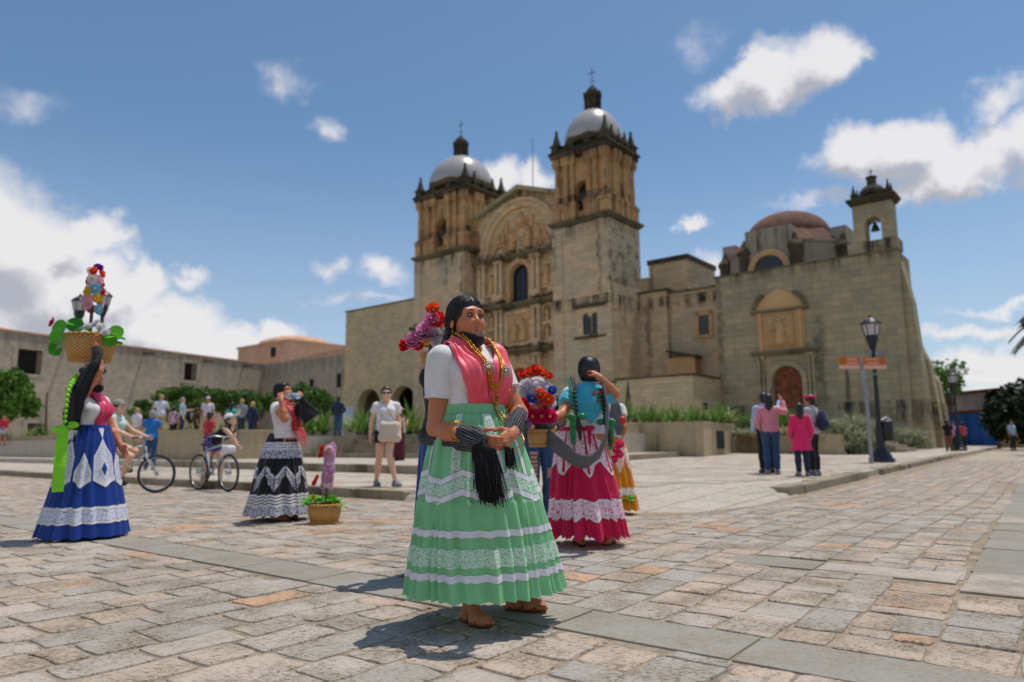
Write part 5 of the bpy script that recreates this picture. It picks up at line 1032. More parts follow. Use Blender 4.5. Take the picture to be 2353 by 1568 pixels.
def drape(name, root, prims, A, B, mat, n=50, m=24, off=.012, fold=.006, nf=5., seed=0, it=6, ph=0., zfree=None, endk=1., fend=.8):
    """a cloth between two lines, pulled on to the body; folds run along it"""
    a, b = resample(A, n), resample(B, n); u = np.linspace(0, 1, m+1); X = a[:, None]*(1-u)[None, :, None]+b[:, None]*u[None, :, None]
    g = np.random.default_rng(seed); tt = np.linspace(0, 1, n)[:, None]
    iso = (off+fold*(.3+1.25*tt**1.5)*np.interp(tt, [0, fend, fend+.16, 1], [1, 1, .1, 0])*(np.sin(u[None]*nf*2*PI+ph+1.5*np.sin(tt*4+seed))+.5*np.sin(u[None]*nf*3.3*PI+2+tt*3)))*np.interp(tt, [0, fend+.04, fend+.18, 1], [1, 1, .5+.5*endk, endk])
    for _ in range(it):
        f = sd(prims, X); e = 1e-3; G = np.stack([(sd(prims, X+np.eye(3)[i]*e)-f)/e for i in range(3)], -1); G /= np.linalg.norm(G, axis=-1)[..., None]+1e-9; mv = (f-iso)
        if zfree is not None: mv = np.where((X[..., 2] < zfree) & (mv > 0), 0, mv)
        X = X-G*np.clip(mv, -.06, .06)[..., None]
    I = np.arange(n*(m+1)).reshape(n, m+1); q = np.stack([I[:-1, :-1], I[:-1, 1:], I[1:, 1:], I[1:, :-1]], -1).reshape(-1, 4); o = npmesh(name, X.reshape(-1, 3), q, mat, root)
    md = o.modifiers.new('thickness', 'SOLIDIFY'); md.thickness = .004; md.offset = 0; return o
def scarf(name, root, pts, rad, mat, flat=.45, lobes=7, amp=.16, n=70, m=28, up=None, uvs=True):
    """gathered cloth band swept along a line, its section rippled by folds"""
    P = resample(pts, n); R = np.interp(np.linspace(0, 1, n), np.linspace(0, 1, len(rad)), rad) if not np.isscalar(rad) else np.full(n, rad); V_ = []; u0 = np.array(up if up is not None else (0, 0, 1.), float)
    for i in range(n):
        t = nrm(P[min(i+1, n-1)]-P[max(i-1, 0)]); u = nrm(u0-t*(u0@t)); u0 = u; w = np.cross(t, u); A = np.linspace(0, 2*PI, m, endpoint=False); r = R[i]*(1+amp*np.sin(A*lobes+i*.15)+amp*.6*np.sin(A*3-i*.22))
        V_.append(P[i]+np.outer(r*np.cos(A), u)+np.outer(r*flat*np.sin(A), w))
    V_ = np.array(V_); I = np.arange(n*m).reshape(n, m); J = np.roll(I, -1, 1); q = np.stack([I[:-1], J[:-1], J[1:], I[1:]], -1).reshape(-1, 4); f = [tuple(x) for x in q.tolist()]+[tuple(I[0][::-1]), tuple(I[-1])]
    uv = np.stack(np.meshgrid(np.linspace(0, 1, n), np.linspace(0, 1, m), indexing='ij'), -1).reshape(-1, 2); return mesh(name, V_.reshape(-1, 3), f, mat, root, True, uv=uv)
def braid(name, root, pts, r, mats, n=14):
    P = resample(pts, n*2); b = MB()
    for i in range(n*2):
        t = nrm(P[min(i+1, n*2-1)]-P[max(i-1, 0)]); s = nrm(np.cross(t, (.3, 1, .1))); k = r*(1-.35*i/(2*n)); b.ball(P[i]+s*k*.5*(1 if i % 2 else -1), (k, k, k*1.15), 8, 5, i % 2 if len(mats) > 1 else 0)
    return b.build(name, mats, root, True)
def ribbon(name, root, pts, w, mat, side, th=.004, wave=.0):
    """flat ribbon of real thickness along a line; w may taper"""
    P = resample(pts, 26); Wd = np.interp(np.linspace(0, 1, 26), np.linspace(0, 1, len(w)), w) if not np.isscalar(w) else np.full(26, w); v = []
    for i in range(26):
        t = nrm(P[min(i+1, 25)]-P[max(i-1, 0)]); s = nrm(np.asarray(side, float)-t*(np.asarray(side, float)@t)); nn = np.cross(t, s)
        for a, b_ in ((-1, -1), (1, -1), (1, 1), (-1, 1)): v.append(P[i]+s*a*Wd[i]+nn*(b_*th/2+wave*math.sin(i*.8)*a))
    f = [(4*i+j, 4*i+(j+1) % 4, 4*i+4+(j+1) % 4, 4*i+4+j) for i in range(25) for j in range(4)]+[(3, 2, 1, 0), (100, 101, 102, 103)]; return mesh(name, v, f, mat, root, False)
# ================================================================== PEOPLE
A_ = np.array
def face_parts(F, root, gaze=0., lash=True):
    k = F.p['hs']; H = lambda x, y, z: F.hc+F.Rh@A_([x, y, z])*k
    for q in (1, -1):
        b = MB(); b.ball(H(q*.031, -.0832, .0045), A_((.0145, .0125, .0068))*k, 12, 8); e = b.build('eye', m_eye, root, True)
        b = MB(); b.ball(H(q*.031+gaze, -.0915, .005), A_((.0066, .005, .0064))*k, 10, 6); b.build('iris', m_iris, e, True)
        if lash:
            b = MB(); b.tube([H(q*.017, -.0955, .009), H(q*.031, -.1, .0135), H(q*.046, -.088, .008)], [.0014, .0026, .0014], 6); b.tube([H(q*.019, -.094, .000), H(q*.031, -.0975, -.0045), H(q*.045, -.087, .001)], .0009, 5); b.build('eyelashes', HB, root)
        b = MB(); b.tube([H(q*.013, -.1, .0295), H(q*.032, -.0985, .0335), H(q*.053, -.078, .027)], [.0024, .003, .0012], 7, 0, .45); b.build('eyebrow', HBR, root, True)
    P = [el(H(0, -.0945, -.0615), A_((.0205, .0100, .0050))*k, .004, F.Rh), el(H(0, -.0922, -.0715), A_((.0175, .0100, .0056))*k, .004, F.Rh), el(H(0, -.109, -.0585), A_((.004, .006, .004))*k, .004, F.Rh, 's')]; v, f = grow(P, .003); npmesh('lips', v, f, m_lip, root)
def mask(F, root, mat, low=True):
    k = F.p['hs']; H = lambda x, y, z: F.hc+F.Rh@A_([x, y, z])*k
    if low: P = [el(H(0, -.055, -.112), A_((.062, .062, .046))*k, .02, F.Rh), el(H(0, -.034, -.085), A_((.066, .052, .03))*k, .02, F.Rh)]; cl = [(H(0, -.06, -.152), F.Rh@A_([0, .35, -1.])), (H(0, -.1, -.096), F.Rh@A_([0, -.55, 1.])), (H(0, -.004, 0), F.Rh@A_([0, 1., .3]))]; zs = -.075
    else: P = [el(H(0, -.045, -.06), A_((.072, .078, .062))*k, .02, F.Rh)]; cl = [(H(0, -.1, -.02), F.Rh@A_([0, -.1, 1.])), (H(0, -.01, 0), F.Rh@A_([0, 1., 0]))]; zs = -.05
    v, f = grow(P, .006, cl); o = npmesh('face_mask', v, f, mat, root)
    for q in (1, -1):
        b = MB(); b.tube([H(q*.068, -.02, zs), H(q*.074, .0, -.05), H(q*.08, .03, .0)], .0022, 5); b.tube([H(q*.06, -.015, zs-.03), H(q*.07, .01, -.06), H(q*.08, .035, -.01)], .0022, 5); b.build('ear_loop', mat, o)
    return o
def sandals(F, root, mat, q):
    v, f = grow(F.foot(q, .010), .006, [(A_([0, 0, .017]), (0, 0, 1))]); s = npmesh('sandal', v, f, mat, root)
    a, d = F.an[q], F.fd[q]; z = A_([0, 0, 1.]); n = np.cross(z, d); h = a-z*(a[2]-.03); b = MB()
    for (p, e, hh) in ((.10, .075, .058), (.075, .105, .062), (.03, .03, .10)): b.tube([h+d*p-n*.043-z*.02, h+d*(p*.5+e*.5)-n*.024+z*(hh-.035), h+d*(p*.5+e*.5)+z*(hh-.03), h+d*(p*.5+e*.5)+n*.024+z*(hh-.035), h+d*e+n*.043-z*.02], .006, 6, 0, .6)
    b.tube([h-d*.035-n*.036-z*.01, h-d*.072+z*.015, h-d*.035+n*.036-z*.01], .006, 6); b.build('strap', mat, s)
def fringe(root, mat, tops, drop, n=150, seed=0, r=.0022, spread=.03):
    g = random.Random(seed); b = MB(); T = resample(tops, 60)
    for i in range(n):
        p = T[g.randrange(60)]+A_([g.uniform(-.012, .012), g.uniform(-.012, .012), g.uniform(-.01, .01)]); l = g.uniform(.75, 1.1); d = A_(drop)*l+A_([g.uniform(-1, 1), g.uniform(-1, 1), 0])*spread; m = p+d*.5+A_([g.uniform(-1, 1), g.uniform(-1, 1), 0])*.008; b.tube([p, m, p+d], [r*1.3, r, r*.5], 4, 0, 1., False)
    o = b.build('fringe', mat, root); o['kind'] = 'stuff'; return o
def striped(name, dark, light, nst=16, along=False, thin=.22):
    m, nt, b = new_mat(name); uv = N(nt, 'ShaderNodeTexCoord', out=2); s = nt.nodes.new('ShaderNodeSeparateXYZ'); nt.links.new(uv, s.inputs[0])
    k = M(nt, 'PINGPONG', M(nt, 'MULTIPLY', s.outputs[0 if along else 1], float(nst)), .5); n = NOISE(nt, N(nt, 'ShaderNodeTexCoord', out=3), 260., 2.)
    f = M(nt, 'MULTIPLY', M(nt, 'LESS_THAN', k, thin*.5), RAMP(nt, n, .4, .6, .35, 1.)); setp(b, Base_Color=MIX(nt, f, dark, light), Roughness=.85); bump(nt, b, n, .3, .003); return m
m_rebozo = striped('striped_rebozo_cloth', (.010, .010, .013, 1), S(150, 152, 158), 22, thin=.17); m_rebozo2 = striped('grey_rebozo_cloth', S(66, 66, 70), S(138, 140, 142), 26, thin=.4); m_fringe = cloth('black_fringe', (.006, .006, .007, 1))
GREEN = cloth('mint_green_poplin', S(144, 214, 156), .5, .1, .1, trans=.18); m_satinw = satin('white_satin_ribbon', S(230, 226, 232), .3); m_gl = lace('white_lace_on_green', S(218, 228, 220), S(130, 200, 144), 300., .6)
PINKS = satin('coral_pink_satin', S(250, 84, 104), .4); TURQ = cloth('turquoise_satin', S(70, 188, 214), .45, .2); MAG = satin('magenta_satin', S(214, 20, 88), .35); REDS = satin('red_silk', S(200, 20, 24), .4)
def seat(name, label, P, rz, H, group=None): return place(thing(name, label, 'person', group=group), P, rz, H)
# ---------------------------------------------------------------- the woman in green
HP, HR, HH = A_([-.205, 3.62, 0]), R_(40), 1.60
hero = seat('person', 'woman in mint green ribboned skirt, coral satin shawl and black face mask under the chin', HP, HR, HH); L = inv_local(HP, HR, HH); Ri = rot(HR).T*(1.65/HH); G2 = lambda x, y: Ri@(gnd(x, y)-HP)
an = lambda p: tuple(p[:2])+(.085,)
ra, la = an(G2(1082, 1432)), an(G2(1192, 1404))
hw, lw = L(1088, 1009, 3.27), L(1176, 998, 3.36)
F = Fig(g=1.1, bust=1.06, arm=1.1, leg=1.1, yaw=R_(-6), pitch=R_(-5), tilt=R_(0), side=R_(-3), la=(L(1192, 950, 3.66), lw), ra=(L(1002, 984, 3.50), hw), ll=((.1, -.02, .49), la), rl=((-.1, -.05, .49), ra), lf=R_(34), rf=R_(-6), hs=1.03,
        rh=(L(1140, 1022, 3.21)-hw, L(1170, 985, 3.5)-L(1130, 1012, 3.23)), lh=(L(1146, 1024, 3.24)-lw, L(1120, 1010, 3.5)-L(1150, 1030, 3.24)), rcu=(.55, .6, .65, .7), lc=(.75, .8, .85, .9))
F.body(hero, SK2, .0048); face_parts(F, hero, .003); F.hair(hero, HB, 'braids', .006); F.strands(hero, HB, 420, 3)
H_ = lambda x, y, z: F.hc+F.Rh@A_([x, y, z])
mask(F, hero, BK)
for q in (-1, 1):
    braid('braid', hero, [H_(q*.06, .07, -.06), H_(q*.075, .10, -.14), F.T(q*.08, .13, 1.30), F.T(q*.08, .15, 1.12)], .026, [HB, MAG], 12)
b = MB(); b.ball(H_(-.07, .085, -.12), (.035, .025, .04), 9, 6); b.ball(H_(-.09, .08, -.16), (.03, .022, .035), 9, 6); b.build('ribbon_bow', MAG, hero, True)
b = MB(); 
for q in (-1, 1): b.tube([H_(q*.082, .008, -.052), H_(q*.083, .006, -.075)], .003, 6); b.lathe([(.003, 0), (.012, -.012), (.014, -.022), (.004, -.034)], H_(q*.083, .006, -.075), 8); b.ball(H_(q*.083, .006, -.118), .007, 7, 5)
b.build('earring', GOLD, hero, True)
F.shirt(hero, W_, .58, 1.03, .009, .0075, name='blouse', folds=.007, low=1)
b = MB()
for q in (1, -1): e = F.sh[q]+(F.el[q]-F.sh[q])*.57; t = nrm(F.el[q]-F.sh[q]); u = nrm(np.cross(t, (0, 1, .2))); w = np.cross(t, u); b.tube([e+(u*math.cos(a)+w*math.sin(a))*(.068+.003*math.sin(a*13)) for a in np.linspace(0, 2*PI, 30)], .006, 6, 0, 1., False)
b.build('sleeve_hem', W_, hero, True)
tor = F.torso+[F.armp[1][0], F.armp[-1][0]]
for q, ph in ((-1, 0.), (1, 1.7)):
    drape('shawl', hero, tor, [(q*.03, .12, 1.40), (q*.15, .06, 1.42), (q*.175, -.05, 1.36), (q*.165, -.13, 1.25), (q*.145, -.15, 1.14), (q*.11, -.14, 1.06), (q*.09, -.13, 1.0)], [(q*.002, .10, 1.44), (q*.068, .055, 1.43), (q*.085, -.02, 1.40), (q*.055, -.09, 1.33), (q*.006+.004, -.15, 1.25), (q*-.012, -.17, 1.13), (q*-.02, -.15, 1.06), (q*-.02, -.14, 1.0)], PINKS, 90, 60, .032+.003*q, .0052, 3.4, 3+q, 7, ph, None, -.25, .76)
pr = [(0, .168), (.04, .175), (.08, .2), (.16, .234), (.30, .272), (.52, .318), (.75, .354), (1., .396)]
sk = Skirt((-.005, -.012, 1.085), (.05, -.04, .165), pr, 22, (.002, .024), 5, (.52,), .9, .003, .8)
sk.surf('skirt', hero, GREEN, nth=420, nt=90); sk.surf('waistband', hero, GREEN, 0., .05, nth=160, nt=4, off=.005)
tri = lambda th, n, p=0.: np.abs(((th*n/(2*PI)+p) % 1)*2-1)
zz = lambda th: .055*(tri(th, 7, .2)-.5)
for a, b_, m, nm, z in ((.655, .688, m_satinw, 'ribbon', 0), (.745, .835, m_gl, 'lace_band', 0), (.868, .903, m_satinw, 'ribbon', 0), (.375, .405, m_satinw, 'ribbon', 1), (.408, .468, m_gl, 'lace_band', 1), (.471, .503, m_satinw, 'ribbon', 1)):
    sk.surf(nm, hero, m, (lambda th, a=a, z=z: a+z*zz(th)), (lambda th, b_=b_, z=z: b_+z*zz(th)), nth=420, nt=7, off=.0035)
for k in range(9):
    th = 2*PI*(k+.35)/9; sk.surf('lace_panel', hero, m_satinw if k % 3 == 1 else m_gl, .055, (lambda t: .37+zz(t)), th-.085, th+.085, 20, 26, .0035)
    if k % 3 == 0: sk.surf('ribbon', hero, m_satinw, .055, (lambda t: .37+zz(t)), th+.09, th+.15, 8, 26, .0035)
for q in (1, -1): sandals(F, hero, LEATH, q)
# rebozo round the hips and both wrists
w1, w2 = L(1066, 1000, 3.27), L(1184, 968, 3.47)
scarf('rebozo', hero, [L(1092, 1020, 3.24), L(1072, 1016, 3.31), L(1040, 1015, 3.40), L(1000, 1012, 3.48), L(970, 1009, 3.58), (-.235, .10, .955), (-.17, .2, .95), (0, .235, .95), (.2, .16, .97), (.26, .02, 1.0), L(1200, 985, 3.62), L(1190, 970, 3.5)], [.04, .034, .03, .03, .03, .03, .03, .03, .03, .03, .04, .044], m_rebozo, .6, 6, .15, 90, 30)
for (p0, p1, rr) in ((L(1058, 992, 3.31), L(1112, 1016, 3.20), .047), (L(1196, 948, 3.58), L(1170, 1000, 3.36), .045)): scarf('rebozo_wrap', hero, [p0, p0*.66+p1*.34, p0*.34+p1*.66, p1], [rr*.72, rr*1.0, rr*1.05, rr*.74], m_rebozo, .95, 7, .1, 30, 30)
fringe(hero, m_fringe, [L(1090, 1025, 3.21), L(1112, 1030, 3.17), L(1135, 1036, 3.17)], (.03, -.01, -.235), 650, 1, .0024, .03)
scarf('tassel_end', hero, [L(1100, 1022, 3.21), L(1112, 1055, 3.19), L(1117, 1090, 3.19)], [.036, .046, .03], m_fringe, .6, 6, .15, 20, 20)
fringe(hero, m_fringe, [L(1160, 1032, 3.25), L(1174, 1032, 3.3)], (.02, 0, -.09), 60, 2, .003, .015)
def beads(name, pts, r, n, mat=GOLD):
    P = resample(pts, n); b = MB()
    for i, p in enumerate(P): b.ball(p, r*(1+.25*(i % 3 == 0)), 7, 5)
    return b.build(name, mat, hero, True)
def onchest(pts, off=.042):
    X = resample(pts, 40)[None]
    for _ in range(6):
        f = sd(tor, X); e = 1e-3; g = np.stack([(sd(tor, X+np.eye(3)[i]*e)-f)/e for i in range(3)], -1); X = X-g*(f-off)[..., None]
    return X[0]
beads('necklace', onchest([(-.075, -.0, 1.42), (-.08, -.09, 1.35), (-.05, -.16, 1.26), (-.01, -.18, 1.15), (.03, -.18, 1.17), (.055, -.16, 1.27), (.08, -.09, 1.35), (.075, 0, 1.42)]), .006, 70)
beads('necklace', onchest([(-.065, -.02, 1.41), (-.06, -.1, 1.33), (-.02, -.17, 1.22), (.02, -.19, 1.12), (.04, -.18, 1.21), (.06, -.1, 1.33), (.065, -.02, 1.41)], .044), .0056, 76)
b = MB(); c = onchest([(.02, -.19, 1.13), (.02, -.19, 1.12), (.02, -.19, 1.11)], .046)[20]
for k in range(12): a = 2*PI*k/12; b.ball(c+A_([.02*math.cos(a), -.003, .02*math.sin(a)-.01]), .007, 7, 5)
b.ball(c+A_([0, -.004, -.04]), .009, 7, 5); b.ball(c+A_([0, -.004, -.058]), .006, 7, 5); b.build('pendant', GOLD, hero, True)
m_silver = plain('silver_filigree', S(190, 186, 182), .35, .3, 120., metal=.7)
for x, z in ((-.028, 1.275), (.075, 1.255)):
    c = onchest([(x, -.2, z+.01), (x, -.2, z), (x, -.2, z-.01)], .040)[20]; b = MB(); b.ball(c, (.011, .009, .011), 10, 6)
    for k in range(14): a = 2*PI*k/14; b.ball(c+A_([.019*math.cos(a), 0, .019*math.sin(a)]), (.006, .005, .006), 6, 4); b.ball(c+A_([.029*math.cos(a+.2), .002, .029*math.sin(a+.2)]), (.0062, .004, .0062), 6, 4)
    b.build('brooch', m_silver, hero, True)
for pts in ([(.02, -.2, 1.06), (.035, -.24, .99), (.05, -.26, .92)], [(.02, -.2, 1.06), (.06, -.235, 1.0), (.10, -.23, .955), (.105, -.21, 1.02), (.10, -.19, 1.08), (.098, -.19, 1.15)]):
    P = resample([sk(A_([-PI/2+p[0]*4.]), A_([max(0, (1.07-p[2])/.93)]), .012)[0] if p[2] < 1.07 else A_(p) for p in pts], 34); b = MB()
    for p in P: b.ball(p, .0052, 6, 4)
    b.build('waist_chain', GOLD, hero, True)
def bangle(name, p, ax, r, rr): 
    t = nrm(ax); u = nrm(np.cross(t, (.2, .3, 1))); w = np.cross(t, u); b = MB(); b.tube([p+(u*math.cos(a)+w*math.sin(a))*r for a in np.linspace(0, 2*PI, 28)], rr, 6, 0, 1., False); b.build(name, GOLD, hero, True)
bangle('bangle', L(1050, 990, 3.33), hw-F.el[-1], .046, .0032); bangle('bangle', L(1055, 992, 3.32), hw-F.el[-1], .045, .0026); bangle('bangle', L(1180, 1014, 3.34), (.5, .4, -.6), .05, .0036)
# ================================================================== BASKETS, FLOWERS, BICYCLES
def wicker():
    m, nt, b = new_mat('golden_wicker'); oc = N(nt, 'ShaderNodeTexCoord', out=3); s = nt.nodes.new('ShaderNodeSeparateXYZ'); nt.links.new(oc, s.inputs[0])
    a = M(nt, 'MULTIPLY', M(nt, 'ARCTAN2', s.outputs[1], s.outputs[0]), 26/PI); z = M(nt, 'MULTIPLY', s.outputs[2], 55.)
    k = M(nt, 'MULTIPLY', M(nt, 'SINE', M(nt, 'MULTIPLY', a, PI)), M(nt, 'SINE', M(nt, 'MULTIPLY', z, PI))); n = NOISE(nt, oc, 30., 3.)
    c = MIX(nt, RAMP(nt, k, -.6, .5), S(158, 108, 50), S(214, 168, 94)); c = MIX(nt, RAMP(nt, n, .35, .7, 0, .5), c, S(180, 124, 58)); setp(b, Base_Color=c, Roughness=.6); bump(nt, b, k, .6, .006); return m
m_wick = wicker()
FM = {}
def petal_mat(c):
    if c not in FM:
        m = plain('petals_%d_%d_%d' % c, S(*c), .6, .14, 30.); nt = m.node_tree; b = nt.nodes['Principled BSDF']; tr = nt.nodes.new('ShaderNodeBsdfTranslucent'); tr.inputs[0].default_value = S(*c); mx = nt.nodes.new('ShaderNodeMixShader'); mx.inputs[0].default_value = .58
        nt.links.new(b.outputs[0], mx.inputs[1]); nt.links.new(tr.outputs[0], mx.inputs[2]); nt.links.new(mx.outputs[0], nt.nodes['Material Output'].inputs[0]); FM[c] = m
    return FM[c]
m_core = plain('flower_core', S(226, 176, 50), .7, .2, 60.)
FME = {}
def flower_mesh(kind, c):
    """daisy, poppy or pompom head of radius 1 facing +z, petals built one by one"""
    if (kind, c) in FME: return FME[(kind, c)]
    b = MB(); g = random.Random(len(kind)*7+sum(c))
    def petal(a, l, w, e0, e1, z0=0.):
        d = A_([math.cos(a), math.sin(a), 0]); s = A_([-math.sin(a), math.cos(a), 0]); P = []
        for i, (t, ww) in enumerate(((.1, .35), (.5, 1.), (.85, .85), (1., .3))): e = e0+(e1-e0)*t; p = d*l*t*math.cos(e)+A_([0, 0, z0+l*t*math.sin(e)]); P += [p-s*w*ww, p+A_([0, 0, .04*ww]), p+s*w*ww]
        b.add(P, [(3*i+j, 3*i+j+1, 3*i+j+4, 3*i+j+3) for i in range(3) for j in (0, 1)], 0)
    if kind == 'daisy':
        for r, n, e in ((1., 13, .15), (.8, 10, .5)):
            for i in range(n): petal(2*PI*i/n+g.uniform(-.1, .1), r, .2, e, e-.2+g.uniform(-.1, .1))
        b.ball((0, 0, .12), (.24, .24, .14), 9, 5, 1)
    elif kind == 'poppy':
        for r, n, e in ((1., 6, .25), (.72, 5, .75)):
            for i in range(n): petal(2*PI*i/n+g.uniform(-.15, .15), r, .46, e, e+.25)
        b.ball((0, 0, .2), (.22, .22, .2), 9, 5, 1)
    else:
        for e, n, r in ((.05, 11, 1.), (.45, 10, .95), (.85, 8, .88), (1.2, 5, .8)):
            for i in range(n): petal(2*PI*i/n+g.uniform(-.2, .2), r*g.uniform(.9, 1.1), .26, e, e+.35)
    o = b.build('flower', [petal_mat(c), m_core]); me = o.data; bpy.data.objects.remove(o); FME[(kind, c)] = me; return me
def flower(par, kind, c, p, r, d):
    o = bpy.data.objects.new('flower', flower_mesh(kind, c)); COL.objects.link(o); o.parent = par; o.location = tuple(p); o.rotation_euler = Vector(tuple(d)).to_track_quat('Z', 'Y').to_euler(); o.scale = (r, r, r); return o
def basket(name, label, P, r0, r1, h, rz=0., ry=1.):
    t = thing(name, label, 'flower basket', tuple(P), rz); b = MB()
    b.lathe([(r0, 0), (r0+(r1-r0)*.5+.01, h*.5), (r1, h), (r1-.015, h), (r0-.01, .02)], (0, 0, 0), 36, 0, 0, 1, ry); o = b.build('basket', m_wick, t, True)
    for z, r in ((.012, r0+.003), (h, r1)): b = MB(); b.tube([(r*math.cos(a), r*ry*math.sin(a), z) for a in np.linspace(0, 2*PI, 40)], .012, 7, 0, 1., False); b.build('rim', m_wick, o, True)
    return t
def leafy(par, n, c, rad, size, seed, mat=None, name='leaf', up=.5):
    g = random.Random(seed)
    for i in range(n):
        a = g.uniform(0, 2*PI); e = g.uniform(-.2, 1.)*up; d = A_([math.cos(a)*math.cos(e), math.sin(a)*math.cos(e), math.sin(e)]); s = nrm(np.cross(d, (0, 0, 1.))); n_ = np.cross(s, d); l = size*g.uniform(.7, 1.2); p = A_(c)+A_([math.cos(a)*rad[0], math.sin(a)*rad[1], g.uniform(0, rad[2])])*g.uniform(.5, 1.); pts = []
        for t, w in ((0, .05), (.25, .42), (.55, .5), (.8, .34), (1, .03)): q = p+d*l*t-A_([0, 0, .25*l*t*t]); pts += [q-s*w*l, q+n_*.05*l, q+s*w*l]
        o = mesh(name, pts, [(3*k+j, 3*k+j+1, 3*k+j+4, 3*k+j+3) for k in range(4) for j in (0, 1)], mat or l_bright, par, True)
        at_ = o.data.attributes.new('tint', 'FLOAT', 'FACE'); at_.data.foreach_set('value', [g.random()]*8)
WHT, RED, ORG, PNK, MGT, LPK, YEL, BLU, LBL, PUR = (236, 232, 236), (220, 20, 24), (240, 84, 40), (252, 176, 216), (216, 16, 100), (236, 186, 210), (240, 196, 30), (36, 84, 190), (120, 196, 232), (130, 50, 170)
def column_of_flowers(par, x0, z0, z1, w, items, seed, lean=0.):
    """a tapering pole of flower heads, facing all ways, denser towards us"""
    g = random.Random(seed); n = len(items)
    for i, (k, c, r) in enumerate(items):
        t = i/(n-1); a = i*2.4+g.uniform(-.4, .4); rr = w*(1-.35*t); d = A_([math.cos(a), math.sin(a), g.uniform(-.1, .5)]); flower(par, k, c, (x0+lean*t+math.cos(a)*rr, math.sin(a)*rr, z0+(z1-z0)*t), r, nrm(d))
# basket on the head of the woman in blue
YB = 7.0; bp = at(205, 833, YB); bz = at(205, 772, YB)[2]-bp[2]
B1 = basket('flower_basket', 'wide flower basket with a tall flower pole on the head of the blue skirted woman', bp, .185, .245, bz, 0, .85)

def round_leaf(par, p, r, d, seed):
    g = random.Random(seed); V_ = [(0, 0, -.06)]+[(math.cos(a)*k*(1+.05*g.uniform(-1, 1)), math.sin(a)*k*.9, .10*k*k-.04*abs(math.sin(a*3))*k) for k in (.55, 1.) for a in np.linspace(.25, 2*PI-.25, 13)]
    f = [(0, 1+i, 2+i) for i in range(12)]+[(1+i, 14+i, 15+i, 2+i) for i in range(12)]; o = mesh('leaf', V_, f, l_bright, par, True); a = o.data.attributes.new('tint', 'FLOAT', 'FACE'); a.data.foreach_set('value', [g.random()]*24); o.location = tuple(p); o.scale = (r, r, r); o.rotation_euler = Vector(d).to_track_quat('Z', 'X').to_euler(); o.rotation_euler.rotate_axis('Z', g.uniform(0, 6))
for i, (x, y, z, r, d) in enumerate(((-.27, -.08, bz+.07, .09, (-.2, -1, .3)), (-.13, -.06, bz+.10, .085, (.3, -1, .2)), (-.20, .02, bz+.13, .09, (-.1, -.7, .8)), (-.31, -.08, bz-.05, .08, (-.5, -1, -.1)), (-.24, -.14, bz-.03, .085, (.1, -1, .1)), (-.28, -.1, bz-.14, .08, (-.1, -1, -.3)), (.27, -.05, bz+.02, .08, (.5, -1, .3)), (.25, -.1, bz-.06, .07, (.4, -1, -.2)))): round_leaf(B1, (x, y, z), r, d, i)
leafy(B1, 26, (.06, 0, bz), (.16, .15, .05), .07, 3, up=1.2); leafy(B1, 4, (.24, -.05, bz-.06), (.03, .06, .06), .12, 4, up=.4)
for x, z, r in ((.02, .07, .045), (.08, .085, .04), (.15, .06, .05), (.225, .0, .055), (-.04, .05, .03), (.11, .12, .03)): flower(B1, 'pompom', WHT, (x, -.1 if z > 0 else -.14, bz+z), r, (.2, -.8, .6))
flower(B1, 'poppy', MGT, (-.37, -.02, bz+.13), .06, (-.8, -.4, .3))
b = MB(); b.tube([(.0, -.02, .05), (0, -.02, bz+.3)], .016, 8); b.build('pole', m_stalk, B1)
zt0, zt1 = at(205, 712, YB)[2]-bp[2], at(205, 612, YB)[2]-bp[2]
column_of_flowers(B1, .0, zt0, zt1, .065, [('daisy', LBL, .06), ('poppy', RED, .055), ('daisy', LPK, .065), ('pompom', LPK, .05), ('daisy', LBL, .07), ('daisy', YEL, .06), ('poppy', PUR, .05), ('daisy', LBL, .06), ('poppy', RED, .06), ('pompom', PUR, .045), ('daisy', WHT, .065), ('poppy', MGT, .06), ('poppy', RED, .05), ('daisy', LPK, .06), ('pompom', MGT, .045), ('daisy', WHT, .05), ('poppy', ORG, .055), ('pompom', WHT, .045), ('pompom', PUR, .045), ('pompom', PUR, .04)], 4)
for z, x, c, k, r in ((.09, -.02, LPK, 'daisy', .065), (.17, -.01, YEL, 'daisy', .055), (.19, .06, LBL, 'daisy', .06), (.30, .02, WHT, 'daisy', .06), (.37, .04, ORG, 'poppy', .05)): flower(B1, k, c, (x, -.085, zt0+z), r, (.05, -1, .15))
# basket standing on the ground
gp = gnd(745, 1202); B2 = basket('flower_basket', 'wicker basket with pink flower pole standing on the paving beside the black skirt', gp, .145, .185, .20)
leafy(B2, 30, (0, 0, .2), (.14, .14, .06), .10, 11, up=1.2); leafy(B2, 7, (-.13, -.05, .22), (.04, .05, .05), .14, 12, up=.9); leafy(B2, 8, (.16, -.02, .16), (.06, .1, .05), .07, 13, up=.4)
b = MB(); b.tube([(0, 0, .05), (.02, 0, .42)], .012, 8); b.build('pole', m_stalk, B2)
column_of_flowers(B2, .02, .40, .82, .04, [('daisy', ((244, 214, 232), (232, 168, 214), (246, 236, 242), (236, 186, 224))[i % 4], (.062, .07, .055, .066)[(i*3) % 4]) for i in range(30)], 5, .03)
for z, x, r in ((.44, -.09, .05), (.49, -.07, .04), (.74, -.03, .05), (.81, -.02, .045)): flower(B2, 'poppy', RED, (x, -.05, z), r, (-.6, -.7, .3))
flower(B2, 'poppy', YEL, (-.1, -.1, .28), .035, (0, -1, .4))
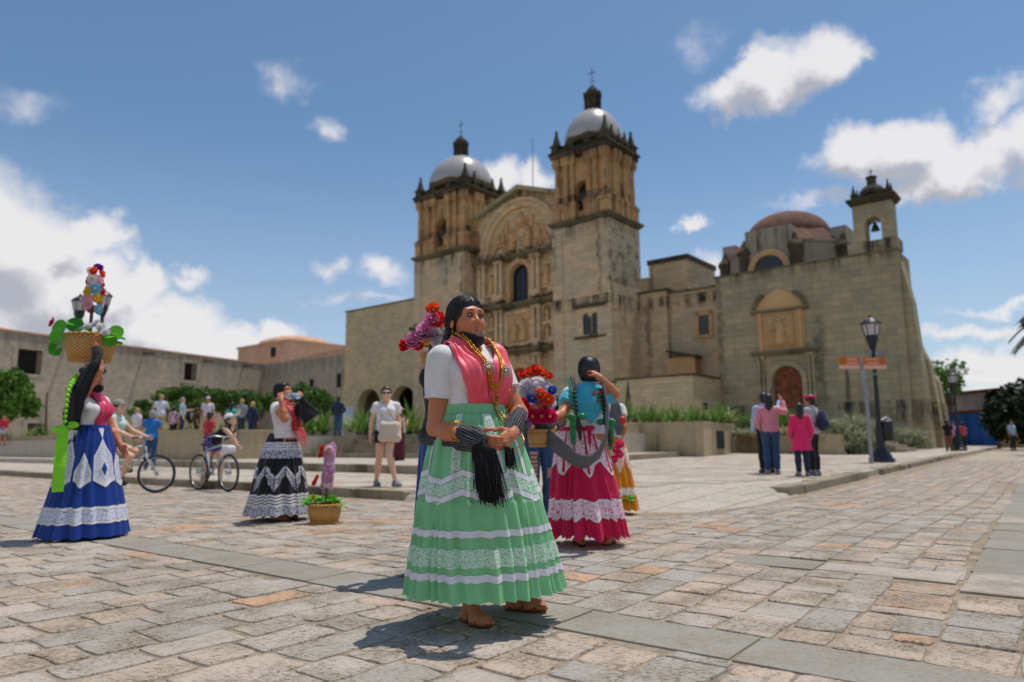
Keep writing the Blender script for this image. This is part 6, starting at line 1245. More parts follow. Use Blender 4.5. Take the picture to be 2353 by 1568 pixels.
# bouquet basket held by the woman in the magenta skirt
YP = 5.75; hp = at(1236, 1028, YP); B3 = basket('flower_basket', 'basket with a big ball of white and red flowers beside the magenta skirt', hp, .062, .08, .13)
c0 = at(1231, 915, YP)-hp; g_ = random.Random(8)
for i in range(64):
    d = A_([g_.gauss(0, 1), g_.gauss(0, 1)-.5, g_.gauss(0, 1)]); d = nrm(d); k = random.Random(i).choice(('pompom', 'daisy', 'pompom'))
    c = WHT if d[2] > -.2 else (MGT if d[2] < -.6 else [WHT, WHT, ORG, LPK][i % 4]); 
    flower(B3, 'poppy' if c in (MGT, ORG) else k, c, c0+d*A_([.125, .12, .135]), g_.uniform(.045, .062), d)
for x, z, r, c in ((-.04, .19, .062, ORG), (.05, .185, .06, ORG), (.0, .215, .055, RED), (-.1, .18, .05, RED), (.03, .225, .045, (248, 110, 70)), (.10, .165, .045, RED)): flower(B3, 'poppy', c, c0+A_([x, -.06, z]), r, (.1+x*2, -.8, .6))
for x, z, r, c in ((.03, .02, .055, ORG), (.09, -.02, .06, ORG), (-.03, -.01, .05, BLU), (-.1, -.05, .05, RED), (.12, .05, .045, BLU)): flower(B3, 'poppy', c, c0+A_([x, -.14, z]), r, (x*3, -1, .1))
for x in (-.09, -.03, .04, .1): flower(B3, 'poppy', MGT, c0+A_([x, -.1, -.15]), .07, (x*3, -.9, -.1))
flower(B3, 'poppy', (178, 110, 196), at(1205, 970, YP-.1)-hp, .075, (-.2, -.9, -.5)); leafy(B3, 8, c0+A_([-.02, 0, -.2]), (.08, .08, .06), .09, 21, up=.3)
b = MB(); b.tube([(0, 0, .05), tuple(c0*.5), tuple(c0)], .02, 8); b.build('pole', m_stalk, B3)
# pink bouquet behind the woman in green
YQ = 4.75; qp = at(998, 850, YQ); B4 = basket('flower_basket', 'small basket of pink and red flowers behind the shoulder of the green skirted woman', qp, .06, .09, .10)
LF = lambda x, y: at(x, y, YQ)-qp
for k, c, x, y, r in (('pompom', PNK, 950, 790, .07), ('pompom', RED, 935, 797, .055), ('poppy', RED, 962, 798, .05), ('pompom', PNK, 972, 772, .075), ('pompom', PNK, 982, 757, .06), ('pompom', PNK, 993, 735, .06), ('pompom', PNK, 999, 745, .06), ('poppy', ORG, 1001, 742, .055), ('poppy', RED, 1006, 741, .07), ('poppy', ORG, 1000, 716, .055), ('poppy', ORG, 992, 714, .04), ('daisy', YEL, 990, 767, .045), ('daisy', YEL, 978, 783, .045), ('pompom', (214, 190, 200), 1000, 775, .06), ('pompom', LPK, 962, 776, .06), ('pompom', WHT, 1005, 790, .05)): flower(B4, k, c, LF(x, y)+A_([0, -.04, 0]), r, (random.uniform(-.4, .3), -1, .35))
leafy(B4, 46, LF(982, 800)+A_([0, .02, 0]), (.13, .1, .1), .055, 31, l_dark, up=1.)
# small posy held low by the orange skirt woman
YO = 8.55; op = at(1438, 1155, YO); B5 = thing('flower_posy', 'leafy posy hanging beside the orange skirt', 'flowers', tuple(op)); leafy(B5, 16, (0, 0, 0), (.06, .06, .12), .10, 41, up=.6)
for x, z in ((-.1, .62), (-.06, .56), (-.13, .5), (-.05, .68)): flower(B5, 'poppy', (240, 60, 130), (x-.02, -.12, z), .06, (0, -1, .2))
# ---- bicycles
m_tyre = plain('black_rubber', (.015, .015, .016, 1), .8, .2, 20.); m_rim = plain('alloy', S(180, 180, 184), .3, .05, 20., metal=.9); m_frame = plain('pale_bike_paint', S(196, 200, 196), .35, .06, 4.); m_frame2 = plain('grey_bike_paint', S(176, 184, 190), .35, .06, 4.)
def bicycle(label, P, ang, paint):
    t = thing('bicycle', label, 'bicycle', tuple(P), ang); R = .345
    for x in (-.42, .63):
        w = thing('wheel', None, None); w.parent = t; w.location = (x, 0, R)
        def ring(name, r, rr, mt): b = MB(); b.tube([(r*math.cos(a), 0, r*math.sin(a)) for a in np.linspace(0, 2*PI, 49)], rr, 7, 0, 1., False); return b.build(name, mt, w, True)
        ring('tyre', R-.022, .022, m_tyre); ring('rim', R-.05, .011, m_rim); b = MB()
        for k in range(28): a = 2*PI*k/28; b.tube([(.02*math.cos(a+1.2), .03*(-1)**k, .02*math.sin(a+1.2)), ((R-.05)*math.cos(a), 0, (R-.05)*math.sin(a))], .0016, 4, 0, 1., False)
        b.tube([(0, -.05, 0), (0, .05, 0)], .022, 8); o = b.build('spokes', m_rim, w); o['kind'] = 'stuff'
    b = MB(); BBp, ST, HT, HB_ = (0, 0, .29), (-.17, 0, .76), (.40, 0, .86), (.435, 0, .72)
    b.tube([BBp, ST], .017, 8); b.tube([ST, HT], .016, 8); b.tube([BBp, HB_], .02, 8); b.tube([HT, HB_], .021, 8)
    for y in (-.05, .05): b.tube([(-.42, y, R), (-.02, y*.4, .29)], .010, 6); b.tube([(-.42, y, R), (-.165, y*.3, .72)], .009, 6)
    b.build('frame', paint, t, True)
    b = MB(); b.tube([HB_, (.445, 0, .69)], .02, 8)
    for y in (-.05, .05): b.tube([(.445, 0, .70), (.45, y, .66), (.56, y, .45), (.63, y, R)], [.014, .013, .011, .009], 6)
    b.build('fork', paint, t, True)
    b = MB(); b.tube([HT, (.385, 0, .96), (.45, 0, 1.0)], .014, 8); b.tube([(.36, -.31, 1.0), (.44, -.2, 1.02), (.45, 0, 1.0), (.44, .2, 1.02), (.36, .31, 1.0)], .012, 8); h = b.build('handlebar', m_rim, t, True)
    for s in (-1, 1): b = MB(); b.tube([(.30, s*.325, .995), (.385, s*.285, 1.005)], .017, 8); b.build('grip', m_tyre, h, True)
    b = MB(); b.tube([ST, (-.19, 0, .84)], .013, 8); b.build('seat_post', m_rim, t)
    b = MB(); b.ball((-.24, 0, .865), (.10, .075, .03), 12, 6); b.ball((-.12, 0, .865), (.10, .03, .022), 10, 6); b.build('saddle', BK, t, True)
    b = MB(); b.lathe([(.085, -.004), (.085, .004)], (0, 0, 0), 20); v = np.concatenate(b.v)[:, [0, 2, 1]]+A_([0, -.06, .29]); m_ = MB().add(v, [q[::-1] for q in b.f])
    m_.tube([(0, -.07, .29), (.09, -.08, .15)], .011, 6); m_.tube([(0, .07, .29), (-.09, .08, .43)], .011, 6); m_.obox((.09, -.12, .15), (.045, .035, .01)); m_.obox((-.09, .12, .43), (.045, .035, .01)); m_.tube([(0, -.06, .37), (-.42, -.05, .40)], .005, 5); m_.tube([(0, -.06, .21), (-.42, -.05, .30)], .005, 5); m_.build('crankset', m_iron, t); return t
fw = gnd(357, 1133); BA1 = R_(4); bo1 = fw-A_([math.cos(BA1), math.sin(BA1), 0])*.63; bicycle('pale step-through bicycle ridden by the girl in the mint top', bo1, BA1, m_frame)
f2, r2 = gnd(523, 1131), gnd(452, 1127); BA2 = R_(-38); bo2 = f2-A_([math.cos(BA2), math.sin(BA2), 0])*.63; bk2 = bicycle('grey bicycle under the bending cyclist in purple shorts', bo2, BA2, m_frame2)
b = MB(); b.box(-.11, .11, -.10, .10, 0, .15); bskt = b.build('white_bag', W_, None, loc=tuple(bo2+A_([math.cos(BA2)*.6, math.sin(BA2)*.6, .70])), rz=BA2); bv = bskt.modifiers.new('soft', 'BEVEL'); bv.width = .05; bv.segments = 3; tag(bskt, 'white cloth bag hanging on the handlebar of the grey bicycle', 'bag')
# ================================================================== THE OTHER PEOPLE
def folk(label, P, rz, H, top=None, bottom=None, shoes=SHOE, hair=(HB, 'short'), skin=SK1, h=.013, cap=None, group=None, face=True, **pose):
    """top: (material, sleeve, hem height); bottom: (material, length 0..1 shorts, 1..2 trousers)"""
    root = seat('person', label, P, rz, H, group); F = Fig(**pose); F.body(root, skin, h, face, shoes is None)
    if top: F.shirt(root, top[0], top[1], top[2], .014, h, folds=.006, name=top[3] if len(top) > 3 else 'shirt')
    if bottom: F.trousers(root, bottom[0], bottom[1], .014, h, name='shorts' if bottom[1] <= 1 else 'trousers')
    if shoes: F.shoes(root, shoes, h)
    if hair: F.hair(root, hair[0], hair[1], h)
    if cap: F.cap(root, cap[0], cap[1], h)
    return root, F
# ---------------------------------------------------------------- woman in blue with the basket on her head
BP, BR, BH = gnd(209, 1230), R_(82), 1.60; BP = A_([BP[0], 7.0, 0]); Lb = inv_local(BP, BR, BH)
blue = seat('person', 'woman in royal blue lace skirt with lime ribbons, arm raised to a basket', BP, BR, BH)
hw = Lb(221, 803, 6.78); F = Fig(g=1.12, bust=1.1, arm=1.1, ra=(Lb(226, 852, 6.72), hw), la=((.24, -.05, 1.08), (.22, -.2, .9)), rh=(Lb(216, 782, 6.76)-hw, (.3, -.6, .0)), rcu=.5)
F.body(blue, SK2, .008, True, True); F.hair(blue, HB, 'braids'); mask(F, blue, BK, False); F.shirt(blue, W_, .12, .95, .013, .009, name='blouse', folds=.006); F.shoes(blue, LEATH)
BLUE = cloth('royal_blue_satin', S(10, 54, 140), .42, .1, .1); m_bl = lace('white_lace_on_blue', S(214, 214, 226), S(60, 92, 160), 170., .72); m_lime = cloth('lime_ribbon', S(140, 224, 20), .5, .1)
wz = Lb(212, 982, 7.0)[2]; cx = Lb(212, 982, 7.0); hx = Lb(190, 1235, 7.0)
sb = Skirt((cx[0]*.3, cx[1], wz+.02), (hx[0]*.3, hx[1]-.02, .03), [(0, .165), (.05, .178), (.15, .21), (.4, .27), (.7, .335), (1, .405)], 22, (.003, .022), 11, (), .95, .006, .6)
sb.surf('skirt', blue, BLUE, nth=260, nt=50); sb.surf('waistband', blue, BLUE, 0, .035, nth=120, nt=3, off=.004)
ft = lambda th, n, p=0.: np.abs(((th*n/(2*PI)+p) % 1)*2-1)
for a, b_ in ((.735, .76), (.86, .88)): sb.surf('ribbon', blue, W_, a, b_, nth=260, nt=4, off=.006)
sb.surf('lace_band', blue, m_bl, .762, .858, nth=260, nt=6, off=.004)
for k in range(9):
    th = 2*PI*k/9+.15; big = k % 2 == 0; w = .36 if big else .27; top = .15 if big else .28; u = lambda t, th=th, w=w: np.clip(np.abs(t-th)/w, 0, 1)
    sb.surf('lace_motif', blue, m_bl, (lambda t, u=u, top=top: top+.17*u(t)), (lambda t, u=u: .555-.05*u(t)), th-w, th+w, 26, 16, .004)
    sb.surf('lace_edge', blue, W_, (lambda t, u=u, top=top: top-.03+.17*u(t)), (lambda t, u=u, top=top: top+.015+.17*u(t)), th-w, th+w, 26, 4, .006)
    sb.surf('lace_edge', blue, W_, (lambda t, u=u: .525-.06*u(t)), (lambda t, u=u: .565-.06*u(t)), th-w, th+w, 26, 4, .006)
    if big:
        v = lambda t, th=th: .065*np.clip(1-np.abs(t-th)/.11, 0, 1); o_ = lambda t, th=th: .10*np.clip(1-np.abs(t-th)/.17, 0, 1)
        sb.surf('lace_edge', blue, W_, (lambda t, o_=o_: .40-o_(t)), (lambda t, o_=o_: .40+o_(t)), th-.17, th+.17, 20, 8, .007); sb.surf('diamond', blue, BLUE, (lambda t, v=v: .40-v(t)), (lambda t, v=v: .40+v(t)), th-.11, th+.11, 16, 6, .010)
sb.surf('lace_motif', blue, W_, .03, (lambda t: .03+.10*np.clip(1-np.abs(t+PI*.62)/.16, 0, 1)), -PI*.62-.16, -PI*.62+.16, 14, 6, .006)
tor = F.torso; drape('sash', blue, tor, [(.10, .08, 1.42), (.13, -.03, 1.40), (.12, -.13, 1.25), (.03, -.17, 1.08), (-.02, -.15, 1.0)], [(-.05, .07, 1.43), (-.07, -.02, 1.43), (-.06, -.12, 1.33), (-.09, -.17, 1.2), (-.10, -.14, 1.02)], MAG, 50, 26, .032, .006, 3., 2, 7, 0., None, .4)
scarf('rebozo', blue, [Lb(224, 812, 6.74), Lb(216, 838, 6.68), Lb(200, 868, 6.68), Lb(178, 905, 6.70), Lb(168, 945, 6.72), Lb(164, 985, 6.76)], [.045, .06, .075, .095, .10, .09], BK, .28, 6, .18, 60, 30, up=(0, 1, 0))
scarf('rebozo_wrap', blue, [Lb(219, 798, 6.78), Lb(224, 812, 6.76), Lb(222, 830, 6.73)], [.038, .05, .045], BK, .9, 6, .12, 16, 20)
scarf('head_pad', blue, [F.hc+F.Rh@A_([.09*math.cos(a), .10*math.sin(a), .115]) for a in np.linspace(0, 2*PI, 20)], .032, BK, .9, 5, .1, 50, 14)
braid('braid', blue, [Lb(176, 868, 6.8), Lb(160, 895, 6.62), Lb(154, 935, 6.58), Lb(151, 975, 6.58)], .026, [m_lime, HB], 12)
ribbon('ribbon_tail', blue, [Lb(150, 975, 6.66), Lb(143, 1010, 6.58), Lb(137, 1070, 6.5), Lb(132, 1131, 6.48)], [.03, .055, .052, .05], m_lime, Ri@A_([1, 0, 0]) if False else rot(BR).T@A_([1, .15, 0]), .004, .003)
b = MB(); q = Lb(150, 982, 6.66)
for s_, dz in ((-1, -.02), (1, .02)): b.ball(q+rot(BR).T@A_([s_*.065, 0, dz]), A_([.03, .07, .035]), 10, 6)
b.ball(q, .03, 8, 5); b.build('ribbon_bow', m_lime, blue, True)
# ---------------------------------------------------------------- woman drinking
KP = A_([gnd(648, 1197)[0], 8.35, 0]); KR, KH = R_(74), 1.58; Lk = inv_local(KP, KR, KH)
blk = seat('person', 'woman in black skirt with white lace tiers and red shawl drinking from a bottle', KP, KR, KH)
rw_, lw_ = Lk(646, 921, 8.05), Lk(692, 926, 8.28); F = Fig(g=1.08, bust=1.1, arm=1.12, pitch=R_(-14), lean=R_(-3), ra=(Lk(654, 962, 8.02), rw_), la=(Lk(688, 965, 8.4), lw_), rh=(Lk(644, 903, 8.1)-rw_, (.5, .2, 0)), lh=(Lk(694, 908, 8.25)-lw_, (-.3, .6, .1)), rcu=.7, lcu=.7) if False else Fig(g=1.08, bust=1.1, arm=1.12, pitch=R_(-14), lean=R_(-3), ra=(Lk(654, 962, 8.02), rw_), la=(Lk(688, 965, 8.4), lw_), rh=(Lk(644, 903, 8.1)-rw_, (.5, .2, 0)), lh=(Lk(694, 908, 8.25)-lw_, (-.3, .6, .1)), rcu=.7, lc=.7)
F.body(blk, SK2, .008); face_parts(F, blk, 0, False); F.hair(blk, HB, 'bun'); F.strands(blk, HB, 240, 5); F.shirt(blk, W_, .38, .97, .014, .009, name='blouse', folds=.006)
m_blackc = cloth('black_skirt_cloth', (.010, .010, .012, 1), .7); m_kl = lace('white_lace_on_black', S(206, 206, 214), S(60, 60, 66), 150., .62)
wz = Lk(640, 998, 8.35); hx = Lk(630, 1188, 8.35)
kk = Skirt((0, wz[1]*.6, wz[2]+.01), (0, hx[1]*.8, .075), [(0, .15), (.06, .175), (.2, .225), (.5, .29), (.75, .335), (1, .395)], 20, (.003, .022), 21, (), .95, .01, .55)
kk.surf('skirt', blk, m_blackc, nth=240, nt=46); sc_ = lambda th: .012*np.abs(np.sin(th*14))
kk.surf('lace_band', blk, m_kl, .11, (lambda th: .30+sc_(th)), nth=240, nt=10, off=.005)
for a in (.115, .15, .185): kk.surf('ribbon', blk, W_, a, a+.018, nth=240, nt=2, off=.008)
for k in range(15):
    th = 2*PI*k/15; fl = (lambda t, th=th: np.clip((t-th)/.38+.5, 0, 1)); s_ = 1 if k % 2 else -1
    kk.surf('lace_motif', blk, m_kl, (lambda t, fl=fl, s_=s_: .48+s_*.13*(fl(t)-.5)*-1), (lambda t, fl=fl, s_=s_: .61+s_*.20*(fl(t)-.5)*-1), th-.19, th+.19, 16, 10, .005+.001*(k % 2))
    kk.surf('ribbon', blk, W_, (lambda t, fl=fl, s_=s_: .465+s_*.13*(fl(t)-.5)*-1), (lambda t, fl=fl, s_=s_: .495+s_*.13*(fl(t)-.5)*-1), th-.19, th+.19, 16, 3, .008+.001*(k % 2))
kk.surf('lace_band', blk, m_kl, .88, (lambda th: .985+sc_(th)), nth=240, nt=7, off=.005)
for a in (.745, .782, .819, .856): kk.surf('ribbon', blk, W_, a, a+.024, nth=240, nt=2, off=.007)
tor = F.torso
for q in (-1, 1): drape('shawl', blk, tor, [(q*.02, .10, 1.42), (q*.13, .04, 1.40), (q*.13, -.08, 1.33), (q*.11, -.15, 1.18), (q*.09, -.16, 1.05)], [(0, .09, 1.45), (q*.06, .04, 1.46), (q*.05, -.06, 1.40), (q*.02, -.14, 1.28), (q*.01, -.17, 1.08)], REDS, 40, 24, .03, .007, 4., 5+q, 6, 0., None, 1., .95)
for i, x in enumerate((-.06, 0, .05, .09)): ribbon('shawl_tail', blk, [F.T(x, -.165, 1.10), F.T(x+.01, -.20, 1.02), F.T(x+.015, -.22, .90-.03*(i % 2))], [.03, .026, .018], REDS, (1, .2, 0), .004, .004)
scarf('rebozo', blk, [Lk(692, 912, 8.2), Lk(697, 930, 8.18), Lk(706, 945, 8.15), Lk(716, 962, 8.12)], [.03, .06, .09, .12], BK, .22, 5, .15, 30, 24, up=(0, 1, .2)); scarf('rebozo_wrap', blk, [Lk(690, 928, 8.26), Lk(684, 948, 8.3), Lk(676, 962, 8.3)], [.045, .07, .06], BK, .9, 6, .15, 20, 20)
for q in (1, -1): sandals(F, blk, LEATH, q)
bt = thing('water_bottle', 'clear plastic water bottle held level at the mouth of the drinking woman', 'bottle', tuple(at(652, 911, 8.16)), 0.); bt.rotation_euler = (0, PI/2, -.1)
m_pet, nt, b_ = new_mat('clear_plastic'); setp(b_, Base_Color=(.86, .93, .98, 1), Roughness=.08, Transmission_Weight=.75, IOR=1.2, Alpha=1.); m_lab = plain('bottle_label', S(120, 170, 214), .4)
b = MB(); b.lathe([(.014, -.02), (.014, .01), (.033, .045), (.034, .09), (.031, .095), (.034, .1), (.034, .14), (.031, .145), (.034, .15), (.034, .195), (.025, .2)], (0, 0, 0), 18); b.build('bottle', m_pet, bt, True); b = MB(); b.lathe([(.0352, .1), (.0352, .14)], (0, 0, 0), 18); b.build('label', m_lab, bt, True)
# ---------------------------------------------------------------- woman in magenta, from behind
PP = A_([gnd(1362, 1250)[0], 6.18, 0]); PR, PH = R_(172), 1.57; Lp = inv_local(PP, PR, PH)
pnk = seat('person', 'woman seen from behind in magenta lace skirt and turquoise shawl with green ribboned braids', PP, PR, PH)
lw_, rw_ = Lp(1262, 968, 5.85), Lp(1378, 868, 5.98)
F = Fig(g=1.12, bust=1., arm=1.12, yaw=R_(8), hs=1.06, la=(Lp(1292, 952, 6.02), lw_), ra=(Lp(1412, 905, 6.12), rw_), lh=(Lp(1238, 972, 5.8)-lw_, (.1, 0, .6)), rh=(Lp(1362, 852, 6.05)-rw_, (.4, -.4, 0)), rcu=.6, lc=.6, ll=((.11, -.01, .49), (.11, .06, .085)), rl=((-.1, -.02, .49), (-.13, .02, .085)), lf=.3, rf=-.35)
F.body(pnk, SK2, .008); F.hair(pnk, HB, 'braids', .007); F.strands(pnk, HB, 300, 4); F.shirt(pnk, W_, .45, .97, .013, .009, name='blouse')
CRIM = cloth('magenta_cotton', S(222, 16, 84), .6, trans=.2); m_pl = lace('white_lace_on_pink', S(240, 220, 226), S(214, 90, 130), 140., .66)
wz = Lp(1332, 985, 6.18); hx = Lp(1352, 1240, 6.18)
pk = Skirt((wz[0], .01, wz[2]+.015), (hx[0], .02, .09), [(0, .165), (.06, .185), (.2, .225), (.5, .28), (.7, .305), (1, .345)], 17, (.003, .03), 31, (.62,), .93, .02, .6)
pk.surf('skirt', pnk, CRIM, nth=260, nt=50); zg = lambda th, n=7.: np.abs(((th*n/(2*PI)) % 1)*2-1)
for k in range(14): th = 2*PI*k/14; pk.surf('lace_panel', pnk, m_pl, .01, (lambda t: .30+.14*zg(t)), th+.03, th+.40, 18, 20, .004)
pk.surf('ribbon', pnk, W_, (lambda t: .29+.14*zg(t)), (lambda t: .315+.14*zg(t)), nth=260, nt=3, off=.007)
pk.surf('lace_band', pnk, m_pl, .68, .82, nth=260, nt=8, off=.004); pk.surf('ribbon', pnk, W_, .665, .685, nth=260, nt=2, off=.007); pk.surf('ribbon', pnk, W_, .815, .835, nth=260, nt=2, off=.007)
pk.surf('waistband', pnk, CRIM, 0, .04, nth=120, nt=3, off=.006); b = MB(); b.ball((.0, .19, wz[2]), (.05, .02, .025), 8, 5); b.tube([(0, .19, wz[2]), (.005, .215, wz[2]-.2)], [.018, .012], 6, 0, .4); b.build('waist_bow', CRIM, pnk)
tor = F.torso
drape('shawl', pnk, tor+[rc(F.sh[1], F.el[1], .06, .05), rc(F.sh[-1], F.el[-1], .06, .05)], [(.23, .03, 1.30), (.20, .07, 1.36), (.10, .10, 1.43), (0, .10, 1.47), (-.10, .10, 1.43), (-.20, .07, 1.36), (-.23, .03, 1.30)], [(.24, .06, 1.23), (.18, .15, 1.22), (.08, .16, 1.14), (-.02, .17, 1.06), (-.10, .16, 1.14), (-.18, .15, 1.22), (-.24, .06, 1.23)], TURQ, 60, 24, .03, .005, 2.5, 9, 6)
b = MB()
for x, z, r in ((-.05, 1.325, .02), (-.12, 1.33, .022), (-.09, 1.26, .016)):
    for k in range(6): a = 2*PI*k/6; b.ball((x+r*.7*math.cos(a), .165 if z > 1.3 else .175, z+r*.7*math.sin(a)), (r*.45, .012, r*.45), 7, 4)
b.build('embroidered_flower', plain('red_embroidery', S(226, 60, 50), .6), pnk, True)
m_green = satin('emerald_ribbon', S(0, 132, 66), .3)
for q, pts in ((1, [Lp(1312, 872, 6.25), Lp(1317, 900, 6.0), Lp(1322, 935, 5.96), Lp(1325, 958, 5.95)]), (-1, [Lp(1366, 872, 6.25), Lp(1380, 905, 6.02), Lp(1388, 945, 5.97), Lp(1393, 970, 5.96)])):
    braid('braid', pnk, pts, .024, [HB, m_green], 14); e = pts[-1]; b = MB()
    for s_ in (-1, 1): b.ball(e+A_([s_*.045, .02, .0]), (.045, .02, .03), 9, 5)
    b.build('ribbon_bow', m_green, pnk, True); ribbon('ribbon_tail', pnk, [e+A_([q*.03, .03, 0]), e+A_([q*.035, .045, -.1]), e+A_([q*.03, .05, -.24])], [.03, .028, .02], m_green, (1, 0, 0), .004, .004); scarf('hair_end', pnk, [e, e+A_([-.02, .03, -.1]), e+A_([-.03, .05, -.21])], [.022, .03, .012], HBR, .7, 6, .15, 16, 14)
scarf('rebozo', pnk, [Lp(1246, 985, 5.78), Lp(1262, 1005, 5.72), Lp(1290, 1035, 5.68), Lp(1325, 1058, 5.66), Lp(1352, 1062, 5.68), Lp(1378, 1040, 5.76), Lp(1394, 995, 5.84), Lp(1396, 940, 5.92), Lp(1388, 895, 5.98), Lp(1380, 868, 6.0)], [.05, .06, .062, .058, .055, .045, .045, .045, .045, .04], m_rebozo2, .3, 5, .16, 100, 36, up=(0, 0, 1))
scarf('rebozo_wrap', pnk, [Lp(1232, 975, 5.8), Lp(1248, 978, 5.78), Lp(1268, 972, 5.84)], [.04, .06, .05], m_rebozo2, .9, 6, .14, 20, 20)
for q in (1, -1): sandals(F, pnk, LEATH, q)
# ---------------------------------------------------------------- woman in orange, mostly hidden behind
OP = A_([gnd(1425, 1178)[0]-.12, 8.75, 0]); orr = seat('person', 'woman in orange lace skirt seen from behind the magenta skirt', OP, R_(172), 1.55); Lo = inv_local(OP, R_(172), 1.55)
F = Fig(g=1.0, bust=1., ra=((-.2, .1, 1.08), (-.15, .0, .95))); F.body(orr, SK2, .011); F.hair(orr, HB, 'verylong'); F.shirt(orr, W_, .4, .95, .013, .011, name='blouse')
ORN = cloth('orange_cotton', S(244, 150, 10), .6, trans=.25); m_ol = lace('white_lace_on_orange', S(244, 226, 216), S(240, 170, 120), 120., .66)
so_ = Skirt((0, 0, .98), (0, 0, .05), [(0, .155), (.2, .22), (.6, .28), (1, .33)], 15, (.003, .022), 41, (), .95, .01, .6); so_.surf('skirt', orr, ORN, nth=160, nt=30)
so_.surf('lace_motif', orr, m_ol, (lambda t: .12+.1*zg(t, 9.)), (lambda t: .30+.22*zg(t, 9.)), nth=160, nt=10, off=.004); so_.surf('lace_band', orr, m_ol, .70, .80, nth=160, nt=5, off=.004)
scarf('rebozo', orr, [Lo(1392, 905, 8.6), Lo(1410, 930, 8.55), Lo(1420, 975, 8.5), Lo(1424, 1000, 8.5)], [.05, .08, .07, .04], m_rebozo2, .3, 5, .12, 30, 20, up=(1, 0, 0)); b = MB(); b.ball(Lo(1430, 966, 8.5), (.06, .03, .05), 8, 5); b.build('ribbon_bow', REDS, orr, True)
# person in ripped jeans behind the bouquet
jn, F = folk('person in ripped blue jeans half hidden behind the held flower basket', A_([gnd(1242, 1204)[0], 7.7, 0]), R_(10), 1.62, (BK, 1.9, .9), (JEAN, 1.97), SHOE, (HB, 'long'), SK1, .010, ll=((.10, -.02, .49), (.10, .02, .085)), rl=((-.09, -.04, .49), (-.08, .0, .085)), la=((.24, .0, 1.1), (.12, -.2, 1.02)), ra=((-.24, .0, 1.1), (-.12, -.2, 1.02)))
rip_skin = skin_mat('pale_knee_skin', S(196, 150, 130))
for q, z0, z1 in ((-1, .36, .80), (1, .5, .6)):
    b = MB()
    k, hp_ = F.kn[q], F.hip[q]; n = 10
    for i in range(n): z = z0+(z1-z0)*i/n; t = (z-k[2])/(hp_[2]-k[2]); c = k+(hp_-k)*t; r = .070+.030*max(0, t); b.obox((c[0]-.0, c[1]-r-.004+.0*i, z), (.042-.004*(i % 3), .012, (z1-z0)/n*.36))
    b.build('jean_rip', rip_skin, jn)['kind'] = 'stuff'

# woman behind the shoulder of the woman in green
QP = A_([at(1021, 1300, 4.9)[0], 4.9, 0]); qd = seat('person', 'dark haired woman in black vest and blue skirt hidden behind the woman in green', QP, R_(60), 1.62); F = Fig(g=1., bust=1., ra=((-.18, -.12, 1.2), (-.10, -.22, 1.42)), la=((.2, -.05, 1.1), (.18, -.15, 1.3)))
F.body(qd, SK2, .011); F.hair(qd, HB, 'bun'); F.shirt(qd, BK, .3, .95, .016, .011, name='vest'); F.shoes(qd, LEATH); s_ = Skirt((0, 0, 1.0), (0, 0, .04), [(0, .15), (.2, .18), (.6, .20), (1, .22)], 14, (.003, .02), 51, (), .95, .008, .6); s_.surf('skirt', qd, BLUE, nth=140, nt=24)
drape('shawl', qd, F.torso, [(-.15, .03, 1.36), (-.16, -.08, 1.26), (-.13, -.12, 1.15)], [(.02, .03, 1.44), (.04, -.12, 1.3), (.04, -.15, 1.17)], MAG, 24, 16, .03, .006, 3.); b = MB()
for i in range(4): b.box(-.13+.055*i, -.09+.055*i, -.17, -.155, 1.0, 1.14)
b.build('lime_ribbon', plain('lime_yellow_cloth', S(176, 190, 20), .6), qd)
# ---------------------------------------------------------------- tourist with sunglasses
TP = A_([gnd(880, 1119, .13)[0], 12.4, .13]); tw_, F = folk('woman in white t-shirt, black shorts and sunglasses walking with a cream tote bag', TP, R_(12), 1.70, (W_, .55, .86), (BK, .42), SHOE2, (HBR, 'pony'), SK3, .010, bust=1., ll=((.05, -.2, .52), (.16, -.22, .10)), rl=((-.10, .0, .49), (-.14, .10, .085)), lf=.5, rf=.2, ra=((-.23, .02, 1.1), (-.25, -.02, .85)))
b = MB()
for q in (1, -1): b.ball(F.hc+F.Rh@A_([q*.032, -.104, .008]), (.028, .008, .02), 10, 6)
b.tube([F.hc+F.Rh@A_([-.075, -.02, .012]), F.hc+F.Rh@A_([-.055, -.09, .014]), F.hc+F.Rh@A_([.055, -.09, .014]), F.hc+F.Rh@A_([.075, -.02, .012])], .004, 5); b.build('sunglasses', m_iron, tw_, True)
CREAM = cloth('cream_canvas', S(214, 196, 176), .8); P_ = TP+rot(R_(12))@A_([.06, -.2, .92]); tt = thing('tote_bag', 'cream cloth tote bag worn across the white t-shirt', 'bag', tuple(P_), R_(12)); b = MB(); v, f = grow([rc((-.1, 0, .1), (.1, 0, .1), .06, .06, .06), rc((-.12, 0, -.1), (.12, 0, -.1), .07, .07, .06), rc((-.1, 0, .1), (-.12, 0, -.1), .06, .06, .06), rc((.1, 0, .1), (.12, 0, -.1), .06, .06, .06), el((0, 0, 0), (.14, .06, .14), .05)], .012); npmesh('bag', v, f, CREAM, tt); b = MB(); b.tube([(-.12, .0, .13), (-.14, .06, .35), (-.13, .14, .50)], .018, 6, 0, .3); b.tube([(.12, .0, .13), (-.02, .04, .36), (-.12, .12, .50)], .018, 6, 0, .3); b.build('strap', CREAM, tt)
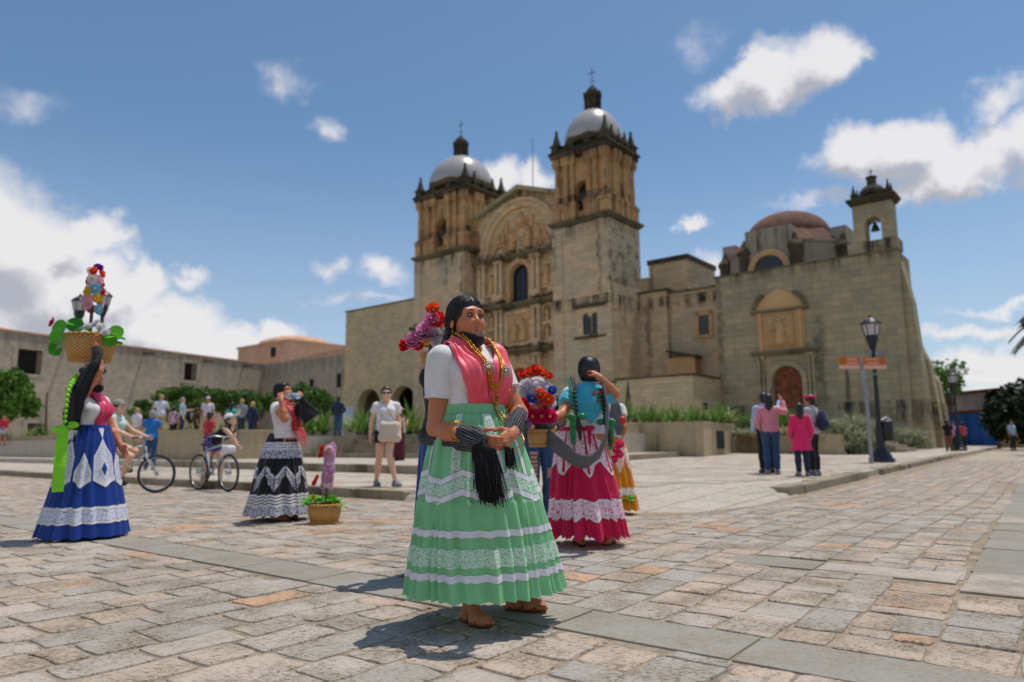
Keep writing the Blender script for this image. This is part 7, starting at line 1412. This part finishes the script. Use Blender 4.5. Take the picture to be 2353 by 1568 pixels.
# visitor with the pink hat
MP = at(917, 1057, 22.); MP[2] = .32; mr, F = folk('visitor in maroon skirt and dark floral shirt under a wide pink hat', MP, R_(150), 1.62, (cloth('floral_shirt', S(40, 46, 30), c2=S(150, 130, 70), stripe=26.), .6, .86), None, SHOE, (HB, 'long'), SK1, .012, cap=(cloth('pink_straw', S(226, 190, 186)), 'wide'), ra=((-.25, -.02, 1.1), (-.2, -.15, 1.2)))
s_ = Skirt((0, 0, .98), (0, 0, .08), [(0, .15), (.15, .19), (.6, .19), (1, .20)], 10, (.002, .012), 61, (), .9, .004, .6); s_.surf('skirt', mr, C_(92, 28, 40, 'maroon_cloth'), nth=100, nt=16); scarf('shawl', mr, [F.T(-.2, .1, 1.3), F.T(-.28, .12, 1.15), F.T(-.3, .12, .85)], [.05, .06, .05], CREAM, .4, 5, .1, 20, 16)
# ---------------------------------------------------------------- cyclists
g1, F = folk('girl in mint tank top, black shorts and grey cap sitting on the pale bicycle', bo1, BA1+PI/2, 1.66, (C_(196, 226, 220, 'mint_cotton'), .0, .86, 'tank_top'), (BK, .4), SHOE, (HBR, 'pony'), SK3, .010, (C_(150, 146, 138), 'cap'), bust=1., pel=(0, .20, .93), lean=R_(10), yaw=R_(-18), ll=((.10, -.18, .75), (.10, .0, .46)), rl=((-.10, -.20, .66), (-.11, -.02, .24)), la=((.22, -.05, 1.13), (.26, -.30, 1.02)), ra=((-.22, .02, 1.12), (-.24, -.28, 1.0)), lc=.9, rcu=.9)
GP2 = gnd(486, 1122); Lg = inv_local(GP2, R_(78), 1.66)
g2, F = folk('cyclist in black tank top, purple shorts and white cap bending over the grey bicycle', GP2, R_(78), 1.66, (BK, .0, .92, 'tank_top'), (C_(92, 76, 158, 'purple_cloth'), .45), LEATH, (HBR, 'short'), SK3, .010, (W_, 'cap'), bust=.9, pel=(0, .02, .93), lean=R_(58), pitch=R_(-22), ll=((.15, -.10, .49), (.18, -.06, .085)), rl=((-.15, .03, .49), (-.16, .12, .085)), la=(Lg(535, 992, GP2[1]+.22), Lg(541, 1014, GP2[1]+.18)), ra=(Lg(530, 1000, GP2[1]-.22), Lg(543, 1022, GP2[1]-.15)), lc=.9, rcu=.9)
# ---------------------------------------------------------------- passers-by on the planter bed and terrace
def small(label, x, y, Y, rz, H, *a, **k):
    P = at(x, y, Y); return folk(label, P, R_(rz), H, *a, h=k.pop('h', .015), face=k.pop('face', False), group=k.pop('group', 'visitors in the plaza'), **k)
UP = lambda s: ((s*.26, -.05, 1.15), (s*.12, -.28, 1.35)); PH_ = dict(la=UP(1), ra=UP(-1))
_y = lambda Y, z, x: 784-1634*((A_([0, Y, z-HC])@_UU)/(A_([0, Y, z-HC])@_F)) if False else float(proj(at(x, 1000, Y)*A_([1, 1, 0])+A_([0, 0, z]))[1])
Z1 = 1.17
small('man in bright blue polo shirt photographing, standing before the planter wall', 343, _y(21.5, .13, 343), 21.5, 200, 1.76, (C_(30, 116, 190), .6, .84), (JEAN, 1.97), hair=(HG, 'short'), **PH_)
small('tall man in white shirt and khaki trousers, arms raised, behind the blue polo man', 366, _y(31, Z1, 366), 31, 210, 1.85, (C_(216, 218, 232), .6, .82), (KHAKI, 1.95), hair=(HBL, 'short'), skin=SK3, **PH_)
small('blond person in white shirt sitting low beside the blue polo man', 311, _y(29, .75, 311), 29, 160, 1.6, (C_(226, 220, 228), .7, .84), (KHAKI, 1.9), hair=(HBL, 'short'), skin=SK3)
small('small visitor in white and crimson top at the planter wall', 396, _y(31, .95, 396), 31, 170, 1.55, (cloth('crimson_print', S(214, 196, 204), c2=S(150, 40, 70), stripe=12.), .9, .84), (BK, 1.9), hair=(HB, 'short'))
small('grey haired man in pale blue shirt with a dark backpack', 416, _y(31, Z1, 416), 31, 110, 1.72, (C_(150, 196, 216), .6, .84), (NAVY, 1.95), hair=(HG, 'short'), skin=SK3, la=((.22, -.1, 1.12), (.14, -.32, 1.15)))
small('woman in black top sitting beyond the man with grey hair', 450, _y(31, .85, 450), 31, 120, 1.58, (BK, .8, .84), (BK, 1.9), hair=(HBR, 'long'))
small('man in red shirt and black mask standing behind the bending cyclist', 478, _y(22, .13, 478), 22, 150, 1.72, (C_(186, 50, 60), .6, .84), (NAVY, 1.95), hair=(HB, 'short'))
small('visitor in pale shirt and pink cap behind the red shirt man', 474, _y(31, Z1, 474), 31, 20, 1.74, (C_(214, 204, 220), .8, .84), (KHAKI, 1.95), cap=(C_(214, 170, 190), 'cap'))
small('woman with long black hair in turquoise top behind the bending cyclist', 530, _y(27, .8, 530), 27, 165, 1.62, (C_(60, 180, 168), .5, .84), (BK, 1.95), hair=(HB, 'verylong'), **PH_)
small('blond visitor in grey shirt beside the turquoise top woman', 553, _y(31, Z1, 553), 31, 190, 1.62, (C_(140, 144, 156), .8, .84), (NAVY, 1.95), hair=(HBL, 'short'), skin=SK3)
small('person in long navy coat left of the drinking woman', 578, _y(29, .9, 578), 29, 170, 1.66, (NAVY, 1.9, .62), (NAVY, 1.95), hair=(HBL, 'short'))
small('man in dark jacket and jeans seen from behind at the top of the broad steps', 776, _y(31.5, Z1, 776), 31.5, 175, 1.74, (C_(40, 48, 74), 1.95, .80), (JEAN, 1.97), hair=(HB, 'short'), la=((.27, .02, 1.1), (.18, -.12, .98)), ra=((-.27, .02, 1.1), (-.18, -.12, .98)))
small('visitor in red top and pale shorts at the left edge under the tree', 4, _y(38, .9, 4), 38, 30, 1.66, (C_(190, 40, 60), .6, .84), (C_(180, 190, 206), .6), hair=(HBR, 'short'))
# right-hand group
k1, F = small('woman in pink sweater and jeans with long dark hair, seen from behind, pointing up', 1776, _y(15.1, .13, 1776), 15.1, 165, 1.66, (C_(220, 140, 150, 'pink_knit'), 1.95, .87, 'sweater'), (JEAN, 1.97), SHOE2, (HB, 'verylong'), SK1, h=.011, g=1.05, ra=((-.30, .0, 1.28), (-.27, -.10, 1.52)), la=((.25, .02, 1.1), (.2, -.12, .95)))
small('man in pale blue shirt raising his arm, hidden behind the pink sweater woman', 1764, _y(15.6, .13, 1764), 15.6, 170, 1.72, (C_(176, 200, 232), 1.95, .84), (BK, 1.97), SHOE, (HB, 'short'), SK1, h=.012, ra=((-.32, -.06, 1.30), (-.36, -.2, 1.50)))
k2, F = small('girl in bright pink coat and dark leggings with long black hair, seen from behind', 1846, _y(14.2, .13, 1846), 14.2, 172, 1.42, (C_(232, 44, 108, 'pink_coat'), 1.95, .93), (NAVY, 1.97), SHOE2, (HB, 'verylong'), SK1, h=.011, face=False)
s_ = Skirt((0, 0, .96), (0, 0, .58), [(0, .17), (.5, .20), (1, .235)], 8, (.002, .012), 71, (), .85, .004, .6); s_.surf('coat_skirt', k2, C_(232, 44, 108, 'pink_coat'), nth=90, nt=10)
k3, F = small('person in grey top with navy backpack and magenta flower crown beside the pink coat', 1872, _y(14.5, .13, 1872), 14.5, 222, 1.60, (C_(196, 190, 196), .9, .84), (BK, 1.95), SHOE2, (HB, 'short'), SK1, h=.011)
b = MB()
for i in range(14): a = 2*PI*i/14; b.ball(F.hc+A_([.095*math.cos(a), .11*math.sin(a), .085]), .03, 7, 5)
b.build('flower_crown', C_(224, 30, 110, 'crown_petals'), k3, True)
P_ = k3.location; bb_ = thing('backpack', 'navy backpack on the person with the flower crown', 'backpack', (P_[0]+.17, P_[1]-.15, P_[2]+1.10), R_(222)); v, f = grow([el((0, 0, 0), (.14, .09, .21), .05), el((0, -.0, -.06), (.15, .10, .16), .05), el((0, .08, -.08), (.10, .05, .09), .04)], .012); npmesh('bag', v, f, NAVY, bb_); b = MB(); b.tube([(-.1, -.1, .16), (-.12, -.2, .1), (-.1, -.1, -.15)], .018, 6, 0, .4); b.tube([(.1, -.1, .16), (.12, -.2, .1), (.1, -.1, -.15)], .018, 6, 0, .4); b.build('strap', BK, bb_)
for lab, x, Y, rz, top, bot in (('distant person in dark jacket walking by the chapel buttress', 2182, 37, 160, C_(26, 26, 34), C_(120, 70, 60)), ('distant person in lilac top by the far lamp', 2195, 42, 20, C_(170, 130, 190), BK), ('distant person in red top right of the far lamp', 2216, 43, 190, C_(190, 66, 76), BK), ('distant person in pale blue shirt at the right edge', 2330, 40, 10, C_(140, 176, 206), BK)):
    small(lab, x, _y(Y, .05, x), Y, rz, 1.66, (top, .7, .84), (bot, 1.95), h=.018)
